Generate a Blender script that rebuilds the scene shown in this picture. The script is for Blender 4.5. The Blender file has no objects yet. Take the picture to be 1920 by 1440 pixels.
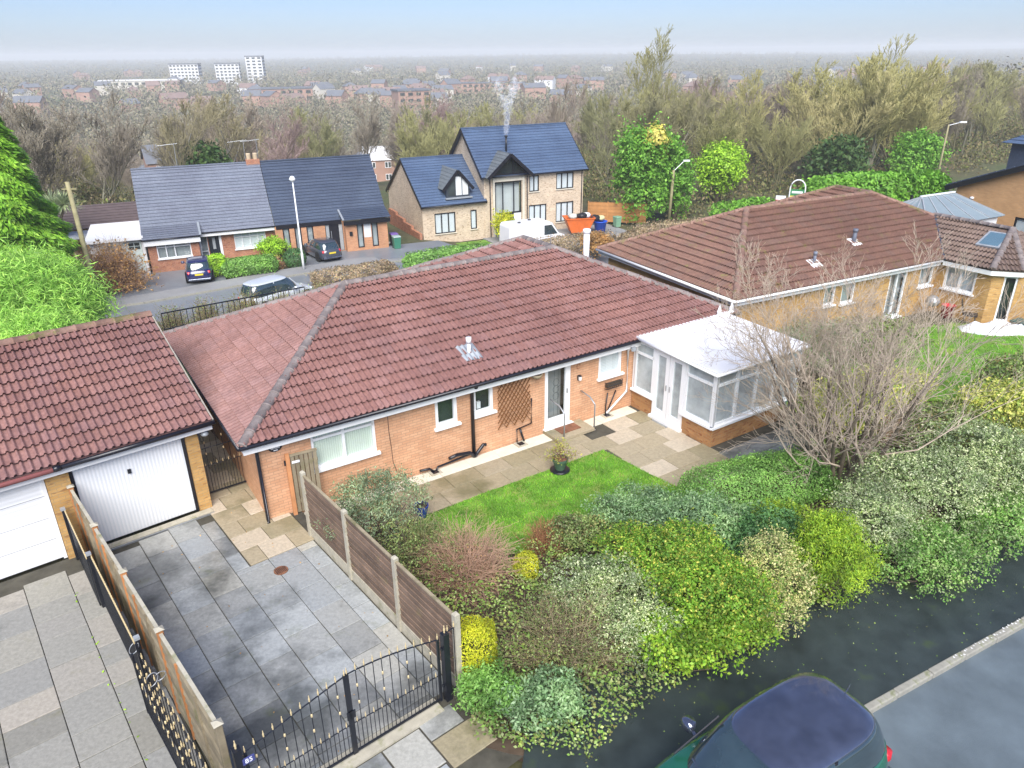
import bpy, bmesh, math, random, zlib
import numpy as np
from mathutils import Matrix, Vector
R = math.radians
rng = np.random.default_rng(7)
random.seed(7)
sc = bpy.context.scene
col = sc.collection

# ------------------------------------------------------------------ camera
CAM = Vector((0.0, 0.0, 10.0))
PITCH, ROLL = 0.4225, -0.0105
cd = bpy.data.cameras.new('camera')
cd.sensor_width = 36.0
cd.lens = 25.85
cd.clip_start, cd.clip_end = 0.1, 9000
cam = bpy.data.objects.new('camera', cd)
r0, u0 = Vector((1, 0, 0)), Vector((0, math.sin(PITCH), math.cos(PITCH)))
cr = r0 * math.cos(ROLL) + u0 * math.sin(ROLL)
cu = -r0 * math.sin(ROLL) + u0 * math.cos(ROLL)
cb = Vector((0, -math.cos(PITCH), math.sin(PITCH)))
cam.matrix_world = Matrix((
    (cr.x, cu.x, cb.x, CAM.x), (cr.y, cu.y, cb.y, CAM.y), (cr.z, cu.z, cb.z, CAM.z), (0, 0, 0, 1)))
col.objects.link(cam)
sc.camera = cam

# ------------------------------------------------------------------ sky, sun, exposure
SUN_EL, SUN_AZ = R(46), R(179)          # clockwise from +Y, light from behind the camera and to its right
wd = bpy.data.worlds.new('World')
sc.world = wd
wd.use_nodes = True
wn, wl = wd.node_tree.nodes, wd.node_tree.links
sky = wn.new('ShaderNodeTexSky')
sky.sky_type = 'NISHITA'
sky.sun_disc = False
sky.sun_elevation, sky.sun_rotation = SUN_EL, SUN_AZ
sky.air_density, sky.dust_density, sky.ozone_density = 1.0, 0.6, 1.5
hs = wn.new('ShaderNodeHueSaturation')
hs.inputs['Saturation'].default_value = 0.95
wl.new(sky.outputs[0], hs.inputs['Color'])
tint = wn.new('ShaderNodeMix'); tint.data_type, tint.blend_type = 'RGBA', 'MULTIPLY'; tint.inputs[0].default_value = 1.0
tint.inputs[7].default_value = (0.365, 0.435, 0.63, 1)
wl.new(hs.outputs[0], tint.inputs[6])
wl.new(tint.outputs[2], wn['Background'].inputs['Color'])
wn['Background'].inputs['Strength'].default_value = 0.05
sl = bpy.data.lights.new('sun', 'SUN')
sl.energy, sl.angle, sl.color = 1.5, R(50), (1.0, 0.96, 0.9)
sun = bpy.data.objects.new('sun', sl)
sdir = Vector((math.sin(SUN_AZ) * math.cos(SUN_EL), math.cos(SUN_AZ) * math.cos(SUN_EL), math.sin(SUN_EL)))
sun.rotation_euler = sdir.to_track_quat('Z', 'Y').to_euler()
sun.location = (-20, -20, 40)
col.objects.link(sun)
vs = sc.view_settings
vs.view_transform, vs.look, vs.gamma, vs.exposure = 'Standard', 'None', 1.0, 2.22
sc.cycles.use_denoising = True
sc.cycles.max_bounces = 6
sc.cycles.diffuse_bounces = 3
sc.cycles.transparent_max_bounces = 10
sc.cycles.volume_bounces = 2
sc.cycles.caustics_reflective = sc.cycles.caustics_refractive = False

# ------------------------------------------------------------------ materials
def nd(t, kind, **kw):
    n = t.nodes.new(kind)
    for k, v in kw.items():
        if k in n.inputs.keys():
            n.inputs[k].default_value = v
        else:
            setattr(n, k, v)
    return n

def ramp(t, fac, stops):
    n = t.nodes.new('ShaderNodeValToRGB')
    e = n.color_ramp.elements
    while len(e) < len(stops):
        e.new(0.5)
    for el, (p, c) in zip(e, stops):
        el.position = p
        el.color = (*c, 1) if len(c) == 3 else c
    t.links.new(fac, n.inputs[0])
    return n.outputs[0]

def mixc(t, fac, a, b, mode='MIX'):
    n = t.nodes.new('ShaderNodeMix')
    n.data_type, n.blend_type = 'RGBA', mode
    for s, v in ((0, fac), (6, a), (7, b)):
        if isinstance(v, (int, float)):
            n.inputs[s].default_value = v
        elif isinstance(v, tuple):
            n.inputs[s].default_value = (*v, 1)
        else:
            t.links.new(v, n.inputs[s])
    return n.outputs[2]

def newmat(name):
    m = bpy.data.materials.new(name)
    m.use_nodes = True
    t = m.node_tree
    return m, t, t.nodes['Principled BSDF']

def coords(t, kind='Object', scale=None):
    n = t.nodes.new('ShaderNodeTexCoord')
    o = n.outputs[kind]
    if scale:
        mp = t.nodes.new('ShaderNodeMapping')
        mp.inputs['Scale'].default_value = scale
        t.links.new(o, mp.inputs[0])
        o = mp.outputs[0]
    return o

def noise(t, vec, scale, detail=3, rough=0.55):
    n = nd(t, 'ShaderNodeTexNoise', Scale=scale, Detail=detail, Roughness=rough)
    t.links.new(vec, n.inputs['Vector'])
    return n.outputs[0]

def rnd(t):
    """one random number per loose piece and object"""
    a = t.nodes.new('ShaderNodeNewGeometry').outputs['Random Per Island']
    b = t.nodes.new('ShaderNodeObjectInfo').outputs['Random']
    s = t.nodes.new('ShaderNodeMath'); s.operation = 'ADD'
    t.links.new(a, s.inputs[0]); t.links.new(b, s.inputs[1])
    f = t.nodes.new('ShaderNodeMath'); f.operation = 'FRACT'
    t.links.new(s.outputs[0], f.inputs[0])
    return f.outputs[0]

def bump(t, b, h, strength=0.3, dist=0.02):
    n = nd(t, 'ShaderNodeBump', Strength=strength, Distance=dist)
    t.links.new(h, n.inputs['Height'])
    t.links.new(n.outputs[0], b.inputs['Normal'])

def sh(c, k):
    return tuple(min(1, max(0, x * k)) for x in c)

M = {}
def plain(name, c, rough=0.6, var=0.18, scale=2.0, spec=0.35, metal=0.0, bmp=0.0, bscale=60, piece=0.0, coat=0.0, stain=None, world=False):
    m, t, b = newmat(name)
    co = coords(t)
    if world:
        co = t.nodes.new('ShaderNodeNewGeometry').outputs['Position']
    n1 = noise(t, co, scale, 5, 0.6)
    cc = ramp(t, n1, [(0.25, sh(c, 1 - var)), (0.75, sh(c, 1 + var))])
    if piece:
        cc = mixc(t, 1.0, cc, ramp(t, rnd(t), [(0, (1 - piece,) * 3), (1, (1 + 0.6 * piece,) * 3)]), 'MULTIPLY')
    if stain:
        sc_, sco, lo = stain
        n2 = noise(t, co, sc_, 4, 0.65)
        cc = mixc(t, ramp(t, n2, [(lo, (0, 0, 0)), (min(1, lo + 0.16), (1, 1, 1))]), cc, sco)
    t.links.new(cc, b.inputs['Base Color'])
    b.inputs['Roughness'].default_value = rough
    b.inputs['Specular IOR Level'].default_value = spec
    b.inputs['Metallic'].default_value = metal
    b.inputs['Coat Weight'].default_value = coat
    if bmp:
        bump(t, b, noise(t, co, bscale, 3), bmp, 0.01)
    M[name] = m
    return m

def leafmat(name, cols, rough=0.5, trans=0.25, spec=0.3):
    m, t, b = newmat(name)
    k = len(cols)
    c = ramp(t, rnd(t), [(i / (k - 1), q) for i, q in enumerate(cols)])
    ng = noise(t, t.nodes.new('ShaderNodeNewGeometry').outputs['Position'], 1.7, 3)
    c = mixc(t, 1.0, c, ramp(t, ng, [(0.3, (0.72, 0.72, 0.70)), (0.5, (1.55, 1.5, 1.3)), (0.72, (2.3, 2.1, 1.65))]), 'MULTIPLY')
    ng2 = noise(t, t.nodes.new('ShaderNodeNewGeometry').outputs['Position'], 0.8, 4, 0.7)
    c = mixc(t, ramp(t, ng2, [(0.60, (0, 0, 0)), (0.75, (0.45, 0.45, 0.45))]), c, (0.2, 0.17, 0.09))
    t.links.new(c, b.inputs['Base Color'])
    b.inputs['Roughness'].default_value = rough
    b.inputs['Specular IOR Level'].default_value = spec
    tr = t.nodes.new('ShaderNodeBsdfTranslucent')
    t.links.new(c, tr.inputs[0])
    mx = t.nodes.new('ShaderNodeMixShader')
    mx.inputs[0].default_value = trans
    t.links.new(b.outputs[0], mx.inputs[1]); t.links.new(tr.outputs[0], mx.inputs[2])
    t.links.new(mx.outputs[0], t.nodes['Material Output'].inputs[0])
    M[name] = m
    return m

def brick(name, c1, c2, mortar, bw=0.225, rh=0.075, ms=0.006, var=0.25, bstr=0.35, patch=None):
    m, t, b = newmat(name)
    uv = coords(t, 'UV')
    n = nd(t, 'ShaderNodeTexBrick', Scale=1.0)
    n.offset = 0.5
    n.inputs['Color1'].default_value = (*c1, 1)
    n.inputs['Color2'].default_value = (*c2, 1)
    n.inputs['Mortar'].default_value = (*mortar, 1)
    n.inputs['Mortar Size'].default_value = ms
    n.inputs['Mortar Smooth'].default_value = 0.1
    n.inputs['Brick Width'].default_value = bw
    n.inputs['Row Height'].default_value = rh
    t.links.new(uv, n.inputs['Vector'])
    n1 = noise(t, uv, 1.3, 5, 0.6)
    c = mixc(t, 1.0, n.outputs[0], ramp(t, n1, [(0.3, (1 - var,) * 3), (0.7, (1 + var,) * 3)]), 'MULTIPLY')
    if patch:
        mp = t.nodes.new('ShaderNodeMapping'); mp.inputs['Scale'].default_value = (1 / bw, 1 / rh, 1)
        t.links.new(uv, mp.inputs[0])
        n2 = noise(t, mp.outputs[0], 0.9, 2, 0.5)
        c = mixc(t, ramp(t, n2, [(0.6, (0, 0, 0)), (0.66, (1, 1, 1))]), c, patch)
    t.links.new(c, b.inputs['Base Color'])
    b.inputs['Roughness'].default_value = 0.85
    b.inputs['Specular IOR Level'].default_value = 0.2
    inv = t.nodes.new('ShaderNodeMath'); inv.operation = 'SUBTRACT'; inv.inputs[0].default_value = 1
    t.links.new(n.outputs[1], inv.inputs[1])
    bump(t, b, inv.outputs[0], bstr, 0.008)
    M[name] = m
    return m

def tilemat(name, cols, moss=None, mossat=0.62, rough=0.55, spec=0.35):
    m, t, b = newmat(name)
    k = len(cols)
    c = ramp(t, rnd(t), [(i / (k - 1), q) for i, q in enumerate(cols)])
    po = t.nodes.new('ShaderNodeNewGeometry').outputs['Position']
    n1 = noise(t, po, 0.4, 5, 0.65)
    c = mixc(t, 1.0, c, ramp(t, n1, [(0.3, (0.82, 0.80, 0.82)), (0.7, (1.16, 1.15, 1.13))]), 'MULTIPLY')
    n3 = noise(t, po, 9.0, 5, 0.7)
    c = mixc(t, 1.0, c, ramp(t, n3, [(0.3, (0.72, 0.7, 0.72)), (0.68, (1.18, 1.18, 1.2))]), 'MULTIPLY')
    if moss:
        n2 = noise(t, po, 2.4, 6, 0.75)
        c = mixc(t, ramp(t, n2, [(mossat, (0, 0, 0)), (mossat + 0.12, (1, 1, 1))]), c, moss)
    t.links.new(c, b.inputs['Base Color'])
    b.inputs['Roughness'].default_value = rough
    b.inputs['Specular IOR Level'].default_value = spec
    bump(t, b, n3, 0.25, 0.01)
    M[name] = m
    return m

def slabmat(name, cols, wet=0.3, stain=(0.05, 0.055, 0.05), at=0.52, dry=0.75, gr=(0.13, 0.15, 0.06)):
    m, t, b = newmat(name)
    k = len(cols)
    c = ramp(t, rnd(t), [(i / (k - 1), q) for i, q in enumerate(cols)])
    po = t.nodes.new('ShaderNodeNewGeometry').outputs['Position']
    n1 = noise(t, po, 0.42, 5, 0.62)
    n2 = noise(t, po, 14.0, 4, 0.7)
    c = mixc(t, 1.0, c, ramp(t, n2, [(0.3, (0.8, 0.8, 0.8)), (0.7, (1.15, 1.15, 1.15))]), 'MULTIPLY')
    mask = ramp(t, n1, [(at - 0.06, (0, 0, 0)), (at + 0.08, (1, 1, 1))])
    c = mixc(t, mask, c, mixc(t, 0.72, c, stain))
    n3 = noise(t, po, 1.6, 6, 0.7)
    c = mixc(t, ramp(t, n3, [(0.58, (0, 0, 0)), (0.78, (0.55, 0.55, 0.55))]), c, gr)
    t.links.new(c, b.inputs['Base Color'])
    rr = ramp(t, n1, [(at - 0.12, (dry,) * 3), (at + 0.1, (wet,) * 3)])
    t.links.new(rr, b.inputs['Roughness'])
    b.inputs['Specular IOR Level'].default_value = 0.5
    bump(t, b, n2, 0.15, 0.006)
    M[name] = m
    return m

def glassmat(name, tint=(0.85, 0.92, 0.9), gloss=0.22):
    m, t, b = newmat(name)
    t.nodes.remove(b)
    tr = nd(t, 'ShaderNodeBsdfTransparent'); tr.inputs[0].default_value = (*tint, 1)
    gl = nd(t, 'ShaderNodeBsdfGlossy'); gl.inputs['Roughness'].default_value = 0.03
    fr = nd(t, 'ShaderNodeLayerWeight', Blend=0.18)
    ad = t.nodes.new('ShaderNodeMath'); ad.operation = 'MULTIPLY_ADD'; ad.inputs[1].default_value = 0.5; ad.inputs[2].default_value = gloss; ad.use_clamp = True
    t.links.new(fr.outputs[1], ad.inputs[0])
    mx = t.nodes.new('ShaderNodeMixShader')
    t.links.new(ad.outputs[0], mx.inputs[0])
    t.links.new(tr.outputs[0], mx.inputs[1]); t.links.new(gl.outputs[0], mx.inputs[2])
    t.links.new(mx.outputs[0], t.nodes['Material Output'].inputs[0])
    M[name] = m
    return m

def slatmat(name, c1, c2, period, axis='x'):
    """hanging blind or ribbed sheet: narrow bands in two close tones with relief"""
    m, t, b = newmat(name)
    uv = coords(t, 'UV')
    w = nd(t, 'ShaderNodeTexWave', Scale=1 / period / 3.1416 * 0.5 * 3.1416 / 3.1416)
    w.wave_type = 'BANDS'; w.bands_direction = 'X' if axis == 'x' else 'Y'
    w.inputs['Scale'].default_value = 0.314 / period
    t.links.new(uv, w.inputs['Vector'])
    t.links.new(ramp(t, w.outputs[1], [(0.1, c1), (0.6, c2)]), b.inputs['Base Color'])
    bump(t, b, w.outputs[1], 0.4, 0.01)
    b.inputs['Roughness'].default_value = 0.6
    M[name] = m
    return m

brick('buff_brick', (0.64, 0.375, 0.225), (0.56, 0.30, 0.17), (0.40, 0.235, 0.145), var=0.14, bstr=0.3)
brick('buff_brick_dark', (0.47, 0.25, 0.10), (0.36, 0.17, 0.07), (0.36, 0.24, 0.14), var=0.2, patch=(0.28, 0.11, 0.05))
brick('golden_brick', (0.55, 0.34, 0.13), (0.45, 0.26, 0.09), (0.38, 0.27, 0.14), var=0.18, patch=(0.34, 0.19, 0.08))
brick('red_brick', (0.46, 0.19, 0.10), (0.35, 0.13, 0.075), (0.42, 0.34, 0.27), var=0.2, patch=(0.22, 0.09, 0.06))
brick('orange_brick', (0.62, 0.36, 0.17), (0.55, 0.31, 0.14), (0.5, 0.34, 0.2), var=0.08)
brick('rose_brick', (0.55, 0.27, 0.14), (0.46, 0.21, 0.11), (0.46, 0.34, 0.24), var=0.15)
brick('cream_stone', (0.66, 0.54, 0.40), (0.56, 0.44, 0.31), (0.58, 0.5, 0.4), var=0.12, patch=(0.30, 0.2, 0.13))
tilemat('red_tile', [(0.23, 0.12, 0.103), (0.263, 0.142, 0.122), (0.246, 0.13, 0.111), (0.28, 0.156, 0.138), (0.252, 0.142, 0.128)], moss=(0.13, 0.15, 0.03), mossat=0.70)
tilemat('garage_tile', [(0.243, 0.129, 0.108), (0.286, 0.159, 0.138), (0.227, 0.121, 0.106), (0.27, 0.155, 0.142)], moss=(0.16, 0.13, 0.09), mossat=0.66)
tilemat('mossy_tile', [(0.175, 0.098, 0.072), (0.205, 0.115, 0.085), (0.19, 0.108, 0.08), (0.185, 0.115, 0.09)], moss=(0.19, 0.17, 0.05), mossat=0.57)
tilemat('brown_tile', [(0.16, 0.115, 0.09), (0.21, 0.155, 0.125), (0.18, 0.13, 0.10)], moss=(0.12, 0.12, 0.05), mossat=0.66)
tilemat('ridge_grey', [(0.20, 0.175, 0.16), (0.26, 0.225, 0.205), (0.23, 0.2, 0.185)], moss=(0.17, 0.16, 0.06), mossat=0.66, rough=0.8)
tilemat('ridge_rust', [(0.25, 0.15, 0.11), (0.30, 0.19, 0.145)], moss=(0.15, 0.15, 0.05), mossat=0.52, rough=0.85)
plain('mortar', (0.33, 0.29, 0.25), 0.9, 0.2, 8)
tilemat('slate_grey', [(0.147, 0.168, 0.208), (0.175, 0.2, 0.243), (0.161, 0.18, 0.221)], rough=0.5)
tilemat('slate_navy', [(0.052, 0.071, 0.109), (0.065, 0.087, 0.128), (0.058, 0.078, 0.117)], rough=0.5)
tilemat('slate_blue', [(0.068, 0.106, 0.175), (0.084, 0.128, 0.206), (0.074, 0.115, 0.189)], rough=0.42, spec=0.5)
tilemat('slate_green', [(0.13, 0.15, 0.155), (0.16, 0.18, 0.185)], rough=0.4)
slabmat('drive_slab', [(0.23, 0.235, 0.23), (0.33, 0.34, 0.33), (0.43, 0.42, 0.37), (0.29, 0.31, 0.32), (0.38, 0.40, 0.40)], wet=0.10, at=0.52, dry=0.30, stain=(0.035, 0.04, 0.038))
slabmat('left_slab', [(0.21, 0.205, 0.18), (0.30, 0.29, 0.25), (0.25, 0.25, 0.235), (0.36, 0.33, 0.28)], wet=0.45, at=0.6, dry=0.8, gr=(0.17, 0.16, 0.07))
slabmat('patio_slab', [(0.31, 0.26, 0.165), (0.37, 0.31, 0.21), (0.34, 0.29, 0.20), (0.29, 0.25, 0.155)], wet=0.35, at=0.60, dry=0.7, stain=(0.1, 0.1, 0.04), gr=(0.22, 0.19, 0.09))
slabmat('pale_slab', [(0.46, 0.39, 0.29), (0.52, 0.45, 0.35)], wet=0.4, at=0.66, dry=0.7, stain=(0.2, 0.17, 0.08), gr=(0.3, 0.27, 0.16))
plain('pale_concrete', (0.66, 0.61, 0.5), 0.8, 0.12, 3, bmp=0.1)
plain('joint', (0.07, 0.065, 0.05), 0.95, 0.4, 3)
plain('concrete', (0.42, 0.39, 0.31), 0.85, 0.2, 5, bmp=0.15, stain=(3.0, (0.25, 0.25, 0.14), 0.55))
plain('upvc', (0.83, 0.84, 0.85), 0.3, 0.03, 1, spec=0.5)
plain('white_paint', (0.80, 0.80, 0.80), 0.45, 0.05, 1.5)
slatmat('garage_white', (0.74, 0.77, 0.79), (0.83, 0.84, 0.85), 0.075)
slatmat('sectional_white', (0.80, 0.81, 0.82), (0.84, 0.845, 0.85), 0.11, 'y')
slatmat('blind_green', (0.66, 0.72, 0.62), (0.78, 0.84, 0.74), 0.055)
slatmat('blind_white', (0.66, 0.69, 0.72), (0.8, 0.82, 0.84), 0.05, 'y')
slatmat('drape_white', (0.70, 0.72, 0.76), (0.82, 0.84, 0.87), 0.12)
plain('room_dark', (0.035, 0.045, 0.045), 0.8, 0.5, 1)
plain('room_grey', (0.34, 0.36, 0.37), 0.8, 0.3, 0.8)
plain('room_pale', (0.66, 0.68, 0.68), 0.8, 0.1, 0.8)
plain('black_plastic', (0.012, 0.012, 0.018), 0.28, 0.2, 2, spec=0.5)
plain('black_metal', (0.012, 0.014, 0.02), 0.35, 0.3, 4, spec=0.5)
plain('grey_metal', (0.42, 0.44, 0.46), 0.4, 0.1, 4, metal=0.6)
plain('lead', (0.36, 0.39, 0.42), 0.55, 0.2, 4, metal=0.3)
plain('gold', (0.72, 0.58, 0.33), 0.38, 0.1, 6, metal=0.25)
plain('red_plastic', (0.36, 0.13, 0.12), 0.5, 0.15, 2)
plain('fence_wood', (0.21, 0.145, 0.105), 0.8, 0.35, 2.5, bmp=0.4, bscale=30, piece=0.25, stain=(2.2, (0.20, 0.17, 0.08), 0.6))
plain('old_wood', (0.27, 0.225, 0.15), 0.85, 0.35, 3.0, bmp=0.4, bscale=30, piece=0.3, stain=(2.0, (0.16, 0.15, 0.07), 0.56))
plain('rust_wood', (0.44, 0.19, 0.07), 0.75, 0.22, 3.0, bmp=0.2, piece=0.15)
plain('trellis_wood', (0.17, 0.075, 0.025), 0.75, 0.25, 4.0)
plain('gate_orange', (0.55, 0.25, 0.11), 0.7, 0.2, 3.0)
plain('pole_wood', (0.30, 0.27, 0.15), 0.85, 0.3, 3.0, bmp=0.2)
plain('rust', (0.2, 0.09, 0.05), 0.85, 0.4, 6)
plain('asphalt_wet', (0.032, 0.043, 0.043), 0.42, 0.45, 1.6, spec=0.5, bmp=0.6, bscale=120, stain=(0.8, (0.05, 0.075, 0.02), 0.58), world=True)
plain('asphalt', (0.115, 0.145, 0.165), 0.5, 0.3, 1.1, spec=0.4, bmp=0.6, bscale=110, stain=(0.35, (0.075, 0.09, 0.1), 0.6), world=True)
plain('asphalt_far', (0.19, 0.205, 0.225), 0.4, 0.2, 0.3, spec=0.4, world=True)
plain('paving_far', (0.26, 0.26, 0.26), 0.7, 0.2, 0.4, world=True)
plain('kerbstone', (0.30, 0.29, 0.25), 0.8, 0.25, 4, bmp=0.2, stain=(4.0, (0.18, 0.19, 0.1), 0.55))
plain('kerbpaint', (0.7, 0.7, 0.68), 0.7, 0.2, 8)
plain('soil', (0.075, 0.052, 0.035), 0.95, 0.4, 3, bmp=0.6, bscale=14, world=True)
plain('bark', (0.155, 0.125, 0.09), 0.9, 0.35, 4, bmp=0.4, bscale=20)
plain('bark_moss', (0.17, 0.175, 0.065), 0.9, 0.3, 2)
plain('bark_red', (0.24, 0.125, 0.085), 0.9, 0.25, 5)
plain('lawn_base', (0.12, 0.24, 0.03), 0.9, 0.4, 1.6, bmp=0.3, bscale=50, stain=(1.1, (0.27, 0.30, 0.08), 0.5), world=True)
glassmat('glass', (0.93, 0.97, 0.96), 0.05)
glassmat('glass_clear', (0.96, 0.99, 0.99), 0.05)
glassmat('glass_roof', (0.55, 0.72, 0.8), 0.30)
plain('terra', (0.35, 0.16, 0.09), 0.8)
plain('pot_green', (0.065, 0.12, 0.075), 0.5, 0.15, 5)
plain('pot_blue', (0.03, 0.07, 0.36), 0.25, 0.2, 5, spec=0.6)
plain('birdbath_green', (0.13, 0.28, 0.20), 0.6, 0.2, 6)
plain('white_sheet', (0.75, 0.77, 0.82), 0.6, 0.06, 2)

m_, t_, b_ = newmat('polycarbonate')
b_.inputs['Base Color'].default_value = (0.95, 0.95, 0.955, 1); b_.inputs['Roughness'].default_value = 0.35
tr_ = t_.nodes.new('ShaderNodeBsdfTranslucent'); tr_.inputs[0].default_value = (0.9, 0.92, 0.93, 1)
mx_ = t_.nodes.new('ShaderNodeMixShader'); mx_.inputs[0].default_value = 0.16
t_.links.new(b_.outputs[0], mx_.inputs[1]); t_.links.new(tr_.outputs[0], mx_.inputs[2]); t_.links.new(mx_.outputs[0], t_.nodes['Material Output'].inputs[0])
M['polycarbonate'] = m_

m_, t_, b_ = newmat('pale_film_glass')                        # clear panes with added pale film, painting on the brightness of the interior
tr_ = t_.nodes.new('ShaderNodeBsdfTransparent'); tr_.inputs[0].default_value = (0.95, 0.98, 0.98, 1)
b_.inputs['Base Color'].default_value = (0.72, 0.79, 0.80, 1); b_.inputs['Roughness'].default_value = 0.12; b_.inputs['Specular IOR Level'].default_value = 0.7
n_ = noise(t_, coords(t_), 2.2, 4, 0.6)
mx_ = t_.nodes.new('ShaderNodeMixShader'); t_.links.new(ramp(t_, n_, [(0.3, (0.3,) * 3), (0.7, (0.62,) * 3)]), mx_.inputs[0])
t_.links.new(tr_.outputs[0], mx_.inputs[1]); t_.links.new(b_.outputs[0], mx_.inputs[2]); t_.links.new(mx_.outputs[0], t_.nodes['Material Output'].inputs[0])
M['pale_film_glass'] = m_
# ------------------------------------------------------------------ mesh helpers
def set_uv(me):
    nl = len(me.loops)
    if nl == 0:
        return
    uv = me.uv_layers.new(name='uv')
    nv, npol = len(me.vertices), len(me.polygons)
    co = np.empty(nv * 3); me.vertices.foreach_get('co', co); co = co.reshape(-1, 3)
    li = np.empty(nl, int); me.loops.foreach_get('vertex_index', li)
    nr = np.empty(npol * 3); me.polygons.foreach_get('normal', nr); nr = nr.reshape(-1, 3)
    lt = np.empty(npol, int); me.polygons.foreach_get('loop_total', lt)
    n = np.repeat(nr, lt, axis=0)
    p = co[li]
    h = np.hypot(n[:, 0], n[:, 1])
    flat = h < 0.35
    hx, hy = np.where(h > 1e-6, n[:, 0] / np.maximum(h, 1e-6), 0), np.where(h > 1e-6, n[:, 1] / np.maximum(h, 1e-6), 1)
    u = -hy * p[:, 0] + hx * p[:, 1]
    out = np.where(flat[:, None], p[:, :2], np.stack([u, p[:, 2]], 1))
    uv.data.foreach_set('uv', out.astype(np.float32).ravel())

def fast_mesh(name, V, F, mats, smooth=False, mi=None):
    V = np.asarray(V, np.float32); F = np.asarray(F, np.int32)
    me = bpy.data.meshes.new(name)
    k = F.shape[1]
    me.vertices.add(len(V)); me.vertices.foreach_set('co', V.ravel())
    me.loops.add(F.size); me.loops.foreach_set('vertex_index', F.ravel())
    me.polygons.add(len(F))
    me.polygons.foreach_set('loop_start', np.arange(0, F.size, k, dtype=np.int32))
    me.polygons.foreach_set('loop_total', np.full(len(F), k, np.int32))
    if mi is not None:
        me.polygons.foreach_set('material_index', np.asarray(mi, np.int32))
    if smooth:
        me.polygons.foreach_set('use_smooth', np.ones(len(F), bool))
    for m in (mats if isinstance(mats, (list, tuple)) else [mats]):
        me.materials.append(M[m] if isinstance(m, str) else m)
    me.update(calc_edges=True)
    return me

def obj(name, me, parent=None, mtx=None, loc=None):
    o = bpy.data.objects.new(name, me)
    col.objects.link(o)
    if parent is not None:
        o.parent = parent
    if mtx is not None:
        o.matrix_basis = mtx
    if loc is not None:
        o.location = loc
    return o

def tag(o, label=None, cat=None, group=None, kind=None):
    if label: o['label'] = label
    if cat: o['category'] = cat
    if group: o['group'] = group
    if kind: o['kind'] = kind
    return o

def thing(name, label, cat, loc=(0, 0, 0), rotz=0.0, group=None):
    o = bpy.data.objects.new(name, None)
    col.objects.link(o)
    o.empty_display_size = 0.2
    o.location = loc
    o.rotation_euler = (0, 0, rotz)
    return tag(o, label, cat, group)

def copy_tree(o, parent=None):
    c = o.copy(); col.objects.link(c); c.parent = parent
    for ch in [x for x in bpy.data.objects if x.parent == o] if False else list(o.children):
        copy_tree(ch, c)
    return c

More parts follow.
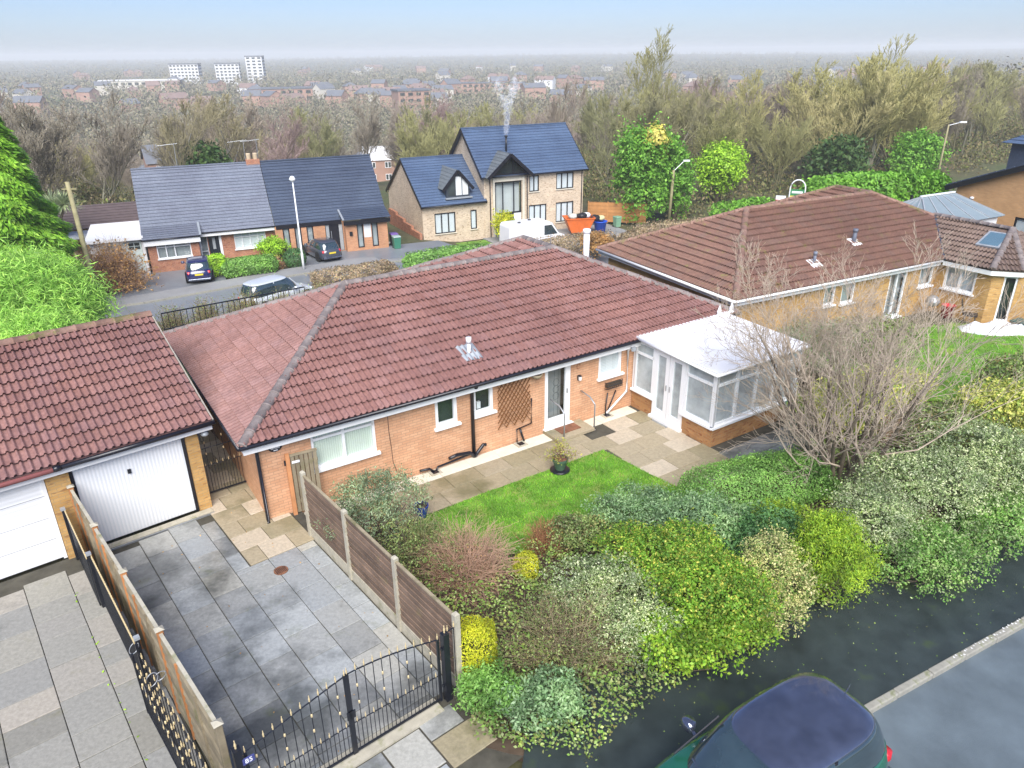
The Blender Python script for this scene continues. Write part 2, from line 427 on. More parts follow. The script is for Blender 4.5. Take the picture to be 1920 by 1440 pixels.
class MB:
    def __init__(s):
        s.v, s.f, s.m, s.n = [], [], [], 0
    def add(s, V, F, mi=0):
        s.v.extend([tuple(map(float, p)) for p in V])
        for f in F:
            s.f.append([i + s.n for i in f]); s.m.append(mi)
        s.n += len(V)
        return s
    def box(s, a, b, mi=0):
        x0, y0, z0 = (min(a[i], b[i]) for i in range(3)); x1, y1, z1 = (max(a[i], b[i]) for i in range(3))
        return s.add([(x0, y0, z0), (x1, y0, z0), (x1, y1, z0), (x0, y1, z0), (x0, y0, z1), (x1, y0, z1), (x1, y1, z1), (x0, y1, z1)],
                     [(0, 3, 2, 1), (4, 5, 6, 7), (0, 1, 5, 4), (1, 2, 6, 5), (2, 3, 7, 6), (3, 0, 4, 7)], mi)
    def bar(s, p, q, w, h, mi=0, up=(0, 0, 1)):
        p, q = Vector(p), Vector(q)
        d = (q - p).normalized(); u = Vector(up)
        if abs(d.dot(u)) > 0.98: u = Vector((0, 1, 0))
        a = d.cross(u).normalized() * (w / 2); b = a.cross(d).normalized() * (h / 2)
        V = [p - a - b, p + a - b, p + a + b, p - a + b, q - a - b, q + a - b, q + a + b, q - a + b]
        return s.add(V, [(0, 1, 2, 3), (7, 6, 5, 4), (0, 4, 5, 1), (1, 5, 6, 2), (2, 6, 7, 3), (3, 7, 4, 0)], mi)
    def tube(s, pts, r, k=8, mi=0, cap=True):
        pts = [Vector(p) for p in pts]
        rs = r if isinstance(r, (list, tuple)) else [r] * len(pts)
        V, F = [], []
        for i, p in enumerate(pts):
            d = (pts[min(i + 1, len(pts) - 1)] - pts[max(i - 1, 0)]).normalized()
            u = Vector((0, 0, 1)) if abs(d.z) < 0.95 else Vector((1, 0, 0))
            a = d.cross(u).normalized(); b = a.cross(d)
            for j in range(k):
                t = 2 * math.pi * j / k
                V.append(p + (a * math.cos(t) + b * math.sin(t)) * rs[i])
        for i in range(len(pts) - 1):
            for j in range(k):
                F.append((i * k + j, i * k + (j + 1) % k, (i + 1) * k + (j + 1) % k, (i + 1) * k + j))
        if cap:
            F.append(tuple(range(k - 1, -1, -1))); F.append(tuple((len(pts) - 1) * k + j for j in range(k)))
        return s.add(V, F, mi)
    def lathe(s, prof, c=(0, 0, 0), k=20, mi=0):
        V, F = [], []
        for r, z in prof:
            for j in range(k):
                t = 2 * math.pi * j / k
                V.append((c[0] + r * math.cos(t), c[1] + r * math.sin(t), c[2] + z))
        for i in range(len(prof) - 1):
            for j in range(k):
                F.append((i * k + j, i * k + (j + 1) % k, (i + 1) * k + (j + 1) % k, (i + 1) * k + j))
        F.append(tuple(range(k - 1, -1, -1))); F.append(tuple((len(prof) - 1) * k + j for j in range(k)))
        return s.add(V, F, mi)
    def poly(s, pts, mi=0):
        return s.add(pts, [tuple(range(len(pts)))], mi)
    def prism(s, pts, dz, mi=0):
        """closed solid: polygon (counter-clockwise seen from its outside) pushed by the vector dz"""
        n = len(pts); dz = Vector(dz)
        V = [Vector(p) for p in pts] + [Vector(p) + dz for p in pts]
        F = [tuple(range(n - 1, -1, -1)), tuple(range(n, 2 * n))] + [(i, (i + 1) % n, n + (i + 1) % n, n + i) for i in range(n)]
        return s.add(V, F, mi)
    def mesh(s, name, mats, smooth=False, uv=True):
        me = bpy.data.meshes.new(name)
        me.from_pydata(s.v, [], s.f)
        for m in (mats if isinstance(mats, (list, tuple)) else [mats]):
            me.materials.append(M[m] if isinstance(m, str) else m)
        if max(s.m, default=0):
            me.polygons.foreach_set('material_index', s.m)
        if smooth:
            me.polygons.foreach_set('use_smooth', [True] * len(me.polygons))
        if uv:
            set_uv(me)
        me.update()
        return me
    def build(s, name, mats, parent=None, smooth=False, mtx=None, loc=None):
        return obj(name, s.mesh(name, mats, smooth), parent, mtx, loc)

def bevel(o, w=0.02, seg=2, ang=35):
    md = o.modifiers.new('bevel', 'BEVEL'); md.width = w; md.segments = seg; md.limit_method = 'ANGLE'; md.angle_limit = R(ang)
    return o

# ------------------------------------------------------------------ walls with openings, windows, doors
class Wall:
    """a straight wall face in its house's coordinates; walking from the origin along ANG the outside is on the right"""
    def __init__(s, house, ox, oy, ang, length, z0, z1):
        s.h, s.o, s.L, s.z0, s.z1 = house, Vector((ox, oy, 0)), length, z0, z1
        s.d = Vector((math.cos(ang), math.sin(ang), 0)); s.n = Vector((math.sin(ang), -math.cos(ang), 0))
        s.op = []
    def P(s, a, out, z):
        p = s.o + s.d * a + s.n * out; return (p.x, p.y, z)
    def hole(s, a0, a1, z0, z1):
        s.op.append((a0, a1, z0, z1))
    def face(s, mb, deep=0.11, top=None, mi=0):
        A = sorted({0, s.L, *[v for o in s.op for v in o[:2]]}); Z = sorted({s.z0, s.z1, *[v for o in s.op for v in o[2:]]})
        for a0, a1 in zip(A, A[1:]):
            for z0, z1 in zip(Z, Z[1:]):
                am, zm = (a0 + a1) / 2, (z0 + z1) / 2
                if any(o[0] < am < o[1] and o[2] < zm < o[3] for o in s.op): continue
                mb.poly([s.P(a0, 0, z0), s.P(a1, 0, z0), s.P(a1, 0, z1), s.P(a0, 0, z1)], mi)
        for a0, a1, z0, z1 in s.op:
            mb.poly([s.P(a0, 0, z0), s.P(a0, -deep, z0), s.P(a0, -deep, z1), s.P(a0, 0, z1)], mi)
            mb.poly([s.P(a1, 0, z1), s.P(a1, -deep, z1), s.P(a1, -deep, z0), s.P(a1, 0, z0)], mi)
            mb.poly([s.P(a0, 0, z1), s.P(a0, -deep, z1), s.P(a1, -deep, z1), s.P(a1, 0, z1)], mi)
            mb.poly([s.P(a0, -deep, z0), s.P(a0, 0, z0), s.P(a1, 0, z0), s.P(a1, -deep, z0)], mi)
    def solid(s, mb, a0, a1, o0, o1, z0, z1, mi=0):
        c = [s.P(a0, o0, z0), s.P(a1, o0, z0), s.P(a1, o1, z0), s.P(a0, o1, z0)]
        if o1 > o0: c = c[::-1]
        V = c + [(x, y, z1) for x, y, _ in c]
        mb.add(V, [(3, 2, 1, 0), (4, 5, 6, 7), (0, 1, 5, 4), (1, 2, 6, 5), (2, 3, 7, 6), (3, 0, 4, 7)] if o1 > o0 or True else [], mi)

def window(w, a0, a1, z0, z1, splits=(), transoms=(), fr='upvc', fw=0.07, back='room_dark', backd=0.22, sill=True, glass='glass', rec=0.03, lab=None, name='window', sillmat=None, proud=0.0):
    """frame as a part of the house, panes, sill and what hangs behind them as its sub-parts; splits and transoms are positions"""
    w.hole(a0, a1, z0, z1)
    mb = MB()
    o0, o1 = -rec - 0.07 + proud, -rec + proud
    cols = [a0, *splits, a1]
    zs = [z0, *transoms, z1]
    w.solid(mb, a0, a0 + fw, o0, o1, z0, z1); w.solid(mb, a1 - fw, a1, o0, o1, z0, z1)
    w.solid(mb, a0 + fw, a1 - fw, o0, o1, z0, z0 + fw); w.solid(mb, a0 + fw, a1 - fw, o0, o1, z1 - fw, z1)
    for sx in splits: w.solid(mb, sx - fw * 0.5, sx + fw * 0.5, o0 - 0.002, o1 + 0.003, z0 + fw, z1 - fw)
    for tz in transoms:
        for ca, cb_ in zip(cols, cols[1:]):
            w.solid(mb, ca + fw * 0.5, cb_ - fw * 0.5, o0, o1, tz - fw * 0.45, tz + fw * 0.45)
    f = mb.build(name, fr, w.h)
    if lab: f['label'] = lab
    for ca, cb_ in zip(cols, cols[1:]):
        for za, zb in zip(zs, zs[1:]):
            g = MB(); om = (o0 + o1) / 2
            g.poly([w.P(ca + fw * 0.4, om, za + fw * 0.4), w.P(cb_ - fw * 0.4, om, za + fw * 0.4), w.P(cb_ - fw * 0.4, om, zb - fw * 0.4), w.P(ca + fw * 0.4, om, zb - fw * 0.4)])
            g.build('pane', glass, f)
    if back:
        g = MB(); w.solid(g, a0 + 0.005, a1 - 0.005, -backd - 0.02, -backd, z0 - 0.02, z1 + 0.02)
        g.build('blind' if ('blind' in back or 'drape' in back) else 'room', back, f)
    if sill:
        g = MB(); w.solid(g, a0 - 0.06, a1 + 0.06, -0.05, 0.09, z0 - 0.06, z0 + 0.004)
        g.build('sill', sillmat or fr, f)
    return f

# ------------------------------------------------------------------ roofs laid tile by tile
def tile_arrays(w, l, rolls, h, lift, th):
    per = w / rolls
    prof = [(0.0, 0.0), (0.38, 0.0), (0.47, 0.7), (0.62, 1.0), (0.77, 0.7), (0.88, 0.0)] if h > 0 else [(0.0, 0.0)]
    xs, zs = [], []
    for r in range(rolls):
        for a, b in prof:
            xs.append((r + a) * per); zs.append(b * h)
    xs.append(w); zs.append(0)
    xs, zs = np.array(xs), np.array(zs)
    n = len(xs)
    low = np.stack([xs, np.zeros(n), zs + lift], 1); up = np.stack([xs, np.full(n, l), zs], 1)
    bot = np.stack([xs, np.full(n, 0.022), zs * 0.75 + lift - th], 1)
    V = np.concatenate([low, up, low, bot])
    F = [(i, i + 1, n + i + 1, n + i) for i in range(n - 1)] + [(3 * n + i, 3 * n + i + 1, 2 * n + i + 1, 2 * n + i) for i in range(n - 1)]
    return V, np.array(F, np.int32)

def face_frame(a, b, pts):
    """a roof face: eave from a to b (outside on the right when walking), its corner points -> matrix and flat outline"""
    a, b = Vector(a), Vector(b)
    x = (b - a).normalized()
    c = max((Vector(p) for p in pts), key=lambda p: (p - a - x * (p - a).dot(x)).length)
    y = (c - a - x * (c - a).dot(x)).normalized()
    z = x.cross(y)
    m = Matrix(((x.x, y.x, z.x, a.x), (x.y, y.y, z.y, a.y), (x.z, y.z, z.z, a.z), (0, 0, 0, 1)))
    mi = m.inverted()
    return m, [(mi @ Vector(p)).to_2d() for p in pts]

def inside(poly, x, y, eps=0.0):
    n = len(poly)
    for i in range(n):
        p, q = poly[i], poly[(i + 1) % n]
        if (q.x - p.x) * (y - p.y) - (q.y - p.y) * (x - p.x) < -eps * (q - p).length: return False
    return True

def lay_tiles(roof, faces, mat, w=0.30, g=0.345, rolls=2, h=0.058, lift=0.066, limit=300, name='tile', keep=None):
    """faces: (matrix, outline); the LIMIT nearest tiles are pieces of their own under ROOF, the others one joined part"""
    V0, F0 = tile_arrays(w, g + 0.06, rolls, h, lift, 0.026)
    shared = fast_mesh('tile', V0, F0, mat, False)
    nrm = len(F0) // 2
    shared.polygons.foreach_set('use_smooth', [i < nrm for i in range(len(F0))])
    items = []
    wm = roof.parent.matrix_basis if roof.parent else Matrix()
    for m, poly in faces:
        area = sum(p.x * q.y - q.x * p.y for p, q in zip(poly, poly[1:] + poly[:1]))
        if area < 0: poly = poly[::-1]
        x0, x1 = min(p.x for p in poly), max(p.x for p in poly); y1 = max(p.y for p in poly)
        nx, ny = int(math.ceil((x1 - x0) / w)) + 1, int(math.ceil(y1 / g))
        for j in range(ny):
            for i in range(nx):
                tx, ty = x0 + i * w - 0.01, j * g - 0.03
                cs = [(tx, ty + 0.03), (tx + w, ty + 0.03), (tx + w, ty + g), (tx, ty + g)]
                ins = [inside(poly, *c) for c in cs]
                if not any(ins) and not inside(poly, tx + w / 2, ty + g / 2): continue
                mt = m @ Matrix.Translation((tx, ty, 0))
                d = ((wm @ mt @ Vector((w / 2, g / 2, 0))) - CAM).length
                items.append((d, mt, None if all(ins) else (poly, tx, ty)))
    items.sort(key=lambda q: q[0])
    rest_v, rest_f, n = [], [], 0
    jit = random.Random(3)
    for k, (d, mt, clip) in enumerate(items):
        me = shared
        if clip:
            bm = bmesh.new(); bm.from_mesh(shared)
            poly, tx, ty = clip
            for i in range(len(poly)):
                p, q = poly[i], poly[(i + 1) % len(poly)]
                e = (q - p).normalized()
                if abs(e.y) < 1e-4 and e.x > 0: continue       # the eave itself: tiles overhang it
                bmesh.ops.bisect_plane(bm, geom=bm.verts[:] + bm.edges[:] + bm.faces[:], plane_co=(p.x - tx, p.y - ty, 0), plane_no=(e.y, -e.x, 0), clear_outer=True)
            if not bm.faces: bm.free(); continue
            me = bpy.data.meshes.new('tile'); bm.to_mesh(me); bm.free()
            if not me.materials: me.materials.append(M[mat])
        mt = mt @ Matrix.Translation((0, 0, jit.uniform(-0.004, 0.006))) @ Matrix.Rotation(jit.uniform(-0.006, 0.006), 4, 'Z')
        if k < limit:
            obj(name, me, roof, mt)
        else:
            if clip:
                vv = np.empty(len(me.vertices) * 3); me.vertices.foreach_get('co', vv); vv = vv.reshape(-1, 3)
                ff = [list(p.vertices) for p in me.polygons]
            else:
                vv, ff = V0, F0
            A = np.array(mt)
            rest_v.append(vv @ A[:3, :3].T + A[:3, 3])
            rest_f.extend([[i + n for i in f] for f in ff]); n += len(vv)
    if rest_v:
        me = bpy.data.meshes.new('tiling')
        me.from_pydata(np.concatenate(rest_v).tolist(), [], rest_f)
        me.materials.append(M[mat]); me.update()
        tag(obj('tiling', me, roof), kind='stuff')

_cap = {}
def caps(roof, p, q, mat, r=0.125, step=0.44, name='ridge_tile', squash=0.75):
    """half-round capping tiles along the line p-q"""
    key = (mat, r, step)
    if key not in _cap:
        V, F = [], []
        k = 8
        for j, (y, rr) in enumerate([(0.0, r * 1.07), (0.05, r * 1.07), (0.055, r), (step + 0.03, r * 0.97)]):
            for i in range(k + 1):
                t = math.pi * i / k
                V.append((-rr * math.cos(t), y, rr * math.sin(t) * squash - 0.03))
        for j in range(3):
            for i in range(k):
                a = j * (k + 1) + i
                F.append((a, a + k + 1, a + k + 2, a + 1))
        V.append((0, 0, -0.04))
        for i in range(k): F.append((i, i + 1, len(V) - 1))
        me = bpy.data.meshes.new('ridge_tile'); me.from_pydata(V, [], F); me.materials.append(M[mat])
        me.polygons.foreach_set('use_smooth', [True] * (3 * k) + [False] * k); me.update()
        _cap[key] = me
    p, q = Vector(p), Vector(q)
    d = q - p; n = max(1, int(round(d.length / step)))
    y = d.normalized(); x = y.cross(Vector((0, 0, 1))).normalized(); z = x.cross(y)
    for i in range(n):
        o = p + d * (i / n)
        m = Matrix(((x.x, y.x, z.x, o.x), (x.y, y.y, z.y, o.y), (x.z, y.z, z.z, o.z), (0, 0, 0, 1)))
        m = m @ Matrix.Scale(d.length / n / step, 4, (0, 1, 0)) @ Matrix.Translation((0, 0, random.uniform(-0.006, 0.008)))
        obj(name, _cap[key], roof, m)

def courses(roof, m, poly, mat, g=0.3, th=0.035, name='tile_course'):
    """far roof: every course one stepped strip, a piece of its own"""
    area = sum(p.x * q.y - q.x * p.y for p, q in zip(poly, poly[1:] + poly[:1]))
    if area < 0: poly = poly[::-1]
    y1 = max(p.y for p in poly)
    n = int(math.ceil(y1 / g - 1e-6))
    def span(y):
        xs = []
        for p, q in zip(poly, poly[1:] + poly[:1]):
            if (p.y - y) * (q.y - y) <= 0 and abs(p.y - q.y) > 1e-9:
                xs.append(p.x + (q.x - p.x) * (y - p.y) / (q.y - p.y))
        return (min(xs), max(xs)) if xs else None
    for j in range(n):
        ya, yb = j * g, min((j + 1) * g, y1 - 1e-4)
        sa, sb = span(max(ya, 1e-4)), span(yb)
        if not sa or not sb: continue
        V = [(sa[0], ya, th), (sa[1], ya, th), (sb[1], yb, 0.006), (sb[0], yb, 0.006), (sa[0], ya, 0), (sa[1], ya, 0)]
        me = bpy.data.meshes.new(name); me.from_pydata([tuple(m @ Vector(v)) for v in V], [], [(0, 1, 2, 3), (4, 5, 1, 0)])
        me.materials.append(M[mat]); set_uv(me); me.update()
        obj(name, me, roof)

# ------------------------------------------------------------------ plants
def unit(n, g=None):
    g = g or rng
    v = g.normal(size=(n, 3)); return v / np.linalg.norm(v, axis=1, keepdims=True)

def leaf_quads(P, N, size, aspect=0.55, droop=0.0, g=None):
    """a four-cornered leaf at every point, lying roughly across N"""
    g = g or rng
    n = len(P)
    t = unit(n, g); t -= N * (t * N).sum(1, keepdims=True)
    t /= np.linalg.norm(t, axis=1, keepdims=True) + 1e-9
    t[:, 2] -= droop; t /= np.linalg.norm(t, axis=1, keepdims=True) + 1e-9
    b = np.cross(N, t); b /= np.linalg.norm(b, axis=1, keepdims=True) + 1e-9
    s = (size * g.uniform(0.65, 1.35, n))[:, None]
    V = np.empty((n, 4, 3))
    V[:, 0] = P - t * s * 0.5; V[:, 1] = P + b * s * aspect * 0.5 + N * s * 0.08
    V[:, 2] = P + t * s * 0.5; V[:, 3] = P - b * s * aspect * 0.5 + N * s * 0.08
    return V.reshape(-1, 3), np.arange(n * 4, dtype=np.int32).reshape(n, 4)

def lump(D, g, k=22, amp=0.28, sharp=0.8):
    L = unit(k, g)
    c = (D @ L.T).max(1)
    return 1 + amp * (np.clip((c - sharp) / (1 - sharp), 0, 1) - 0.45)

def crown_points(n, rad, g, low=-0.25, shell=0.35, amp=0.28, k=22, box=0.0):
    """points on many overlapping clumps that together fill the crown, ragged, with shoots standing out"""
    rad = np.array(rad, float)
    if amp < 0.2 or box:                                   # clipped: one surface with slight unevenness
        D = unit(int(n * 1.7), g); D = D[D[:, 2] > low][:n]
        Dn = D
        if box:
            m = np.abs(D).max(1, keepdims=True); Dn = D * (1 - box) + D / m * box * 0.8
        rr = (1 - shell * g.random(len(D)) ** 1.5) * lump(D, g, k, amp) * (1 + np.where(g.random(len(D)) < 0.06, g.random(len(D)) * 0.16, 0))
        return Dn * rr[:, None] * rad, D
    C = unit(k, g) * (g.random((k, 1)) ** 0.4) * 0.66
    C[:, 2] = np.where(C[:, 2] < low, -C[:, 2], C[:, 2])
    Rr = g.uniform(0.24, 0.46, k) * (1 + amp * 0.4)
    w = Rr ** 2; idx = g.choice(k, int(n * 2.2), p=w / w.sum())
    D = unit(len(idx), g); D[:, 2] = np.where((D[:, 2] < -0.2) & (g.random(len(idx)) < 0.8), -D[:, 2], D[:, 2])
    rr = Rr[idx] * (1 - 0.45 * g.random(len(idx)) ** 1.6)
    sp = g.random(len(idx)) < 0.05; rr = np.where(sp, Rr[idx] * (1 + 0.5 * g.random(len(idx))), rr)
    Q = C[idx] + D * rr[:, None]
    # drop most of what lies deep inside another clump
    deep = np.zeros(len(Q), bool)
    for c, r_ in zip(C, Rr): deep |= (((Q - c) ** 2).sum(1) < (r_ * 0.55) ** 2)
    keep = (~deep | (g.random(len(Q)) < 0.1)) & (Q[:, 2] > low - 0.45)
    Q, D = Q[keep][:n], D[keep][:n]
    return Q * rad, D

def segs_mesh(P0, P1, R0, R1, k=3):
    """tapered sticks"""
    n = len(P0)
    d = P1 - P0; L = np.linalg.norm(d, axis=1, keepdims=True); d = d / np.maximum(L, 1e-6)
    u = np.where(np.abs(d[:, 2:3]) < 0.9, np.array([[0, 0, 1.0]]), np.array([[1.0, 0, 0]]))
    a = np.cross(d, u); a /= np.linalg.norm(a, axis=1, keepdims=True); b = np.cross(a, d)
    V = np.empty((n, 2, k, 3)); t = np.arange(k) * 2 * math.pi / k
    ring = a[:, None, :] * np.cos(t)[None, :, None] + b[:, None, :] * np.sin(t)[None, :, None]
    V[:, 0] = P0[:, None] + ring * R0[:, None, None]; V[:, 1] = P1[:, None] + ring * R1[:, None, None]
    base = (np.arange(n) * 2 * k)[:, None, None]
    j = np.arange(k)
    q = np.stack([j, (j + 1) % k, k + (j + 1) % k, k + j], 1)[None]
    return V.reshape(-1, 3), (base + q).reshape(-1, 4).astype(np.int32)

def sticks(S):
    S = np.array(S, float)
    return S[:, 0:3], S[:, 3:6], S[:, 6], S[:, 7]

def grow_tree(g, height, levels=4, spread=0.75, trunk=0.3, up=0.35, kids=(7, 6, 5, 4), r=0.16, stems=1, twist=0.22, twig=0.006, shrink=0.62, bare=0.25, lean_=(0.15, 0.55)):
    """sticks of a bare tree: list of (p0, p1, r0, r1); returns thick and thin ones"""
    thick, thin = [], []
    def branch(p, d, L, rad, lev):
        n = 5 if lev == 0 else (4 if lev < 3 else 3)
        pts = [np.array(p)]; dirs = []
        dd = np.array(d, float)
        for i in range(n):
            dd = dd + g.normal(size=3) * twist * (0.5 if lev == 0 else 1.0) + np.array([0, 0, up * (0.15 if lev == 0 else 0.35)])
            dd /= np.linalg.norm(dd)
            dirs.append(dd.copy()); pts.append(pts[-1] + dd * L / n)
        for i in range(n):
            ra = rad * (1 - 0.75 * i / n); rb = rad * (1 - 0.75 * (i + 1) / n)
            (thick if ra > 0.035 and lev < 2 else thin).append((*pts[i], *pts[i + 1], max(ra, twig), max(rb, twig * 0.7)))
        if lev >= levels: return
        m = kids[min(lev, len(kids) - 1)]
        for c in range(m):
            f = bare + (1 - bare) * (c + g.random()) / m if lev == 0 else 0.2 + 0.8 * (c + g.random()) / m
            i = min(n - 1, int(f * n)); fr = f * n - i
            q = pts[i] * (1 - fr) + pts[i + 1] * fr
            ax = g.normal(size=3); ax -= dirs[i] * ax.dot(dirs[i]); ax /= np.linalg.norm(ax)
            s = spread * g.uniform(0.7, 1.25)
            nd_ = dirs[i] * math.cos(s) + ax * math.sin(s)
            branch(q, nd_, L * shrink * g.uniform(0.75, 1.15) * (1.15 - 0.45 * f), max(rad * (1 - 0.75 * f) * 0.6, twig), lev + 1)
    for s_ in range(stems):
        a = g.uniform(0, 6.28); lean = 0.08 if stems == 1 else g.uniform(*lean_)
        d0 = np.array([math.cos(a) * lean, math.sin(a) * lean, 1.0]); d0 /= np.linalg.norm(d0)
        branch(np.array([math.cos(a), math.sin(a), 0]) * (0.0 if stems == 1 else 0.12), d0, height * trunk if stems == 1 else height * trunk * g.uniform(0.8, 1.1), r * (1 if stems == 1 else 0.6), 0)
    return thick, thin

def shrub(name, label, loc, rad, mat, n, leaf, group=None, cat='shrub', low=-0.2, shell=0.35, amp=0.28, aspect=0.55, upright=0.0, k=22, box=0.0, stemmat='bark', droop=0.0, part='foliage', stems=26, rot=0.0, seed=None, core=True):
    g = np.random.default_rng(zlib.crc32((name + str(loc)).encode()) % 99991 if seed is None else seed)
    t = thing(name, label, cat, loc, rot, group)
    rad = np.array(rad, float)
    P, D = crown_points(n, rad, g, low, shell, amp, k, box)
    P[:, 2] += rad[2] * 0.9
    N = D + g.normal(size=D.shape) * 0.55
    if upright: N[:, 2] *= (1 - upright)
    N /= np.linalg.norm(N, axis=1, keepdims=True)
    if amp >= 0.2 and not box:                             # leaves sit in sprigs of six, pushed outwards
        m_ = max(1, len(P) // 6); P6 = np.repeat(P[:m_], 6, axis=0); N6 = np.repeat(D[:m_], 6, axis=0)
        P = P6 + N6 * (g.random((len(P6), 1)) * leaf * 2.2) + g.normal(size=P6.shape) * leaf * 0.55
        N = N6 * 0.5 + g.normal(size=P6.shape) * 0.6; N[:, 2] += 0.35; N /= np.linalg.norm(N, axis=1, keepdims=True)
    keep = P[:, 2] > 0.02
    V, F = leaf_quads(P[keep], N[keep], leaf, aspect, droop, g)
    obj(part, fast_mesh(part, V, F, mat), t)
    S = []
    for i in range(stems):
        d = unit(1, g)[0]; d[2] = abs(d[2]) * 0.8 + 0.25
        q0 = np.array([g.normal() * 0.08, g.normal() * 0.08, 0]); q1 = d * rad * 0.55 + np.array([0, 0, rad[2] * 0.35]); q2 = d * rad * 0.98 + np.array([0, 0, rad[2] * 0.75])
        S += [(*q0, *q1, 0.018, 0.011), (*q1, *q2, 0.011, 0.004)]
    V, F = segs_mesh(*sticks(S), k=4)
    obj('stem', fast_mesh('stem', V, F, stemmat), t)['kind'] = 'stuff'
    return t

def twig_shrub(name, label, loc, rad, mat, n, group=None, cat='shrub', seed=1, th=0.006, lean=0.9, kinks=3, sub=4, up=0.3, part='twigs', leafmat_=None, nleaf=0, leaf=0.04):
    g = np.random.default_rng(seed)
    t = thing(name, label, cat, loc, 0, group)
    S = []; tips = []
    rad = np.array(rad, float)
    for i in range(n):
        d = unit(1, g)[0]; d[2] = abs(d[2]) + 0.12; d *= np.array([lean, lean, 1]); d /= np.linalg.norm(d)
        p = np.array([g.normal() * 0.12, g.normal() * 0.12, 0.0]) * rad[0]
        end = p + d * rad * np.array([1, 1, 2.0]) * g.uniform(0.55, 1.05)
        pts = [p]
        for j in range(1, kinks + 1):
            f = j / kinks
            pts.append(p + (end - p) * f + g.normal(size=3) * 0.06 * rad[0] + np.array([0, 0, up * math.sin(f * 3.1) * 0.15 * rad[2]]))
        for j in range(kinks):
            S.append((*pts[j], *pts[j + 1], th * (1.5 - j / kinks), th * (1.5 - (j + 1) / kinks) * 0.9))
        for q in range(sub):
            j = g.integers(1, kinks); f = g.random()
            b = pts[j] * (1 - f) + pts[j + 1] * f
            e = b + (d + unit(1, g)[0] * 0.9) * rad * 0.28 * g.uniform(0.5, 1.2)
            S.append((*b, *e, th * 0.6, th * 0.35)); tips.append(e)
        tips.append(pts[-1])
    V, F = segs_mesh(*sticks(S), k=3)
    V[:, 2] = np.maximum(V[:, 2], 0)
    obj(part, fast_mesh(part, V, F, mat), t)
    if nleaf:
        T = np.array(tips)[g.integers(0, len(tips), nleaf)] + g.normal(size=(nleaf, 3)) * 0.05
        T = T[T[:, 2] > 0.05]
        V, F = leaf_quads(T, unit(len(T), g), leaf, 0.5, 0, g)
        obj('foliage', fast_mesh('foliage', V, F, leafmat_), t)
    return t

# ------------------------------------------------------------------ the lie of the land
HU, HV = np.array([0.8369, 0.5474]), np.array([-0.5474, 0.8369])     # along and across the bungalow
HO = np.array([-5.9413, 14.1044])
def smooth(a, b, x):
    t = np.clip((x - a) / (b - a), 0, 1); return t * t * (3 - 2 * t)
def land(x, y):
    x, y = np.asarray(x, float), np.asarray(y, float)
    s = (x - HO[0]) * HV[0] + (y - HO[1]) * HV[1]; u = (x - HO[0]) * HU[0] + (y - HO[1]) * HU[1]
    d = np.hypot(x, y)
    drop = smooth(11.5, 27, s)
    z = -4.0 * drop - 1.25 * drop * smooth(21, 31, u)
    z = z - 19.0 * smooth(58, 210, s) + 8.0 * smooth(230, 700, d) * smooth(58, 210, s) + 12.0 * smooth(900, 3500, d)
    z = z + np.where(d > 700, 14 * smooth(700, 3200, d) * (0.5 + 0.5 * np.sin(x / 420.0 + 1.3)) * (0.4 + 0.6 * smooth(-200, 1500, x)), 0)
    return z - 0.2
def landz(x, y): return float(land(x, y))
# ------------------------------------------------------------------ ground
def ground():
    ang = np.linspace(0, 2 * math.pi, 241)[:-1]
    rad = np.concatenate([[0.5, 3, 6, 9, 12], np.arange(14, 80, 1.5), np.geomspace(80, 5000, 60)])
    A, Rr = np.meshgrid(ang, rad)
    X, Y = Rr * np.sin(A), Rr * np.cos(A)
    Z = land(X, Y)
    V = np.stack([X, Y, Z], -1).reshape(-1, 3)
    na, nr = len(ang), len(rad)
    i = np.arange(na); F = []
    for j in range(nr - 1):
        F.append(np.stack([j * na + i, j * na + (i + 1) % na, (j + 1) * na + (i + 1) % na, (j + 1) * na + i], 1))
    F = np.concatenate(F)[:, ::-1]
    m, t, b = newmat('earth')
    po = t.nodes.new('ShaderNodeNewGeometry').outputs['Position']
    n1 = noise(t, po, 0.09, 6, 0.65); n2 = noise(t, po, 1.6, 5, 0.7)
    c = ramp(t, n1, [(0.3, (0.075, 0.06, 0.035)), (0.5, (0.085, 0.085, 0.035)), (0.7, (0.055, 0.09, 0.025))])
    c = mixc(t, 1.0, c, ramp(t, n2, [(0.3, (0.6, 0.6, 0.6)), (0.7, (1.4, 1.4, 1.4))]), 'MULTIPLY')
    t.links.new(c, b.inputs['Base Color']); b.inputs['Roughness'].default_value = 0.95
    bump(t, b, n2, 0.5, 0.1)
    M['earth'] = m
    tag(obj('ground', fast_mesh('ground', V, F, 'earth', True)), kind='structure')
ground()

def sheet(name, pts, z, mat, parent=None, thick=0.0, kind='structure'):
    mb = MB()
    if thick: mb.prism([(x, y, z - thick) for x, y in pts], (0, 0, thick))
    else: mb.poly([(x, y, z) for x, y in pts])
    o = mb.build(name, mat, parent)
    if kind and parent is None: o['kind'] = kind
    return o

HL, HR = (HO[0], HO[1], 0.0), R(33.18)              # bungalow frame: x along its front, y to the back
GL, GR = (-6.934, 15.13, 0.0), R(38.96)             # drive and garage frame
def fr_empty(): pass
def toworld(loc, rot, x, y):
    return (loc[0] + x * math.cos(rot) - y * math.sin(rot), loc[1] + x * math.sin(rot) + y * math.cos(rot))

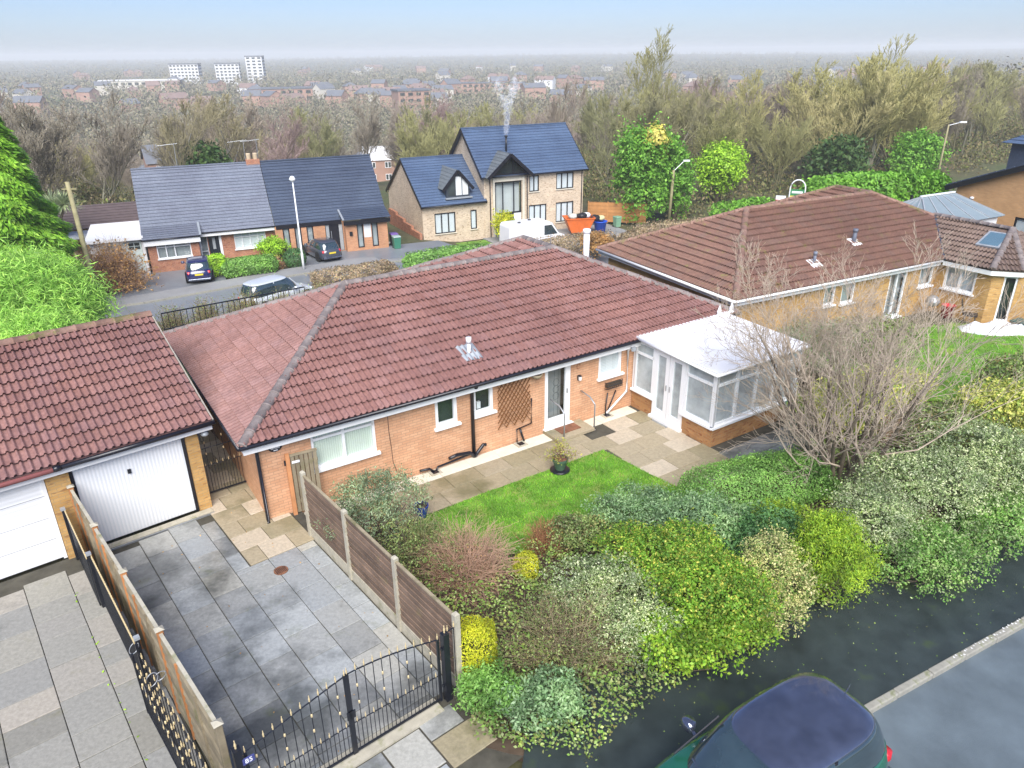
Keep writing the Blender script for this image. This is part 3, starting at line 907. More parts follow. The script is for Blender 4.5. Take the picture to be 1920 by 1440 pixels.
# slabs: every slab an object under its paved area
_slabs = {}
def slab_obj(parent, x0, y0, x1, y1, z, mat, gap=0.006):
    key = (round(x1 - x0, 2), round(y1 - y0, 2), mat)
    if key not in _slabs:
        a, b = (x1 - x0) / 2 - gap, (y1 - y0) / 2 - gap
        c = 0.008
        V = [(-a, -b, -0.05), (a, -b, -0.05), (a, b, -0.05), (-a, b, -0.05), (-a, -b, -c), (a, -b, -c), (a, b, -c), (-a, b, -c), (-a + c, -b + c, 0), (a - c, -b + c, 0), (a - c, b - c, 0), (-a + c, b - c, 0)]
        F = [(8, 9, 10, 11)] + [(4 + i, 4 + (i + 1) % 4, 8 + (i + 1) % 4, 8 + i) for i in range(4)] + [(i, (i + 1) % 4, 4 + (i + 1) % 4, 4 + i) for i in range(4)]
        me = bpy.data.meshes.new('paving_slab'); me.from_pydata(V, [], F); me.materials.append(M[mat]); me.update()
        _slabs[key] = me
    m = Matrix.Translation(((x0 + x1) / 2, (y0 + y1) / 2, z + random.uniform(-0.004, 0.004))) @ Matrix.Rotation(random.uniform(-0.004, 0.004), 4, 'X') @ Matrix.Rotation(random.uniform(-0.004, 0.004), 4, 'Y') @ Matrix.Rotation(random.uniform(-0.004, 0.004), 4, 'Z')
    return obj('paving_slab', _slabs[key], parent, m)

def area(name, loc, rot, pts, z, label=None):
    mb = MB(); mb.poly([(x, y, z) for x, y in pts])
    o = mb.build(name, 'joint'); o.location = loc; o.rotation_euler = (0, 0, rot); o['kind'] = 'structure'
    return o

drv = area('driveway', GL, GR, [(-2.8, -9.9), (1.3, -9.9), (1.3, 0.3), (-2.8, 0.3)], -0.03)
cols_x = [-2.78, -2.08, -1.42, -0.78, -0.06, 0.60, 1.0]
offs = [-0.3, -0.12, 0.0, -0.42, -0.1, -0.5]
for ci in range(6):
    y = 0.06 + offs[ci]
    x0, x1 = cols_x[ci], cols_x[ci + 1]
    while y > -8.0:
        y2 = max(y - 0.79, -8.05)
        ya = min(y, 0.05)
        if x1 > -0.45:
            if ya > -2.57 and x0 < -0.46:                 # beside the pale path only a narrow strip is left
                slab_obj(drv, x0, max(y2, -2.57), -0.46, ya, 0.0, 'drive_slab')
            if y2 < -2.67:
                slab_obj(drv, x0, y2, x1, min(ya, -2.58), 0.0, 'drive_slab')
        else:
            slab_obj(drv, x0, y2, x1, ya, 0.0, 'drive_slab')
        y -= 0.79
# slabs outside the gate
for (x0, y0, x1, y1, mt) in [(-2.6, -9.2, -1.75, -8.42, 0), (-1.72, -9.2, -0.62, -8.42, 0), (-0.6, -9.22, 0.08, -8.42, 0), (0.1, -8.76, 0.75, -8.33, 0), (0.1, -9.4, 0.95, -8.78, 1), (-0.6, -9.9, 0.06, -9.24, 0), (-1.7, -9.9, -0.62, -9.22, 0), (-2.6, -9.9, -1.72, -9.22, 0)]:
    slab_obj(drv, x0, y0, x1, y1, -0.005, 'patio_slab' if mt else 'drive_slab')
mb = MB(); mb.box((-2.6, -8.40, -0.04), (0.6, -8.07, 0.012)); mb.build('sill_strip', 'concrete', drv)
# pale path from the drive to the side gate, and past it along the house
pth = area('side_path', GL, GR, [(-0.45, -2.58), (1.06, -2.58), (1.06, 6.5), (-0.45, 6.5)], -0.026)
y = -2.56
for row in range(14):
    h = 0.62
    xs = [(-0.44, 0.28), (0.28, 1.04)] if row % 2 else [(-0.44, -0.05), (-0.05, 0.6), (0.6, 1.04)]
    for x0, x1 in xs: slab_obj(pth, x0, y, x1, y + h, 0.006, 'patio_slab' if (row + int(x0 * 3)) % 3 else 'pale_slab')
    y += h
# neighbour's drive on the left
ld = area('neighbour_driveway', GL, GR, [(-8.5, -11.0), (-2.82, -11.0), (-2.82, 0.3), (-8.5, 0.3)], -0.03)
cx = [-7.7, -6.8, -6.0, -5.2, -4.35, -3.56, -2.85]
for ci in range(6):
    y = 0.05 + [-.2, -.35, -.1, -.33, -.2, -.45][ci]
    k = 0
    while y > -10.5:
        h = [0.85, 0.6, 0.95, 0.6, 0.92][(k * 2 + ci) % 5]
        slab_obj(ld, cx[ci], y - h, cx[ci + 1], min(y, 0.04), 0.0, 'left_slab')
        y -= h; k += 1

# patio along the bungalow's front (its own frame), pale band against the wall
PZ = -0.10
pat = area('patio', HL, HR, [(0.6, 0.32), (16.2, 0.32), (16.2, -4.4), (9.0, -4.4), (9.0, -2.0), (0.6, -2.0)], PZ - 0.03)
x = 1.2
for i in range(12):
    slab_obj(pat, x, -0.16, min(x + 0.9, 11.6), 0.29, PZ + 0.004, 'pale_concrete' if i not in (8,) else 'patio_slab', 0.004)
    x += 0.9
    if x > 11.5: break
for r_, (ya, yb) in enumerate([(-0.80, -0.17), (-1.45, -0.80)]):
    x = 1.2 - 0.45 * r_
    while x < 9.1:
        slab_obj(pat, x, ya, x + 0.9, yb, PZ, 'patio_slab'); x += 0.9
for r_ in range(7):
    ya = -1.45 - 0.63 * (r_ - 2) - 0.63 if r_ >= 2 else (-0.80 if r_ == 0 else -1.45)
    yb = ya + 0.63
    x = 9.3 - (0.3 if r_ % 2 else 0.0)
    if r_ < 2: x = 10.2 - 0.45 * r_
    while x < (11.7 if yb > -2.9 else 16):
        xe = min(x + 0.9, 11.74) if yb > -2.95 else x + 0.9
        if xe - x > 0.1: slab_obj(pat, x, ya, xe, yb, PZ, ['patio_slab', 'pale_slab', 'patio_slab'][(r_ + int(x)) % 3] if x < 11.5 else 'drive_slab')
        x += 0.9

# lawn with blades
lawn_pts = [(3.4, -1.55), (5.2, -1.46), (7.4, -1.46), (9.15, -1.44), (9.25, -2.2), (9.32, -3.0), (9.6, -4.6), (8, -6.2), (5, -6.4), (2.6, -5.6), (2.2, -3.2)]
lw = sheet('lawn', lawn_pts, PZ + 0.012, 'lawn_base', thick=0.06)
lw.location = HL; lw.rotation_euler = (0, 0, HR)
leafmat('grass_blade', [(0.07, 0.20, 0.018), (0.11, 0.30, 0.025), (0.14, 0.35, 0.035), (0.24, 0.36, 0.06)], trans=0.3)
def blades(name, label, pts, n, z, loc, rot, mat='grass_blade', h=0.05, w=0.008, seed=5):
    g = np.random.default_rng(seed)
    P = [Vector(p) for p in pts]
    x0, x1 = min(p.x for p in P), max(p.x for p in P); y0, y1 = min(p.y for p in P), max(p.y for p in P)
    X = g.uniform(x0, x1, n * 2); Y = g.uniform(y0, y1, n * 2)
    ok = np.zeros(len(X), bool)
    j = len(P) - 1
    for i in range(len(P)):
        c = ((P[i].y > Y) != (P[j].y > Y)) & (X < (P[j].x - P[i].x) * (Y - P[i].y) / (P[j].y - P[i].y + 1e-12) + P[i].x)
        ok ^= c; j = i
    X, Y = X[ok][:n], Y[ok][:n]; n = len(X)
    a = g.uniform(0, 6.283, n); hh = h * g.uniform(0.5, 1.4, n)
    V = np.zeros((n, 3, 3))
    V[:, 0] = np.stack([X - np.cos(a) * w, Y - np.sin(a) * w, np.full(n, z)], 1)
    V[:, 1] = np.stack([X + np.cos(a) * w, Y + np.sin(a) * w, np.full(n, z)], 1)
    V[:, 2] = np.stack([X + g.normal(0, 0.5, n) * hh, Y + g.normal(0, 0.5, n) * hh, z + hh], 1)
    o = obj(name, fast_mesh(name, V.reshape(-1, 3), np.arange(n * 3).reshape(n, 3), mat))
    o.location = loc; o.rotation_euler = (0, 0, rot)
    return tag(o, label, 'grass', kind='stuff')
blades('grass', 'short bright green grass of the curved front lawn', lawn_pts, 52000, PZ + 0.01, HL, HR)

# ------------------------------------------------------------------ road, kerb and pavement in front
KD = Vector((0.888, 0.459, 0)); KN = Vector((-0.459, 0.888, 0)); K0 = Vector((6.07, 9.12, 0))
def kp(a, b): p = K0 + KD * a + KN * b; return (p.x, p.y)
sheet('pavement', [kp(-14, 0.0), kp(40, 0.0), kp(40, 2.6), kp(-5.2, 2.6), kp(-6.2, 1.2), kp(-14, 1.2)], 0.0, 'asphalt_wet', thick=0.14)
sheet('road', [kp(-30, -9), kp(60, -9), kp(60, -0.12), kp(-30, -0.12)], -0.105, 'asphalt')
kroot = thing('kerb', 'grey concrete kerb along the wet footpath with flaked white marks', 'kerb', (K0.x, K0.y, 0), math.atan2(KD.y, KD.x))
kroot['kind'] = 'structure'
kme = bevel(MB().box((-0.452, -0.13, -0.14), (0.452, 0.0, 0.012)).build('kerbstone', 'kerbstone', kroot), 0.02, 2)
kme.location = (-12 * 0.914, 0, 0)
for i in range(-11, 26):
    c = kme.copy(); col.objects.link(c); c.location = (i * 0.914, random.uniform(-0.006, 0.006), random.uniform(-0.004, 0.004))
for i in range(26):
    a = 2.0 + i * 0.085 + random.uniform(-0.02, 0.02)
    mb = MB(); w_ = random.uniform(0.02, 0.05); b_ = -random.uniform(0.025, 0.1)
    mb.poly([(a, b_, 0.0165), (a + w_, b_ - 0.01, 0.0165), (a + w_ * 0.8, b_ + 0.03, 0.0165), (a + 0.01, b_ + 0.025, 0.0165)])
    mb.build('paint_flake', 'kerbpaint', kroot)

# ------------------------------------------------------------------ bungalows
def bungalow(name, label, loc, rot, L, W, ze, hr, D2, tile, ridge, wallmat, zb, windows, limit=300, ins=0.32, eave_end=None):
    """hipped bungalow with a short rear wing; x along the front, y back. windows(wall_front) cuts and fills the openings"""
    t = thing(name, label, 'house', loc, rot)
    E0, E1, E2, E3 = (0, 0, ze), (L, 0, ze), (L, W + D2, ze), (L - W, W + D2, ze)
    E4, E5 = (L - W, W, ze), (0, W, ze)
    R0, R1, R2 = (W / 2, W / 2, ze + hr), (L - W / 2, W / 2, ze + hr), (L - W / 2, W / 2 + D2, ze + hr)
    faces = {'front': (E0, E1, [E0, E1, R1, R0]), 'left': (E5, E0, [E5, E0, R0]), 'rear': (E4, E5, [E4, E5, R0, R1]),
             'wing': (E3, E4, [E3, E4, R1, R2]), 'right': (E1, E2, [E1, E2, R2, R1]), 'end': (E2, E3, [E2, E3, R2])}
    mb = MB()
    for a, b, p in faces.values(): mb.poly([(x, y, z - 0.012) for x, y, z in p])
    mb.poly([(x, y, ze - 0.05) for x, y, z in (E0, E5, E4, E3, E2, E1)])
    roof = mb.build('roof', tile, t)
    return t, roof, dict(E0=E0, E1=E1, E2=E2, E3=E3, E4=E4, E5=E5, R0=R0, R1=R1, R2=R2), {k: face_frame(*v) for k, v in faces.items()}

def gutter(t, pts, mat='black_plastic', r=0.055, name='gutter'):
    mb = MB()
    for p, q in zip(pts, pts[1:]): mb.tube([p, q], r, 8)
    return mb.build(name, mat, t, True)

def fascia(t, segs, z0, z1, mat='white_paint', th=0.02, name='fascia'):
    for (x0, y0), (x1, y1) in segs:
        mb = MB(); mb.bar((x0, y0, (z0 + z1) / 2), (x1, y1, (z0 + z1) / 2), th, z1 - z0); mb.build(name, mat, t)

L_, W_, ZE, HRR, D2_ = 15.94, 8.66, 2.195, 1.9035, 1.75
house, roof, C_, FF = bungalow('bungalow', 'buff brick bungalow with a red tiled hipped roof behind the curved lawn', HL, HR, L_, W_, ZE, HRR, D2_, 'red_tile', 'ridge_grey', 'buff_brick', -0.15, None)
lay_tiles(roof, [FF[k] for k in ('front', 'left', 'wing', 'right', 'rear', 'end')], 'red_tile', limit=300)
up = lambda p, d=0.05: (p[0], p[1], p[2] + d)
for a, b in (('E0', 'R0'), ('E5', 'R0'), ('R0', 'R1'), ('E1', 'R1'), ('R1', 'R2'), ('E3', 'R2')):
    caps(roof, up(C_[a]), up(C_[b]), 'ridge_grey')
fascia(house, [((0.04, 0.06), (L_ - 0.04, 0.06)), ((0.06, 0.08), (0.06, W_)), ((L_ - 0.06, 0.08), (L_ - 0.06, W_ + D2_))], ZE - 0.24, ZE - 0.045)
for pq in ([(-0.04, -0.05, ZE - 0.01), (L_ + 0.04, -0.05, ZE - 0.01)], [(-0.05, -0.04, ZE - 0.01), (-0.05, W_, ZE - 0.01)], [(L_ + 0.05, -0.04, ZE - 0.01), (L_ + 0.05, W_ + D2_, ZE - 0.01)]): gutter(house, pq, r=0.05)
mb = MB(); mb.box((0.07, 0.07, ZE - 0.25), (L_ - 0.07, 0.34, ZE - 0.235)); mb.build('soffit', 'white_paint', house)
mb = MB(); mb.box((0.07, 0.35, ZE - 0.25), (0.42, W_, ZE - 0.235)); mb.build('soffit', 'white_paint', house)
WF = Wall(house, 0.40, 0.32, 0, L_ - 0.8, -0.2, ZE - 0.22)
def wx(x): return x - 0.40
window(WF, wx(1.62), wx(3.25), 0.93, 1.93, (wx(2.43),), (1.70,), back='blind_green', backd=0.105, lab='wide white window with a pale green blind')
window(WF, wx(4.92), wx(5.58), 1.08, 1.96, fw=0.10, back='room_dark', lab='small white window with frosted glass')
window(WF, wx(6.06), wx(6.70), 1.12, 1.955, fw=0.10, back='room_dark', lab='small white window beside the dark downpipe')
wpot = MB(); WF.solid(wpot, wx(6.24), wx(6.36), -0.2, -0.12, 1.23, 1.42); wpot.build('ornament', 'upvc', house)
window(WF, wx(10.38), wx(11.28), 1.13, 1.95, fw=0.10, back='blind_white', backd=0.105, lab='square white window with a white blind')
# front door
WF.hole(wx(8.42), wx(9.34), 0.02, 2.0)
mb = MB(); fw = 0.10
for a0, a1, z0, z1 in ((8.42, 8.54, 0.02, 2.0), (9.16, 9.34, 0.02, 2.0), (8.54, 9.16, 1.90, 2.0), (8.54, 9.16, 0.02, 0.28)):
    WF.solid(mb, wx(a0), wx(a1), -0.08, -0.015, z0, z1)
door = mb.build('front_door', 'upvc', house); door['label'] = 'white door with a full leaded glass pane'
mb = MB(); mb.poly([WF.P(wx(8.53), -0.05, 0.27), WF.P(wx(9.17), -0.05, 0.27), WF.P(wx(9.17), -0.05, 1.91), WF.P(wx(8.53), -0.05, 1.91)]); mb.build('pane', 'glass', door)
mb = MB(); WF.solid(mb, wx(8.44), wx(9.32), -0.5, -0.45, 0, 2.0); mb.build('room', 'room_grey', door)
mb = MB()
for cxx in (8.78, 8.92): mb.tube([WF.P(wx(cxx), -0.045, 0.35), WF.P(wx(cxx), -0.045, 1.85)], 0.004, 4)
for i in range(3):
    zc = 0.95 + 0.22 * i
    mb.tube([WF.P(wx(8.85 + 0.11 * math.cos(q)), -0.045, zc + 0.11 * math.sin(q)) for q in np.linspace(0, 6.283, 9)], 0.004, 4)
mb.tube([WF.P(wx(8.86), -0.045, 1.2), WF.P(wx(9.12), -0.045, 1.3)], 0.004, 4)
mb.build('leading', 'black_metal', door)
mb = MB(); WF.solid(mb, wx(9.20), wx(9.23), -0.01, 0.03, 0.98, 1.12); mb.build('handle', 'grey_metal', door)
mb = MB(); WF.solid(mb, wx(8.36), wx(9.40), -0.02, 0.12, -0.03, 0.025); mb.build('threshold', 'upvc', door)
# walls
mb = MB(); WF.face(mb)
WL = Wall(house, 0.40, W_ - 0.3, -math.pi / 2, W_ - 0.62, -0.2, ZE - 0.22); WL.face(mb)
WR = Wall(house, L_ - 0.40, 0.32, math.pi / 2, W_ + D2_ - 0.62, -0.2, ZE - 0.22); WR.face(mb)
WB = Wall(house, L_ - 0.4, W_ + D2_ - 0.3, math.pi, W_ - 0.8, -0.2, ZE - 0.22); WB.face(mb)
WB2 = Wall(house, L_ - W_ + 0.4, W_ - 0.3, math.pi, L_ - W_, -0.2, ZE - 0.22); WB2.face(mb)
mb.build('wall', 'buff_brick', house)
# downpipes, waste pipes, cable
def pipe(name, pts, r, mat='black_plastic', parent=None, k=10):
    mb = MB(); mb.tube(pts, r, k); return mb.build(name, mat, parent or house, True)
pipe('downpipe', [(0.33, 0.24, ZE - 0.1), (0.36, 0.25, 1.9), (0.36, 0.25, 0.04), (0.34, 0.14, 0.0)], 0.042)
pipe('downpipe', [(6.0, 0.02, ZE - 0.1), (6.0, 0.26, 1.93), (6.0, 0.26, -0.1)], 0.052)
pipe('waste_pipe', [(5.2, 0.2, 0.14), (5.45, 0.22, 0.16), (5.85, 0.22, 0.10), (6.0, 0.22, -0.06)], 0.05)
pipe('waste_pipe', [(6.36, 0.2, 0.2), (6.28, 0.22, 0.22), (6.1, 0.22, 0.04), (6.0, 0.22, -0.06)], 0.05)
pipe('waste_pipe', [(4.33, 0.22, 0.04), (4.6, 0.2, 0.02), (4.72, 0.15, -0.09)], 0.035)
pipe('waste_pipe', [(4.76, 0.15, -0.09), (4.85, 0.2, 0.0), (5.4, 0.25, 0.0), (6.0, 0.25, 0.05)], 0.03)
pipe('waste_pipe', [(7.92, 0.27, 1.16), (7.92, 0.27, 0.38), (7.41, 0.25, 0.34), (7.41, 0.24, -0.08)], 0.022)
pipe('waste_pipe', [(7.62, 0.2, -0.06), (7.56, 0.24, 0.16), (7.55, 0.28, 0.3)], 0.03)
pipe('cable', [(3.6, 0.31, 1.95), (3.6, 0.312, 1.4), (3.63, 0.312, 0.9), (3.64, 0.31, 0.5), (3.72, 0.31, 0.2)], 0.007, k=5)
for gx in (4.72, 7.45, 10.62):
    mb = MB(); mb.box((gx - 0.16, -0.02, PZ), (gx + 0.16, 0.26, PZ + 0.03), 0); mb.box((gx - 0.09, 0.03, PZ + 0.02), (gx + 0.09, 0.2, PZ + 0.036), 1)
    mb.build('gully', ['concrete', 'black_plastic'], house)
pipe('white_downpipe', [(11.45, 0.1, 1.98), (11.47, 0.27, 1.8), (11.5, 0.26, 0.45), (10.66, 0.2, -0.05)], 0.034, 'upvc')
pipe('waste_pipe', [(10.72, 0.25, 0.6), (10.66, 0.24, 0.2), (10.63, 0.2, -0.08)], 0.02)
pipe('waste_pipe', [(11.05, 0.26, 0.6), (10.9, 0.25, 0.3), (10.68, 0.22, -0.08)], 0.02)
# plaque on the wall with its white lettering
pl = thing('house_sign', 'black half-oval house sign with white lettering under the eaves', 'sign', (*toworld(HL, HR, 0.79, 0.30), 1.80), HR)
mb = MB(); n = 14
pts = [(0.17 * math.cos(math.pi * i / n), 0.06 - 0.14 * math.sin(math.pi * i / n)) for i in range(n + 1)]
mb.prism([(x, 0.0, z) for x, z in pts], (0, -0.02, 0)); mb.build('board', 'black_metal', pl)
def text(body, size, parent, mtx, mat, name='lettering', ext=0.002):
    cu_ = bpy.data.curves.new(name, 'FONT'); cu_.body = body; cu_.size = size; cu_.extrude = ext; cu_.align_x = 'CENTER'; cu_.align_y = 'CENTER'
    cu_.materials.append(M[mat])
    tmp = bpy.data.objects.new('tmp', cu_); col.objects.link(tmp)
    dg_ = bpy.context.evaluated_depsgraph_get()
    me = bpy.data.meshes.new_from_object(tmp.evaluated_get(dg_))
    bpy.data.objects.remove(tmp); bpy.data.curves.remove(cu_)
    return obj(name, me, parent, mtx)
FRONT = Matrix.Rotation(R(90), 4, 'X')
mb = MB()
for i in range(7): mb.box((-0.105 + i * 0.03, -0.024, -0.005), (-0.085 + i * 0.03, -0.021, 0.03 + 0.008 * (i % 2)))
mb.build('lettering', 'upvc', pl); mb = MB(); mb.box((-0.05, -0.024, -0.055), (0.05, -0.021, -0.03)); mb.build('lettering', 'upvc', pl)
# vents, flue, light, trellis, basket, planter
fl = MB(); fl.tube([(0, 0, -0.1), (0, 0, 0.36)], 0.055, 12); fl.tube([(0, 0, 0.30), (0, 0, 0.47)], 0.075, 12)
fy = 0.95
fz = ZE + fy * HRR / (W_ / 2)
flo = fl.build('flue', 'upvc', house, True, loc=(6.35, fy, fz + 0.04))
mb = MB(); sl_ = HRR / (W_ / 2)
V = []
for j, yy in enumerate((-0.30, 0.26)):
    for i in range(9):
        V.append((-0.27 + i * 0.0675, yy, yy * sl_ + 0.045 + (0.035 if i % 2 else 0)))
mb.add(V, [(i, i + 1, 10 + i, 9 + i) for i in range(8)]); mb.build('flashing', 'lead', flo, loc=(0, 0, 0.0))
lg = thing('wall_light', 'small black lantern wall light beside the front door', 'lamp', (*toworld(HL, HR, 9.62, 0.30), 1.36), HR)
mb = MB(); mb.box((-0.05, -0.02, -0.07), (0.05, 0.0, 0.09)); mb.build('backplate', 'black_metal', lg)
mb = MB(); mb.box((-0.025, -0.09, -0.06), (0.035, -0.03, 0.06)); mb.build('lamp_glass', 'upvc', lg)
mb = MB(); mb.box((-0.035, -0.1, 0.06), (0.045, -0.02, 0.085)); mb.build('cap', 'black_metal', lg)
trl = thing('trellis', 'brown diamond trellis fixed to the brick wall beside the front door', 'trellis', (*toworld(HL, HR, 6.80, 0.27), 0.5), HR)
for i in range(-11, 13):
    for s_ in (1, -1):
        # diagonal lath clipped to the 1.08 x 1.42 panel
        x0 = i * 0.135
        ts = [(x0 + s_ * zz * 0.72, zz) for zz in np.linspace(0, 1.42, 60)]
        ins_ = [(x, zz) for x, zz in ts if 0 <= x <= 1.08 and not (x < 0.35 and 0.25 < zz < 0.55 and s_ < 0) and not (0.35 < x < 0.8 and 0.9 < zz < 1.15 and s_ > 0) and not (zz < 0.12 and (i % 2))]
        if len(ins_) < 5: continue
        (xa, za), (xb, zb) = ins_[0], ins_[-1]
        mb = MB(); mb.bar((xa, 0.008 * s_ - 0.012, za), (xb, 0.008 * s_ - 0.012, zb), 0.014, 0.028, up=(0, 1, 0)); mb.build('slat', 'trellis_wood', trl)
hb = thing('hanging_basket', 'brown wire basket lying on a bracket under the eaves', 'basket', (*toworld(HL, HR, 8.02, 0.16), 1.78), HR)
mb = MB(); mb.lathe([(0.05, 0), (0.13, 0.05), (0.17, 0.14), (0.15, 0.14), (0.1, 0.06)], k=16); mb.build('bowl', 'old_wood', hb, True)
mb = MB(); mb.tube([(0.1, 0.14, 0.16), (0.34, 0.13, 0.18)], 0.012, 6); mb.tube([(0.1, 0.14, 0.05), (0.1, 0.0, 0.16)], 0.012, 6); mb.build('bracket', 'black_metal', hb)
mb = MB(); mb.lathe([(0.13, 0.11), (0.12, 0.16), (0.04, 0.18)], k=12); mb.build('moss', 'soil', hb, True)
hp = thing('hay_rack_planter', 'black iron hay rack planter on the wall below the square window', 'planter', (*toworld(HL, HR, 10.92, 0.29), 0.76), HR)
mb = MB()
for z in (0.0, 0.1, 0.2): mb.tube([(-0.32, -0.02, z), (-0.30, -0.13 - 0.03 * z, z), (0.30, -0.13 - 0.03 * z, z), (0.32, -0.02, z)], 0.008, 5)
for i in range(9): xx = -0.3 + i * 0.075; mb.tube([(xx, -0.13, 0.21), (xx, -0.12, 0.0), (xx, -0.01, -0.04)], 0.007, 5)
mb.build('frame', 'black_metal', hp)
mb = MB(); mb.box((-0.29, -0.12, 0.04), (0.29, -0.015, 0.17)); mb.build('liner', 'soil', hp)
sp = thing('floodlight', 'small grey floodlight on the fascia corner above the conservatory', 'lamp', (*toworld(HL, HR, 11.38, 0.0), 1.98), HR)
mb = MB(); mb.box((-0.07, -0.1, -0.06), (0.07, -0.03, 0.06)); mb.build('head', 'lead', sp); mb = MB(); mb.box((-0.02, -0.04, -0.02), (0.02, 0.06, 0.02)); mb.build('arm', 'black_plastic', sp)
bell = thing('wall_bracket', 'small terracotta ring bracket on the wall above the lantern', 'bracket', (*toworld(HL, HR, 9.60, 0.31), 1.72), HR)
mb = MB(); mb.tube([(0.06 * math.cos(q), -0.015, 0.08 * math.sin(q)) for q in np.linspace(0.4, 5.4, 10)], 0.009, 5); mb.build('ring', 'terra', bell)
# door step and its handrails
st = thing('door_step', 'low concrete step with a brown mat at the white front door', 'step', (*toworld(HL, HR, 8.95, 0.0), PZ), HR)
mb = MB(); mb.box((-0.6, -0.42, 0), (0.75, 0.3, 0.10)); bevel(mb.build('tread', 'patio_slab', st), 0.01)
mb = MB(); mb.box((-0.28, -0.2, 0.102), (0.42, 0.18, 0.118)); mb.build('mat', 'rust', st)
for nm, xx, s_ in (('left', 8.62, -1), ('right', 9.72, 1)):
    hr_ = thing('handrail', 'grey tubular handrail on the ' + ('trellis side' if s_ < 0 else 'lantern side') + ' of the front door step', 'handrail', (*toworld(HL, HR, xx, 0.0), PZ), HR)
    mb = MB(); mb.tube([(0.0, 0.30, 1.02), (0.0, -0.12, 0.98), (0.0, -0.32, 0.86), (0.0, -0.36, 0.82), (0.0, -0.36, 0.0)], 0.021, 8); mb.build('rail', 'grey_metal', hr_, True)
    mb = MB(); mb.lathe([(0.05, 0), (0.05, 0.012), (0.02, 0.014)], (0, -0.36, 0), 10); mb.build('foot_plate', 'grey_metal', hr_)
# ------------------------------------------------------------------ garage block
gar = thing('garage', 'pair of garages with a shared red tiled roof and white doors', 'garage', GL, GR)
GZ, GD, GH, GX = 2.36, 3.834, 1.562, -9.2
ea, eb = (GX, 0, GZ), (0, 0, GZ)
ra, rb = (GX, GD, GZ + GH), (0, GD, GZ + GH)
ba, bb = (GX, 2 * GD, GZ), (0, 2 * GD, GZ)
mb = MB(); mb.poly([(x, y, z - 0.012) for x, y, z in (ea, eb, rb, ra)]); mb.poly([(x, y, z - 0.012) for x, y, z in (bb, ba, ra, rb)])
groof = mb.build('roof', 'garage_tile', gar)
lay_tiles(groof, [face_frame(ea, eb, [ea, eb, rb, ra])], 'garage_tile', limit=300, h=0.058, lift=0.068)
lay_tiles(groof, [face_frame(bb, ba, [bb, ba, ra, rb])], 'garage_tile', limit=0, h=0.058, lift=0.068)
caps(groof, up(ra, 0.045), up(rb, 0.045), 'ridge_rust', r=0.14)
mb = MB(); mb.bar((0.03, -0.02, GZ - 0.02), (0.03, GD, GZ + GH - 0.02), 0.03, 0.12); mb.bar((0.03, 2 * GD, GZ - 0.02), (0.03, GD, GZ + GH - 0.02), 0.03, 0.12); mb.build('verge', 'mortar', gar)
gutter(gar, [(-3.18, -0.06, GZ - 0.04), (0.05, -0.06, GZ - 0.04)]); gutter(gar, [(GX, -0.06, GZ - 0.05), (-3.24, -0.06, GZ - 0.05)], 'red_plastic')
mb = MB(); mb.tube([(-3.24, -0.06, GZ - 0.04), (-3.1, -0.06, GZ - 0.04)], 0.068, 10); mb.build('gutter_union', 'black_plastic', gar, True)
fascia(gar, [((GX, 0.05), (0.0, 0.05))], GZ - 0.24, GZ - 0.04)
GW = Wall(gar, GX, 0.25, 0, -GX - 0.30, -0.1, GZ - 0.05)
ga = lambda x: x - GX
GW.hole(ga(-2.98), ga(-0.58), -0.1, 2.13); GW.hole(ga(-5.95), ga(-3.42), -0.1, 2.13)
mb = MB(); GW.face(mb, 0.16)
gs = Wall(gar, -0.30, 0.25, math.pi / 2, 2 * GD - 0.5, -0.1, GZ); gs.face(mb)
mb.poly([(-0.30, 0.25, GZ), (-0.30, 2 * GD - 0.25, GZ), (-0.30, GD, GZ + GH - 0.1)])
mb.build('wall', 'golden_brick', gar)
def gdoor(name, x0, x1, mat, lab, side, frm):
    mb = MB(); GW.solid(mb, ga(x0), ga(x1), -0.13, -0.085, 0.03, 2.1)
    d = mb.build(name, mat, gar); d['label'] = lab
    mb = MB(); GW.solid(mb, ga(x0) - 0.07, ga(x0), -0.14, -0.06, 0, 2.13); mb.build('frame', frm, d); mb = MB(); GW.solid(mb, ga(x1), ga(x1) + 0.07, -0.14, -0.06, 0, 2.13); mb.build('frame', frm, d)
    if side:
        mb = MB(); GW.solid(mb, ga(x0) + 1.02, ga(x0) + 1.09, -0.085, -0.05, 0.92 + 0.6, 1.02 + 0.6); mb.lathe([(0.02, 0), (0.025, 0.05), (0, 0.06)], GW.P(ga(x0) + 1.055, -0.04, 1.53), 8); mb.build('handle', 'black_metal', d)
    else:
        for i in range(1, 4):
            mb = MB(); GW.solid(mb, ga(x0), ga(x1), -0.086, -0.083, 0.53 * i, 0.53 * i + 0.012); mb.build('section_joint', 'grey_metal', d)
    return d
gdoor('garage_door', -2.90, -0.66, 'garage_white', 'white ribbed up-and-over door with a small black handle', 1, 'black_plastic')
gdoor('garage_door', -5.85, -3.50, 'sectional_white', 'smooth white sectional door of the left garage', 0, 'upvc')
mb = MB(); mb.box((-2.9, 0.02, 0.0), (-0.35, 0.22, 0.02)); mb.build('door_sill', 'concrete', gar)
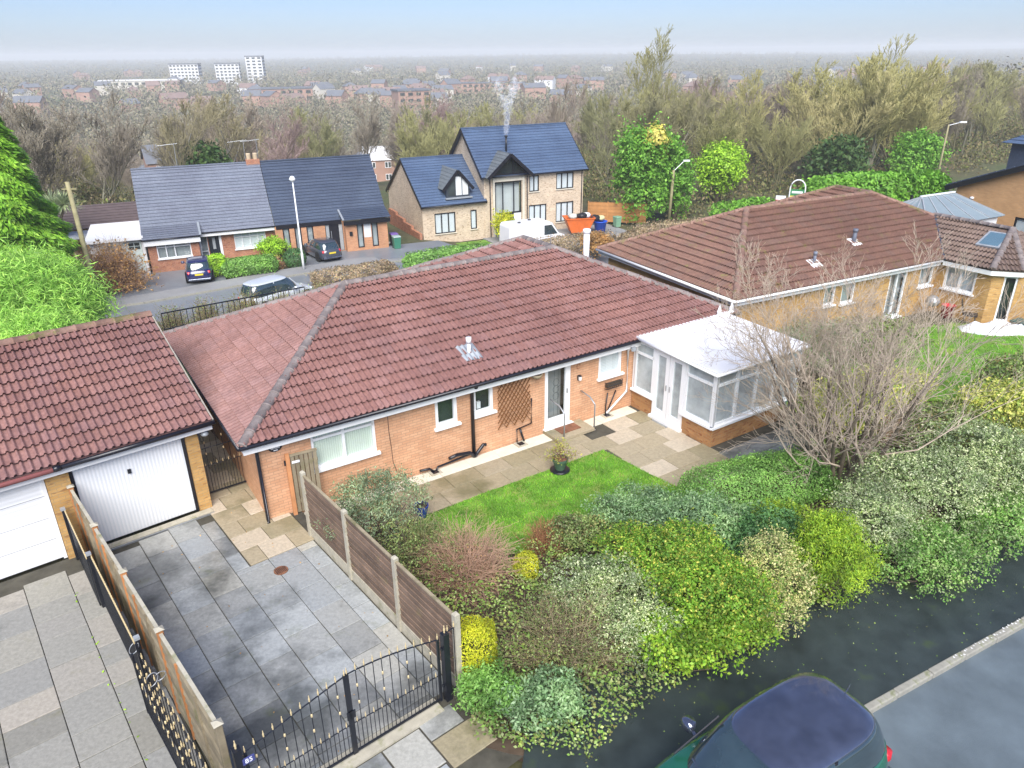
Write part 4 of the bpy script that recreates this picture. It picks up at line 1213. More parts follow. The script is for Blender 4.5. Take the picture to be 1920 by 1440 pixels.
# drain grate in front of the right garage
dg = thing('drain_channel', 'long galvanised drain grate across the front of the right garage', 'drain', (GL[0], GL[1], 0.0), GR)
mb = MB(); mb.box((-2.7, -0.02, -0.03), (-0.33, 0.0, 0.012)); mb.box((-2.7, 0.10, -0.03), (-0.33, 0.12, 0.012)); mb.build('channel_frame', 'grey_metal', dg)
mb = MB()
for i in range(94): mb.box((-2.69 + i * 0.025, 0.0, -0.02), (-2.68 + i * 0.025, 0.10, 0.008))
tag(mb.build('grate_bars', 'grey_metal', dg), kind='stuff')
mb = MB(); mb.tube([(-0.36, 0.1, 2.0), (-0.33, -0.04, 2.02)], 0.012, 6)
lgt = thing('garage_light', 'round grey bulkhead lamp at the right corner of the garage front', 'lamp', (*toworld(GL, GR, -0.22, 0.16), 2.0), GR)
mb2 = MB(); mb2.lathe([(0.0, -0.04), (0.08, -0.03), (0.09, 0.0), (0.06, 0.05), (0, 0.06)], (0.06, 0, 0.0), 14); mb2.build('lamp_head', 'lead', lgt, True)
mb2 = MB(); mb2.box((-0.09, 0.0, -0.1), (-0.05, 0.09, 0.03)); mb2.tube([(-0.06, 0.04, 0), (0.02, 0.02, 0)], 0.012, 6); mb2.build('bracket', 'black_plastic', lgt)

# ------------------------------------------------------------------ fences
def fence_panel(parent, p, q, z0, z1, boards, mat, cap=None):
    p, q = Vector((*p, 0)), Vector((*q, 0)); d = q - p; n = Vector((d.y, -d.x, 0)).normalized()
    h = (z1 - z0) / boards
    for i in range(boards):
        mb = MB(); off = random.uniform(-0.004, 0.004)
        lo, hi = z0 + i * h - 0.012, z0 + (i + 1) * h
        a, b = p + n * (0.034 + off), q + n * (0.034 + off); a2, b2 = p + n * (0.004 + off), q + n * (0.004 + off)
        jt = random.uniform(-0.006, 0.006)
        V = [(*a.xy, lo), (*b.xy, lo + jt), (*b2.xy, hi + jt), (*a2.xy, hi), (*(a - n * 0.03).xy, lo), (*(b - n * 0.03).xy, lo + jt), (*(b2 - n * 0.02).xy, hi + jt), (*(a2 - n * 0.02).xy, hi)]
        mb.add(V, [(0, 1, 2, 3), (7, 6, 5, 4), (4, 5, 1, 0), (3, 2, 6, 7)]); mb.build('board', mat, parent)
    if cap:
        mb = MB(); mb.bar((p.x, p.y, z1 + 0.012), (q.x, q.y, z1 + 0.012), 0.055, 0.03); mb.build('capping', cap, parent)

fen = thing('panel_fence', 'brown board fence with concrete posts between the drive and the garden', 'fence', GL, GR)
ys = [-2.38, -4.32, -6.28, -8.2]
for i, y in enumerate(ys):
    mb = MB(); mb.prism([(1.00, y - 0.05, -0.2), (1.10, y - 0.05, -0.2), (1.10, y + 0.05, -0.2), (1.00, y + 0.05, -0.2)], (0, 0, 1.86)); mb.add([(1.0, y - .05, 1.66), (1.1, y - .05, 1.66), (1.1, y + .05, 1.66), (1.0, y + .05, 1.66), (1.03, y - .02, 1.70), (1.07, y - .02, 1.70), (1.07, y + .02, 1.70), (1.03, y + .02, 1.70)], [(0, 1, 5, 4), (1, 2, 6, 5), (2, 3, 7, 6), (3, 0, 4, 7), (4, 5, 6, 7)])
    mb.build('post', 'concrete', fen)
for a, b in zip(ys, ys[1:]):
    mb = MB(); mb.box((1.03, a - 0.05, -0.1), (1.07, b + 0.05, 0.24)); mb.build('gravel_board', 'concrete', fen)
    fence_panel(fen, (1.05, b + 0.05), (1.05, a - 0.05), 0.24, 1.58, 9, 'fence_wood', 'old_wood')
# left boundary: timber panels with rust coloured battens behind black railings
lf = thing('panel_fence', 'weathered waney fence with rust coloured posts between the two drives', 'fence', GL, GR)
lx0, lx1 = -3.02, -2.72
def lx(y): return lx0 + (lx1 - lx0) * (0.1 - y) / 8.1
lys = [0.12, -1.75, -3.62, -5.55, -7.95]
for i, y in enumerate(lys):
    mb = MB(); x = lx(y); mb.box((x - 0.05, y - 0.05, -0.1), (x + 0.05, y + 0.05, 1.74)); bevel(mb.build('post', 'old_wood' if i == 4 else 'rust_wood', lf), 0.01)
    mb = MB(); mb.add([(x - .07, y - .07, 1.745), (x + .07, y - .07, 1.745), (x + .07, y + .07, 1.745), (x - .07, y + .07, 1.745), (x, y, 1.79)], [(3, 2, 1, 0), (0, 1, 4), (1, 2, 4), (2, 3, 4), (3, 0, 4)]); mb.build('post_cap', 'concrete', lf)
for a, b in zip(lys, lys[1:]):
    fence_panel(lf, (lx(a) - 0.0, a - 0.05), (lx(b) - 0.0, b + 0.05), 0.12, 1.66, 10, 'old_wood', 'concrete')
    for f in (0.33, 0.66):
        y = a + (b - a) * f; mb = MB(); mb.box((lx(y) - 0.055, y - 0.025, 0.05), (lx(y) - 0.02, y + 0.025, 1.62)); mb.build('batten', 'rust_wood' if f < 0.5 else 'old_wood', lf)

_fin = None
def finial(parent, x, y, z, s=1.0, name='finial'):
    global _fin
    if _fin is None:
        mb = MB(); mb.lathe([(0.006, 0), (0.014, 0.012), (0.009, 0.025), (0.016, 0.05), (0.012, 0.07), (0.005, 0.1), (0.007, 0.115), (0.001, 0.125)], k=6)
        _fin = mb.mesh('finial', 'gold', True)
    return obj(name, _fin, parent, Matrix.Translation((x, y, z)) @ Matrix.Scale(s, 4))
_bush = None
def collar(parent, x, y, z):
    global _bush
    if _bush is None:
        mb = MB(); mb.lathe([(0.008, -0.03), (0.017, -0.02), (0.017, 0.015), (0.010, 0.035)], k=6); _bush = mb.mesh('collar', 'gold', True)
    return obj('collar', _bush, parent, Matrix.Translation((x, y, z)))

def railing(parent, p, q, z0, ztop, n, zmid=None, deco=True, every=1):
    """bars between two points; ztop is a function of the fraction along"""
    p, q = Vector((*p, 0)), Vector((*q, 0))
    for i in range(n + 1):
        f = i / n; c = p + (q - p) * f; zt = ztop(f)
        mb = MB(); mb.tube([(c.x, c.y, z0), (c.x, c.y, zt + 0.012)], 0.0075, 5); mb.build('bar', 'black_metal', parent)
        finial(parent, c.x, c.y, zt + 0.008)
        if zmid:
            if i < n:
                c2 = p + (q - p) * ((i + 0.5) / n); zm = zmid((i + 0.5) / n)
                mb = MB(); mb.tube([(c2.x, c2.y, z0), (c2.x, c2.y, zm + 0.01)], 0.0065, 5); mb.build('dog_bar', 'black_metal', parent)
                finial(parent, c2.x, c2.y, zm, 0.85)
            if deco and i % 3 == 1:
                for zz in (zmid(f) + (zt - zmid(f)) * 0.36, zmid(f) + (zt - zmid(f)) * 0.70): collar(parent, c.x, c.y, zz)
    m = 10
    for zf, w in ((ztop, 0.02), (zmid, 0.016)):
        if zf is None: continue
        mb = MB(); pts = [(*(p + (q - p) * (j / m)).xy, zf(j / m)) for j in range(m + 1)]
        mb.tube(pts, w * 0.62, 6); mb.build('rail', 'black_metal', parent)
    mb = MB(); mb.bar((p.x, p.y, z0 + 0.01), (q.x, q.y, z0 + 0.01), 0.03, 0.03); mb.build('rail', 'black_metal', parent)

GY = -8.22
arch = lambda f: 1.28 + 0.36 * math.sin(f * math.pi / 2)
for nm, x0, x1, fun, lab in (('l', -2.52, -0.97, lambda f: 1.27 + 0.38 * f ** 0.9, 'black iron gate leaf with gold spear tips nearer the number sign'), ('r', 0.66, -0.93, lambda f: 1.36 + 0.30 * math.sin(f * 1.5708), 'black iron gate leaf with gold spear tips beside the lime conifer')):
    gt = thing('iron_gate', lab, 'gate', GL, GR, 'drive gates')
    railing(gt, (x0, GY), (x1, GY), 0.06, fun, 11, lambda f: 0.60 + 0.06 * f)
    for x in (x0, x1):
        f = 0 if x == x0 else 1
        mb = MB(); mb.box((x - 0.02, GY - 0.02, 0.04), (x + 0.02, GY + 0.02, fun(f) + 0.01)); mb.build('stile', 'black_metal', gt)
    mb = MB(); mb.box((x1 - 0.05, GY - 0.035, 0.8), (x1 + 0.05, GY - 0.02, 0.95)); mb.build('latch', 'black_metal', gt)
for x, lab in ((0.80, 'thick black gate post against the lime conifer'), (-2.62, 'black gate post behind the number sign')):
    gp = thing('gate_post', lab, 'post', (*toworld(GL, GR, x, GY), 0), GR)
    mb = MB(); mb.box((-0.055, -0.055, -0.05), (0.055, 0.055, 1.42)); mb.build('shaft', 'black_metal', gp)
    finial(gp, 0, 0, 1.42, 1.3)
    for z in (0.3, 1.1): mb = MB(); mb.box((-0.09, -0.02, z), (-0.05, 0.02, z + 0.05)) if x > 0 else mb.box((0.05, -0.02, z), (0.09, 0.02, z + 0.05)); mb.build('hinge', 'black_metal', gp)
pn = thing('side_rail', 'short black railing between the thick gate post and the board fence', 'railing', GL, GR)
railing(pn, (0.86, GY), (1.12, GY + 0.02), 0.1, lambda f: 1.42, 2)
ns = thing('number_sign', 'small blue number plate reading 85 on the gate', 'sign', (*toworld(GL, GR, -2.50, GY - 0.05), 1.17), GR)
mb = MB(); mb.box((-0.085, -0.008, -0.06), (0.085, 0.008, 0.06)); bevel(mb.build('plate', plain('sign_blue', (0.06, 0.07, 0.22), 0.3), ns), 0.006)
text('85', 0.11, ns, Matrix.Translation((0, -0.011, 0)) @ FRONT, 'upvc')
# black railing beside the left fence, a solid black sheet behind its lower half, and the folded-back gates
br = thing('iron_railing', 'low black railing with gold tips running beside the weathered fence', 'railing', GL, GR)
for a, b in ((0.15, -1.95), (-1.95, -4.95)):
    railing(br, (lx(a) - 0.22, a), (lx(b) - 0.30, b), 0.06, lambda f: 1.18, int(abs(b - a) / 0.085))
    mb = MB(); mb.bar((lx(a) - 0.20, a, 0.56), (lx(b) - 0.27, b, 0.56), 0.012, 1.0); mb.build('sheet', 'black_plastic', br)
for y in (0.1, -1.95, -4.95):
    mb = MB(); x = lx(y) - 0.25; mb.box((x - 0.03, y - 0.03, 0), (x + 0.03, y + 0.03, 1.27)); mb.build('post', 'black_metal', br)
    mb = MB(); mb.box((x - 0.045, y - 0.045, 1.27), (x + 0.045, y + 0.045, 1.32)); mb.build('post_cap', 'lead', br)
for k, (dx, lab) in enumerate(((-0.30, 'folded-back black gate leaf lying closest to the weathered fence'), (-0.42, 'folded-back black gate leaf standing farther from the weathered fence'))):
    fg = thing('iron_gate', lab, 'gate', GL, GR, 'folded gates')
    ya, yb = -5.1 - 0.2 * k, -8.6
    railing(fg, (lx(ya) + dx, ya), (lx(yb) + dx, yb), 0.06, lambda f: 1.12 + 0.2 * f, 16, lambda f: 0.62)
    for y in (ya, yb):
        mb = MB(); mb.box((lx(y) + dx - 0.02, y - 0.02, 0.03), (lx(y) + dx + 0.02, y + 0.02, 1.3)); mb.build('stile', 'black_metal', fg)
for y, r_, lab in ((-5.0, 0.11, 'pale wire loop hanging on the low black railing'), (-5.9, 0.13, 'pale wire loops tying the folded gate leaves together')):
    wl_ = thing('wire_tie', lab, 'wire', (*toworld(GL, GR, lx(y) - 0.33, y), 1.16), GR)
    for q in range(1 if r_ < 0.12 else 2):
        mb = MB(); mb.tube([(0.12 * q + r_ * math.cos(a) * 0.7, r_ * math.sin(a), 0.05 * math.cos(a * 1 + q)) for a in np.linspace(0, 6.283, 18)], 0.008, 5); mb.build('loop', 'grey_metal', wl_, True)
# side gate between garage and bungalow
sg = thing('iron_gate', 'black iron side gate between the garage and the bungalow', 'gate', (*toworld(GL, GR, -0.20, 0.82), 0), GR)
railing(sg, (0.0, 0.0), (0.98, -0.05), 0.06, lambda f: 1.62 + 0.25 * math.sin(f * 3.1416), 7, lambda f: 0.82)
mb = MB(); mb.box((-0.03, -0.02, 0.02), (0.0, 0.02, 1.9)); mb.build('stile', 'black_metal', sg); mb = MB(); mb.box((0.98, -0.07, 0.02), (1.01, -0.03, 1.9)); mb.build('stile', 'black_metal', sg)
mb = MB(); mb.tube([(-0.02, 0, 1.3), (1.0, -0.05, 1.3)], 0.011, 6); mb.build('rail', 'black_metal', sg)
# wooden gate at the bungalow corner
wg = thing('wooden_gate', 'weathered boarded gate with an orange post leading to the garden', 'gate', (*toworld(HL, HR, 1.02, 0.26), -0.05), HR + R(-4))
mb = MB(); mb.box((-0.06, -0.09, 0), (0.03, 0.0, 1.66)); mb.build('post', 'gate_orange', wg)
for i in range(6):
    mb = MB(); x = 0.05 + i * 0.105; mb.box((x, -0.06 - random.uniform(0, 0.008), 0.06), (x + 0.085, -0.04, 1.60 + random.uniform(-0.02, 0.015))); mb.build('board', 'old_wood', wg)
for z in (0.3, 1.3): mb = MB(); mb.box((0.04, -0.04, z), (0.68, -0.012, z + 0.08)); mb.build('ledge', 'old_wood', wg)
mb = MB(); mb.box((0.04, -0.075, 1.585), (0.68, -0.005, 1.625)); mb.build('capping', 'old_wood', wg)
mb = MB(); mb.box((0.07, -0.082, 1.40), (0.25, -0.072, 1.46)); mb.build('sign_plate', 'upvc', wg)
mb = MB(); mb.box((-0.10, -0.06, 1.38), (-0.065, -0.02, 1.5)); mb.build('latch', 'black_metal', wg)
mh = thing('manhole_cover', 'round rusty cast iron cover in the wet grey driveway', 'manhole', (*toworld(GL, GR, -0.01, -3.15), 0.002), GR)
mb = MB(); mb.lathe([(0.15, 0), (0.15, 0.012), (0.125, 0.014)], k=24); mb.build('rim', 'rust', mh)
mb = MB(); mb.lathe([(0.125, 0.004), (0.12, 0.010)], k=24); mb.build('lid', 'rust', mh)
mb = MB()
for i in range(-3, 4): mb.bar((i * 0.033, -0.10, 0.0135), (i * 0.033, 0.10, 0.0135), 0.014, 0.006)
mb.build('ribs', 'black_metal', mh)

# ------------------------------------------------------------------ conservatory
con = thing('conservatory', 'white framed conservatory with a white roof on a low brick wall', 'conservatory', HL, HR)
cx0, cx1, cy0, cy1 = 11.75, 15.30, 0.30, -2.97
SZ, EZ = 0.51, 2.13
mb = MB()
def low_wall(a, b):
    mb.poly([a + (-0.2,), b + (-0.2,), b + (SZ,), a + (SZ,)])
DW = (-0.62, -1.86)
low_wall((cx0, cy0), (cx0, DW[0])); low_wall((cx0, DW[1]), (cx0, cy1)); low_wall((cx0, cy1), (cx1, cy1)); low_wall((cx1, cy1), (cx1, cy0))
for a, b in (((cx0, DW[0]), (cx0 + 0.2, DW[0])), ((cx0 + 0.2, DW[1]), (cx0, DW[1]))): low_wall(a, b)
mb.build('dwarf_wall', 'buff_brick_dark', con)
mb = MB(); mb.poly([(cx0, cy1, -0.07), (cx1, cy1, -0.07), (cx1, cy0, -0.07), (cx0, cy0, -0.07)]); mb.build('floor', 'room_pale', con)
mb = MB(); mb.box((cx0 + 0.05, cy0 - 0.02, -0.1), (cx1, cy0 + 0.015, 2.0)); mb.build('inner_wall', 'room_pale', con)
cl = Wall(con, cx0, cy0, -math.pi / 2, cy0 - cy1, -0.1, EZ)      # left side, outside towards the patio
cf = Wall(con, cx0, cy1, 0, cx1 - cx0, -0.1, EZ)
cr_ = Wall(con, cx1, cy1, math.pi / 2, cy0 - cy1, -0.1, EZ)
a1, a2 = cy0 - DW[0], cy0 - DW[1]; aL = cy0 - cy1
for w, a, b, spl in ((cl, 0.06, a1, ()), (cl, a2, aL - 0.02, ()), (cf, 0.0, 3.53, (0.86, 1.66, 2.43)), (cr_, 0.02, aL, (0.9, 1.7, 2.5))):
    window(w, a, b, SZ, EZ, spl, (1.74,), fw=0.085, back=None, glass='pale_film_glass', rec=-0.02, name='window')
for x, y in ((cx0 - 0.02, cy1 - 0.02), (cx1 - 0.05, cy1 - 0.02), (cx0 - 0.02, cy0 - 0.1)): MB().box((x, y, SZ), (x + 0.09, y + 0.09, EZ + 0.02)).build('corner_post', 'upvc', con)
# french doors
for s_, (a, b) in enumerate(((a1, (a1 + a2) / 2), ((a1 + a2) / 2, a2))):
    mb = MB(); z0, z1, f_ = -0.02, EZ - 0.02, 0.15
    for q in ((a + 0.01, a + f_, z0, z1), (b - f_, b - 0.01, z0, z1), (a + f_, b - f_, z0, z0 + 0.25), (a + f_, b - f_, z1 - 0.16, z1)): cl.solid(mb, q[0], q[1], -0.05, 0.03, q[2], q[3])
    d = mb.build('french_door', 'upvc', con)
    g = MB(); g.poly([cl.P(a + f_, 0.0, z0 + 0.24), cl.P(b - f_, 0.0, z0 + 0.24), cl.P(b - f_, 0.0, z1 - 0.15), cl.P(a + f_, 0.0, z1 - 0.15)]); g.build('pane', 'pale_film_glass', d)
    g = MB(); hx = b - 0.07 if s_ == 0 else a + 0.07; cl.solid(g, hx - 0.012, hx + 0.012, 0.03, 0.055, 0.95, 1.12); g.build('handle', 'grey_metal', d)
mb = MB(); cl.solid(mb, a1 - 0.03, a2 + 0.03, -0.05, 0.12, -0.12, -0.02); mb.build('door_sill', 'upvc', con)
# white roof panels between bars, eaves beam, gutter, crest
ax0, ax1, ay0, ay1, az0, az1 = cx0 - 0.16, cx1 + 0.12, cy0 - 0.22, cy1 - 0.13, 2.30, 2.20
croof = MB().box((ax0 + 0.1, ay1 + 0.1, EZ), (ax1 - 0.1, ay1 + 0.2, EZ + 0.06)).box((ax0 + 0.1, ay1 + 0.2, EZ), (ax0 + 0.2, ay0, EZ + 0.06)).box((ax1 - 0.2, ay1 + 0.2, EZ), (ax1 - 0.1, ay0, EZ + 0.06)).build('roof', 'upvc', con)
n = 5
for i in range(n):
    x0 = ax0 + (ax1 - ax0) * i / n; x1 = ax0 + (ax1 - ax0) * (i + 1) / n
    mb = MB(); mb.prism([(x0 + 0.004, ay1, az1 - 0.02), (x1 - 0.004, ay1, az1 - 0.02), (x1 - 0.004, ay0, az0 - 0.02), (x0 + 0.004, ay0, az0 - 0.02)], (0, 0, 0.03)); mb.build('roof_panel', 'polycarbonate', croof)
    if i: mb = MB(); mb.bar((x0, ay1 - 0.004, az1 + 0.012), (x0, ay0, az0 + 0.012), 0.03, 0.008); mb.build('glazing_bar', 'upvc', croof)
mb = MB(); mb.tube([(ax0, ay0, az0 - 0.06), (ax0 - 0.02, ay1 - 0.02, az1 - 0.06), (ax1 + 0.02, ay1 - 0.02, az1 - 0.06), (ax1 + 0.02, ay0, az0 - 0.06)], 0.045, 8); mb.build('gutter', 'upvc', con, True)
mb = MB()
for x in (15.05, 15.62): mb.add([(x - .05, -0.02, 2.3), (x + .05, -0.02, 2.3), (x + .05, .04, 2.3), (x - .05, .04, 2.3), (x - .085, -0.01, 2.42), (x + .085, -0.01, 2.42), (x + .085, .03, 2.42), (x - .085, .03, 2.42), (x, .01, 2.66)], [(0, 1, 5, 4), (1, 2, 6, 5), (2, 3, 7, 6), (3, 0, 4, 7), (4, 5, 8), (5, 6, 8), (6, 7, 8), (7, 4, 8)])
mb.box((14.98, -0.04, 2.27), (15.70, 0.06, 2.315))
for i in range(5): mb.add([(15.16 + i * .09, 0.0, 2.315), (15.22 + i * .09, 0.0, 2.315), (15.22 + i * .09, .02, 2.315), (15.16 + i * .09, .02, 2.315), (15.19 + i * .09, .01, 2.40)], [(0, 1, 4), (1, 2, 4), (2, 3, 4), (3, 0, 4)])
mb.build('crest', 'upvc', con)
# something pale inside: a sofa and a table
for (x, y, w, d, lab, nm) in ((13.0, -0.5, 1.7, 0.75, 'pale cushioned sofa inside the conservatory', 'sofa'),):
    so = thing(nm, lab, 'sofa', (*toworld(HL, HR, x, y), -0.06), HR)
    for b_, nn in ((((-.85, -.38, 0.05), (.85, .3, .42)), 'seat'), (((-.85, .12, .42), (.85, .36, .85)), 'backrest'), (((-1.0, -.38, .05), (-.86, .36, .62)), 'arm'), (((.86, -.38, .05), (1.0, .36, .62)), 'arm')):
        bevel(MB().box(*b_).build(nn, 'room_grey', so), 0.06, 3)

# ------------------------------------------------------------------ pots and garden ornaments
gpx = toworld(HL, HR, 7.50, -1.66)
pt = thing('plant_pot', 'dark green pot on a round black base on the lawn', 'pot', (*gpx, PZ + 0.02), 0)
mb = MB(); mb.lathe([(0.26, 0), (0.27, 0.03), (0.24, 0.05), (0.2, 0.055)], k=24); mb.build('base', 'black_plastic', pt, True)
mb = MB(); mb.lathe([(0.13, 0.05), (0.19, 0.30), (0.215, 0.31), (0.215, 0.37), (0.19, 0.37), (0.18, 0.30)], k=24); mb.build('bowl', 'pot_green', pt)
mb = MB(); mb.lathe([(0.185, 0.31), (0.1, 0.335), (0.0, 0.34)], k=16); mb.build('compost', 'rust', pt)
leafmat('leaf_pot', [(0.25, 0.27, 0.04), (0.38, 0.36, 0.08), (0.20, 0.26, 0.05), (0.45, 0.40, 0.16)])
ppl = twig_shrub('potted_shrub', 'sparse yellow-green shrub growing in the dark green pot', (*gpx, PZ + 0.33), (0.42, 0.42, 0.30), 'bark_red', 26, cat='plant', seed=4, th=0.006, leafmat_='leaf_pot', nleaf=620, leaf=0.05)
bpx = toworld(HL, HR, 3.5, -1.5)
pt = thing('plant_pot', 'glazed blue pot at the corner of the paving and the shrubs', 'pot', (*bpx, PZ), 0)
mb = MB(); mb.lathe([(0.10, 0), (0.15, 0.2), (0.17, 0.29), (0.18, 0.30), (0.18, 0.34), (0.155, 0.34), (0.15, 0.25)], k=20); mb.build('bowl', 'pot_blue', pt)
mb = MB(); mb.lathe([(0.15, 0.28), (0.0, 0.31)], k=14); mb.build('compost', 'soil', pt)
twig_shrub('potted_shrub', 'thin bare twigs standing in the glazed blue pot', (*bpx, PZ + 0.3), (0.22, 0.22, 0.2), 'bark', 22, cat='plant', seed=5, th=0.004)
bb_ = thing('bird_bath', 'green stone bird bath beside the conservatory under the bare tree', 'bird bath', (*toworld(HL, HR, 14.62, -3.5), PZ - 0.02), 0)
mb = MB(); mb.lathe([(0.2, 0), (0.21, 0.06), (0.14, 0.12), (0.10, 0.3), (0.11, 0.55), (0.16, 0.62)], k=18); mb.build('pedestal', 'birdbath_green', bb_, True)
mb = MB(); mb.lathe([(0.1, 0.60), (0.26, 0.68), (0.30, 0.76), (0.27, 0.76), (0.2, 0.70), (0.0, 0.69)], k=22); mb.build('basin', 'birdbath_green', bb_, True)
orn = thing('garden_ornament', 'small white stone ornament behind the green bird bath', 'ornament', (*toworld(HL, HR, 14.98, -3.35), PZ), 0)
mb = MB(); mb.lathe([(0.12, 0), (0.14, 0.12), (0.09, 0.25), (0.11, 0.32), (0.05, 0.42), (0, 0.43)], k=12); mb.build('figure', 'white_paint', orn, True)

# ------------------------------------------------------------------ cars
plain('car_green', (0.012, 0.10, 0.06), 0.25, 0.05, 1, spec=0.6, coat=1.0)
plain('car_blue', (0.012, 0.014, 0.085), 0.25, 0.05, 1, spec=0.6, coat=1.0)
plain('car_grey', (0.05, 0.058, 0.08), 0.28, 0.05, 1, spec=0.6, coat=1.0)
plain('car_silver', (0.62, 0.66, 0.70), 0.3, 0.05, 1, metal=0.2, coat=0.6)
plain('car_white', (0.8, 0.81, 0.82), 0.3, 0.04, 1, coat=0.5)
plain('car_black', (0.15, 0.17, 0.23), 0.10, 0.3, 3, spec=0.8, metal=0.75, coat=1.0)
plain('car_glass', (0.03, 0.05, 0.06), 0.05, 0.4, 1.5, spec=1.0, coat=1.0)
plain('tyre', (0.018, 0.018, 0.018), 0.85)
plain('lamp_red', (0.5, 0.02, 0.03), 0.2, 0.1, 1, spec=0.6)
plain('plate_yellow', (0.75, 0.58, 0.05), 0.4, 0.05)
def ring(cx, a0, a1, b, z, n=40, e=3.2, zf=None):
    out = []
    for i in range(n):
        t = 2 * math.pi * i / n; c, s = math.cos(t), math.sin(t)
        x = math.copysign(abs(c) ** (2 / e), c); y = math.copysign(abs(s) ** (2 / e), s)
        X = cx + (a1 - cx) * x if x > 0 else cx + (cx - a0) * x
        out.append((X, b * y, z if zf is None else zf(X, y)))
    return out
def loft(mb, rings, mi=0, closetop=True):
    n = len(rings[0]); V = [p for r_ in rings for p in r_]
    F = [(j * n + i, j * n + (i + 1) % n, (j + 1) * n + (i + 1) % n, (j + 1) * n + i) for j in range(len(rings) - 1) for i in range(n)]
    if closetop: F.append(tuple((len(rings) - 1) * n + i for i in range(n)))
    mb.add(V, F, mi)
def make_car(name, label, loc, heading, paint, roofm, L=4.2, Wd=1.78, H=1.48, hood=0.92, cab=(-1.92, 0.95), top=(-1.62, 0.12), belt=0.92, detail=True, group=None, tilt=0.0):
    t = thing(name, label, 'car', loc, heading, group)
    hl, hw = L / 2, Wd / 2
    def beltz(X, y): return belt - max(0, (X - cab[1] + 0.35)) * 0.16 + (0.02 if X < -hl + 0.4 else 0)
    mb = MB()
    rings = [ring(0, -hl + 0.16, hl - 0.14, hw * 0.90, 0.20, e=5), ring(0, -hl + 0.03, hl - 0.03, hw * 0.985, 0.34, e=5), ring(0, -hl, hl, hw, 0.55, e=5), ring(0, -hl + 0.03, hl - 0.05, hw * 0.995, 0.72, e=4.6, zf=lambda X, y: 0.72 - max(0, X - 0.9) * 0.07),
             ring(0, -hl + 0.09, hl - 0.16, hw * 0.955, belt, e=4.4, zf=lambda X, y: beltz(X, y) - 0.03), ring(0, -hl + 0.16, hl - 0.28, hw * 0.88, belt, e=4.0, zf=beltz), ring(0, -hl + 0.5, hl - 0.7, hw * 0.5, belt, e=3.0, zf=lambda X, y: beltz(X, y) + 0.025)]
    loft(mb, rings)
    body = mb.build('body', paint, t, True)
    mb = MB()
    cc = (cab[0] + cab[1]) / 2 - 0.2
    rings = [ring(cc, cab[0], cab[1], hw * 0.895, belt - 0.02, e=4.2), ring(cc, cab[0] * 0.8 + top[0] * 0.2, cab[1] * 0.72 + top[1] * 0.28, hw * 0.86, belt + (H - belt) * 0.35, e=4.0), ring(cc, cab[0] * 0.4 + top[0] * 0.6, cab[1] * 0.34 + top[1] * 0.66, hw * 0.79, belt + (H - belt) * 0.72, e=3.8), ring(cc, top[0] - 0.02, top[1] + 0.05, hw * 0.735, H - 0.075, e=3.6)]
    loft(mb, rings); mb.build('window_glass', 'car_glass', t, True)
    mb = MB(); tc = (top[0] + top[1]) / 2
    rings = [ring(tc, top[0] - 0.05, top[1] + 0.07, hw * 0.75, H - 0.085, e=3.6), ring(tc, top[0] - 0.02, top[1] + 0.03, hw * 0.735, H - 0.05, e=3.5), ring(tc, top[0] + 0.12, top[1] - 0.1, hw * 0.62, H - 0.018, e=3.2), ring(tc, top[0] + 0.45, top[1] - 0.4, hw * 0.32, H, e=2.6)]
    loft(mb, rings); mb.build('roof', roofm, t, True)
    mb = MB()
    for s_ in (1, -1):                                     # screen and side pillars
        for (xa, xb) in ((cab[1] - 0.06, top[1] + 0.02), (-0.55, -0.62)):
            mb.bar((xa, s_ * hw * 0.885, belt - 0.01), (xb, s_ * hw * 0.745, H - 0.08), 0.055, 0.02, up=(0, s_, 0.4))
    mb.build('pillars', paint if roofm != 'car_black' else 'black_plastic', t)
    for xw in (-hl + 0.82, hl - 0.82):
        for s_ in (1, -1):
            mb = MB(); V = MB()
            prof = [(0.16, -0.10), (0.30, -0.10), (0.325, -0.07), (0.325, 0.07), (0.30, 0.10), (0.19, 0.10)]
            mb.lathe(prof, k=24); wme = mb.build('wheel', 'tyre', t, True)
            wme.matrix_basis = Matrix.Translation((xw, s_ * (hw - 0.11), 0.325)) @ Matrix.Rotation(-s_ * R(90), 4, 'X')
            rm = MB(); rm.lathe([(0.19, 0.085), (0.205, 0.105), (0.05, 0.085), (0.0, 0.09)], k=20); rm.build('rim', 'grey_metal', wme, True)
            ar = MB(); ar.lathe([(0.0, -0.02), (0.385, -0.02), (0.385, 0.0)], k=24); ao = ar.build('wheel_arch', 'tyre', t)
            ao.matrix_basis = Matrix.Translation((xw, s_ * (hw + 0.003), 0.36)) @ Matrix.Rotation(-s_ * R(90), 4, 'X')
    for s_ in (1, -1):
        mb = MB(); loft(mb, [ring(-hl + 0.10, -hl + 0.02, -hl + 0.19, 0.10, 0.70, n=16, e=3), ring(-hl + 0.13, -hl + 0.035, -hl + 0.2, 0.10, 0.86, n=16, e=3)])
        o = mb.build('tail_light', 'lamp_red', t, True); o.location = (0.10, s_ * (hw - 0.27), 0)
        mb = MB(); loft(mb, [ring(hl - 0.22, hl - 0.38, hl - 0.1, 0.13, 0.62, n=16, e=2.4), ring(hl - 0.25, hl - 0.40, hl - 0.15, 0.12, 0.76, n=16, e=2.4)])
        o = mb.build('headlight', 'grey_metal', t, True); o.location = (0, s_ * (hw - 0.26), 0)
        mb = MB(); loft(mb, [ring(0, -0.10, 0.07, 0.10, -0.07, n=16, e=2.6), ring(0, -0.11, 0.09, 0.12, 0.0, n=16, e=2.6), ring(0, -0.09, 0.07, 0.10, 0.08, n=16, e=2.6)])
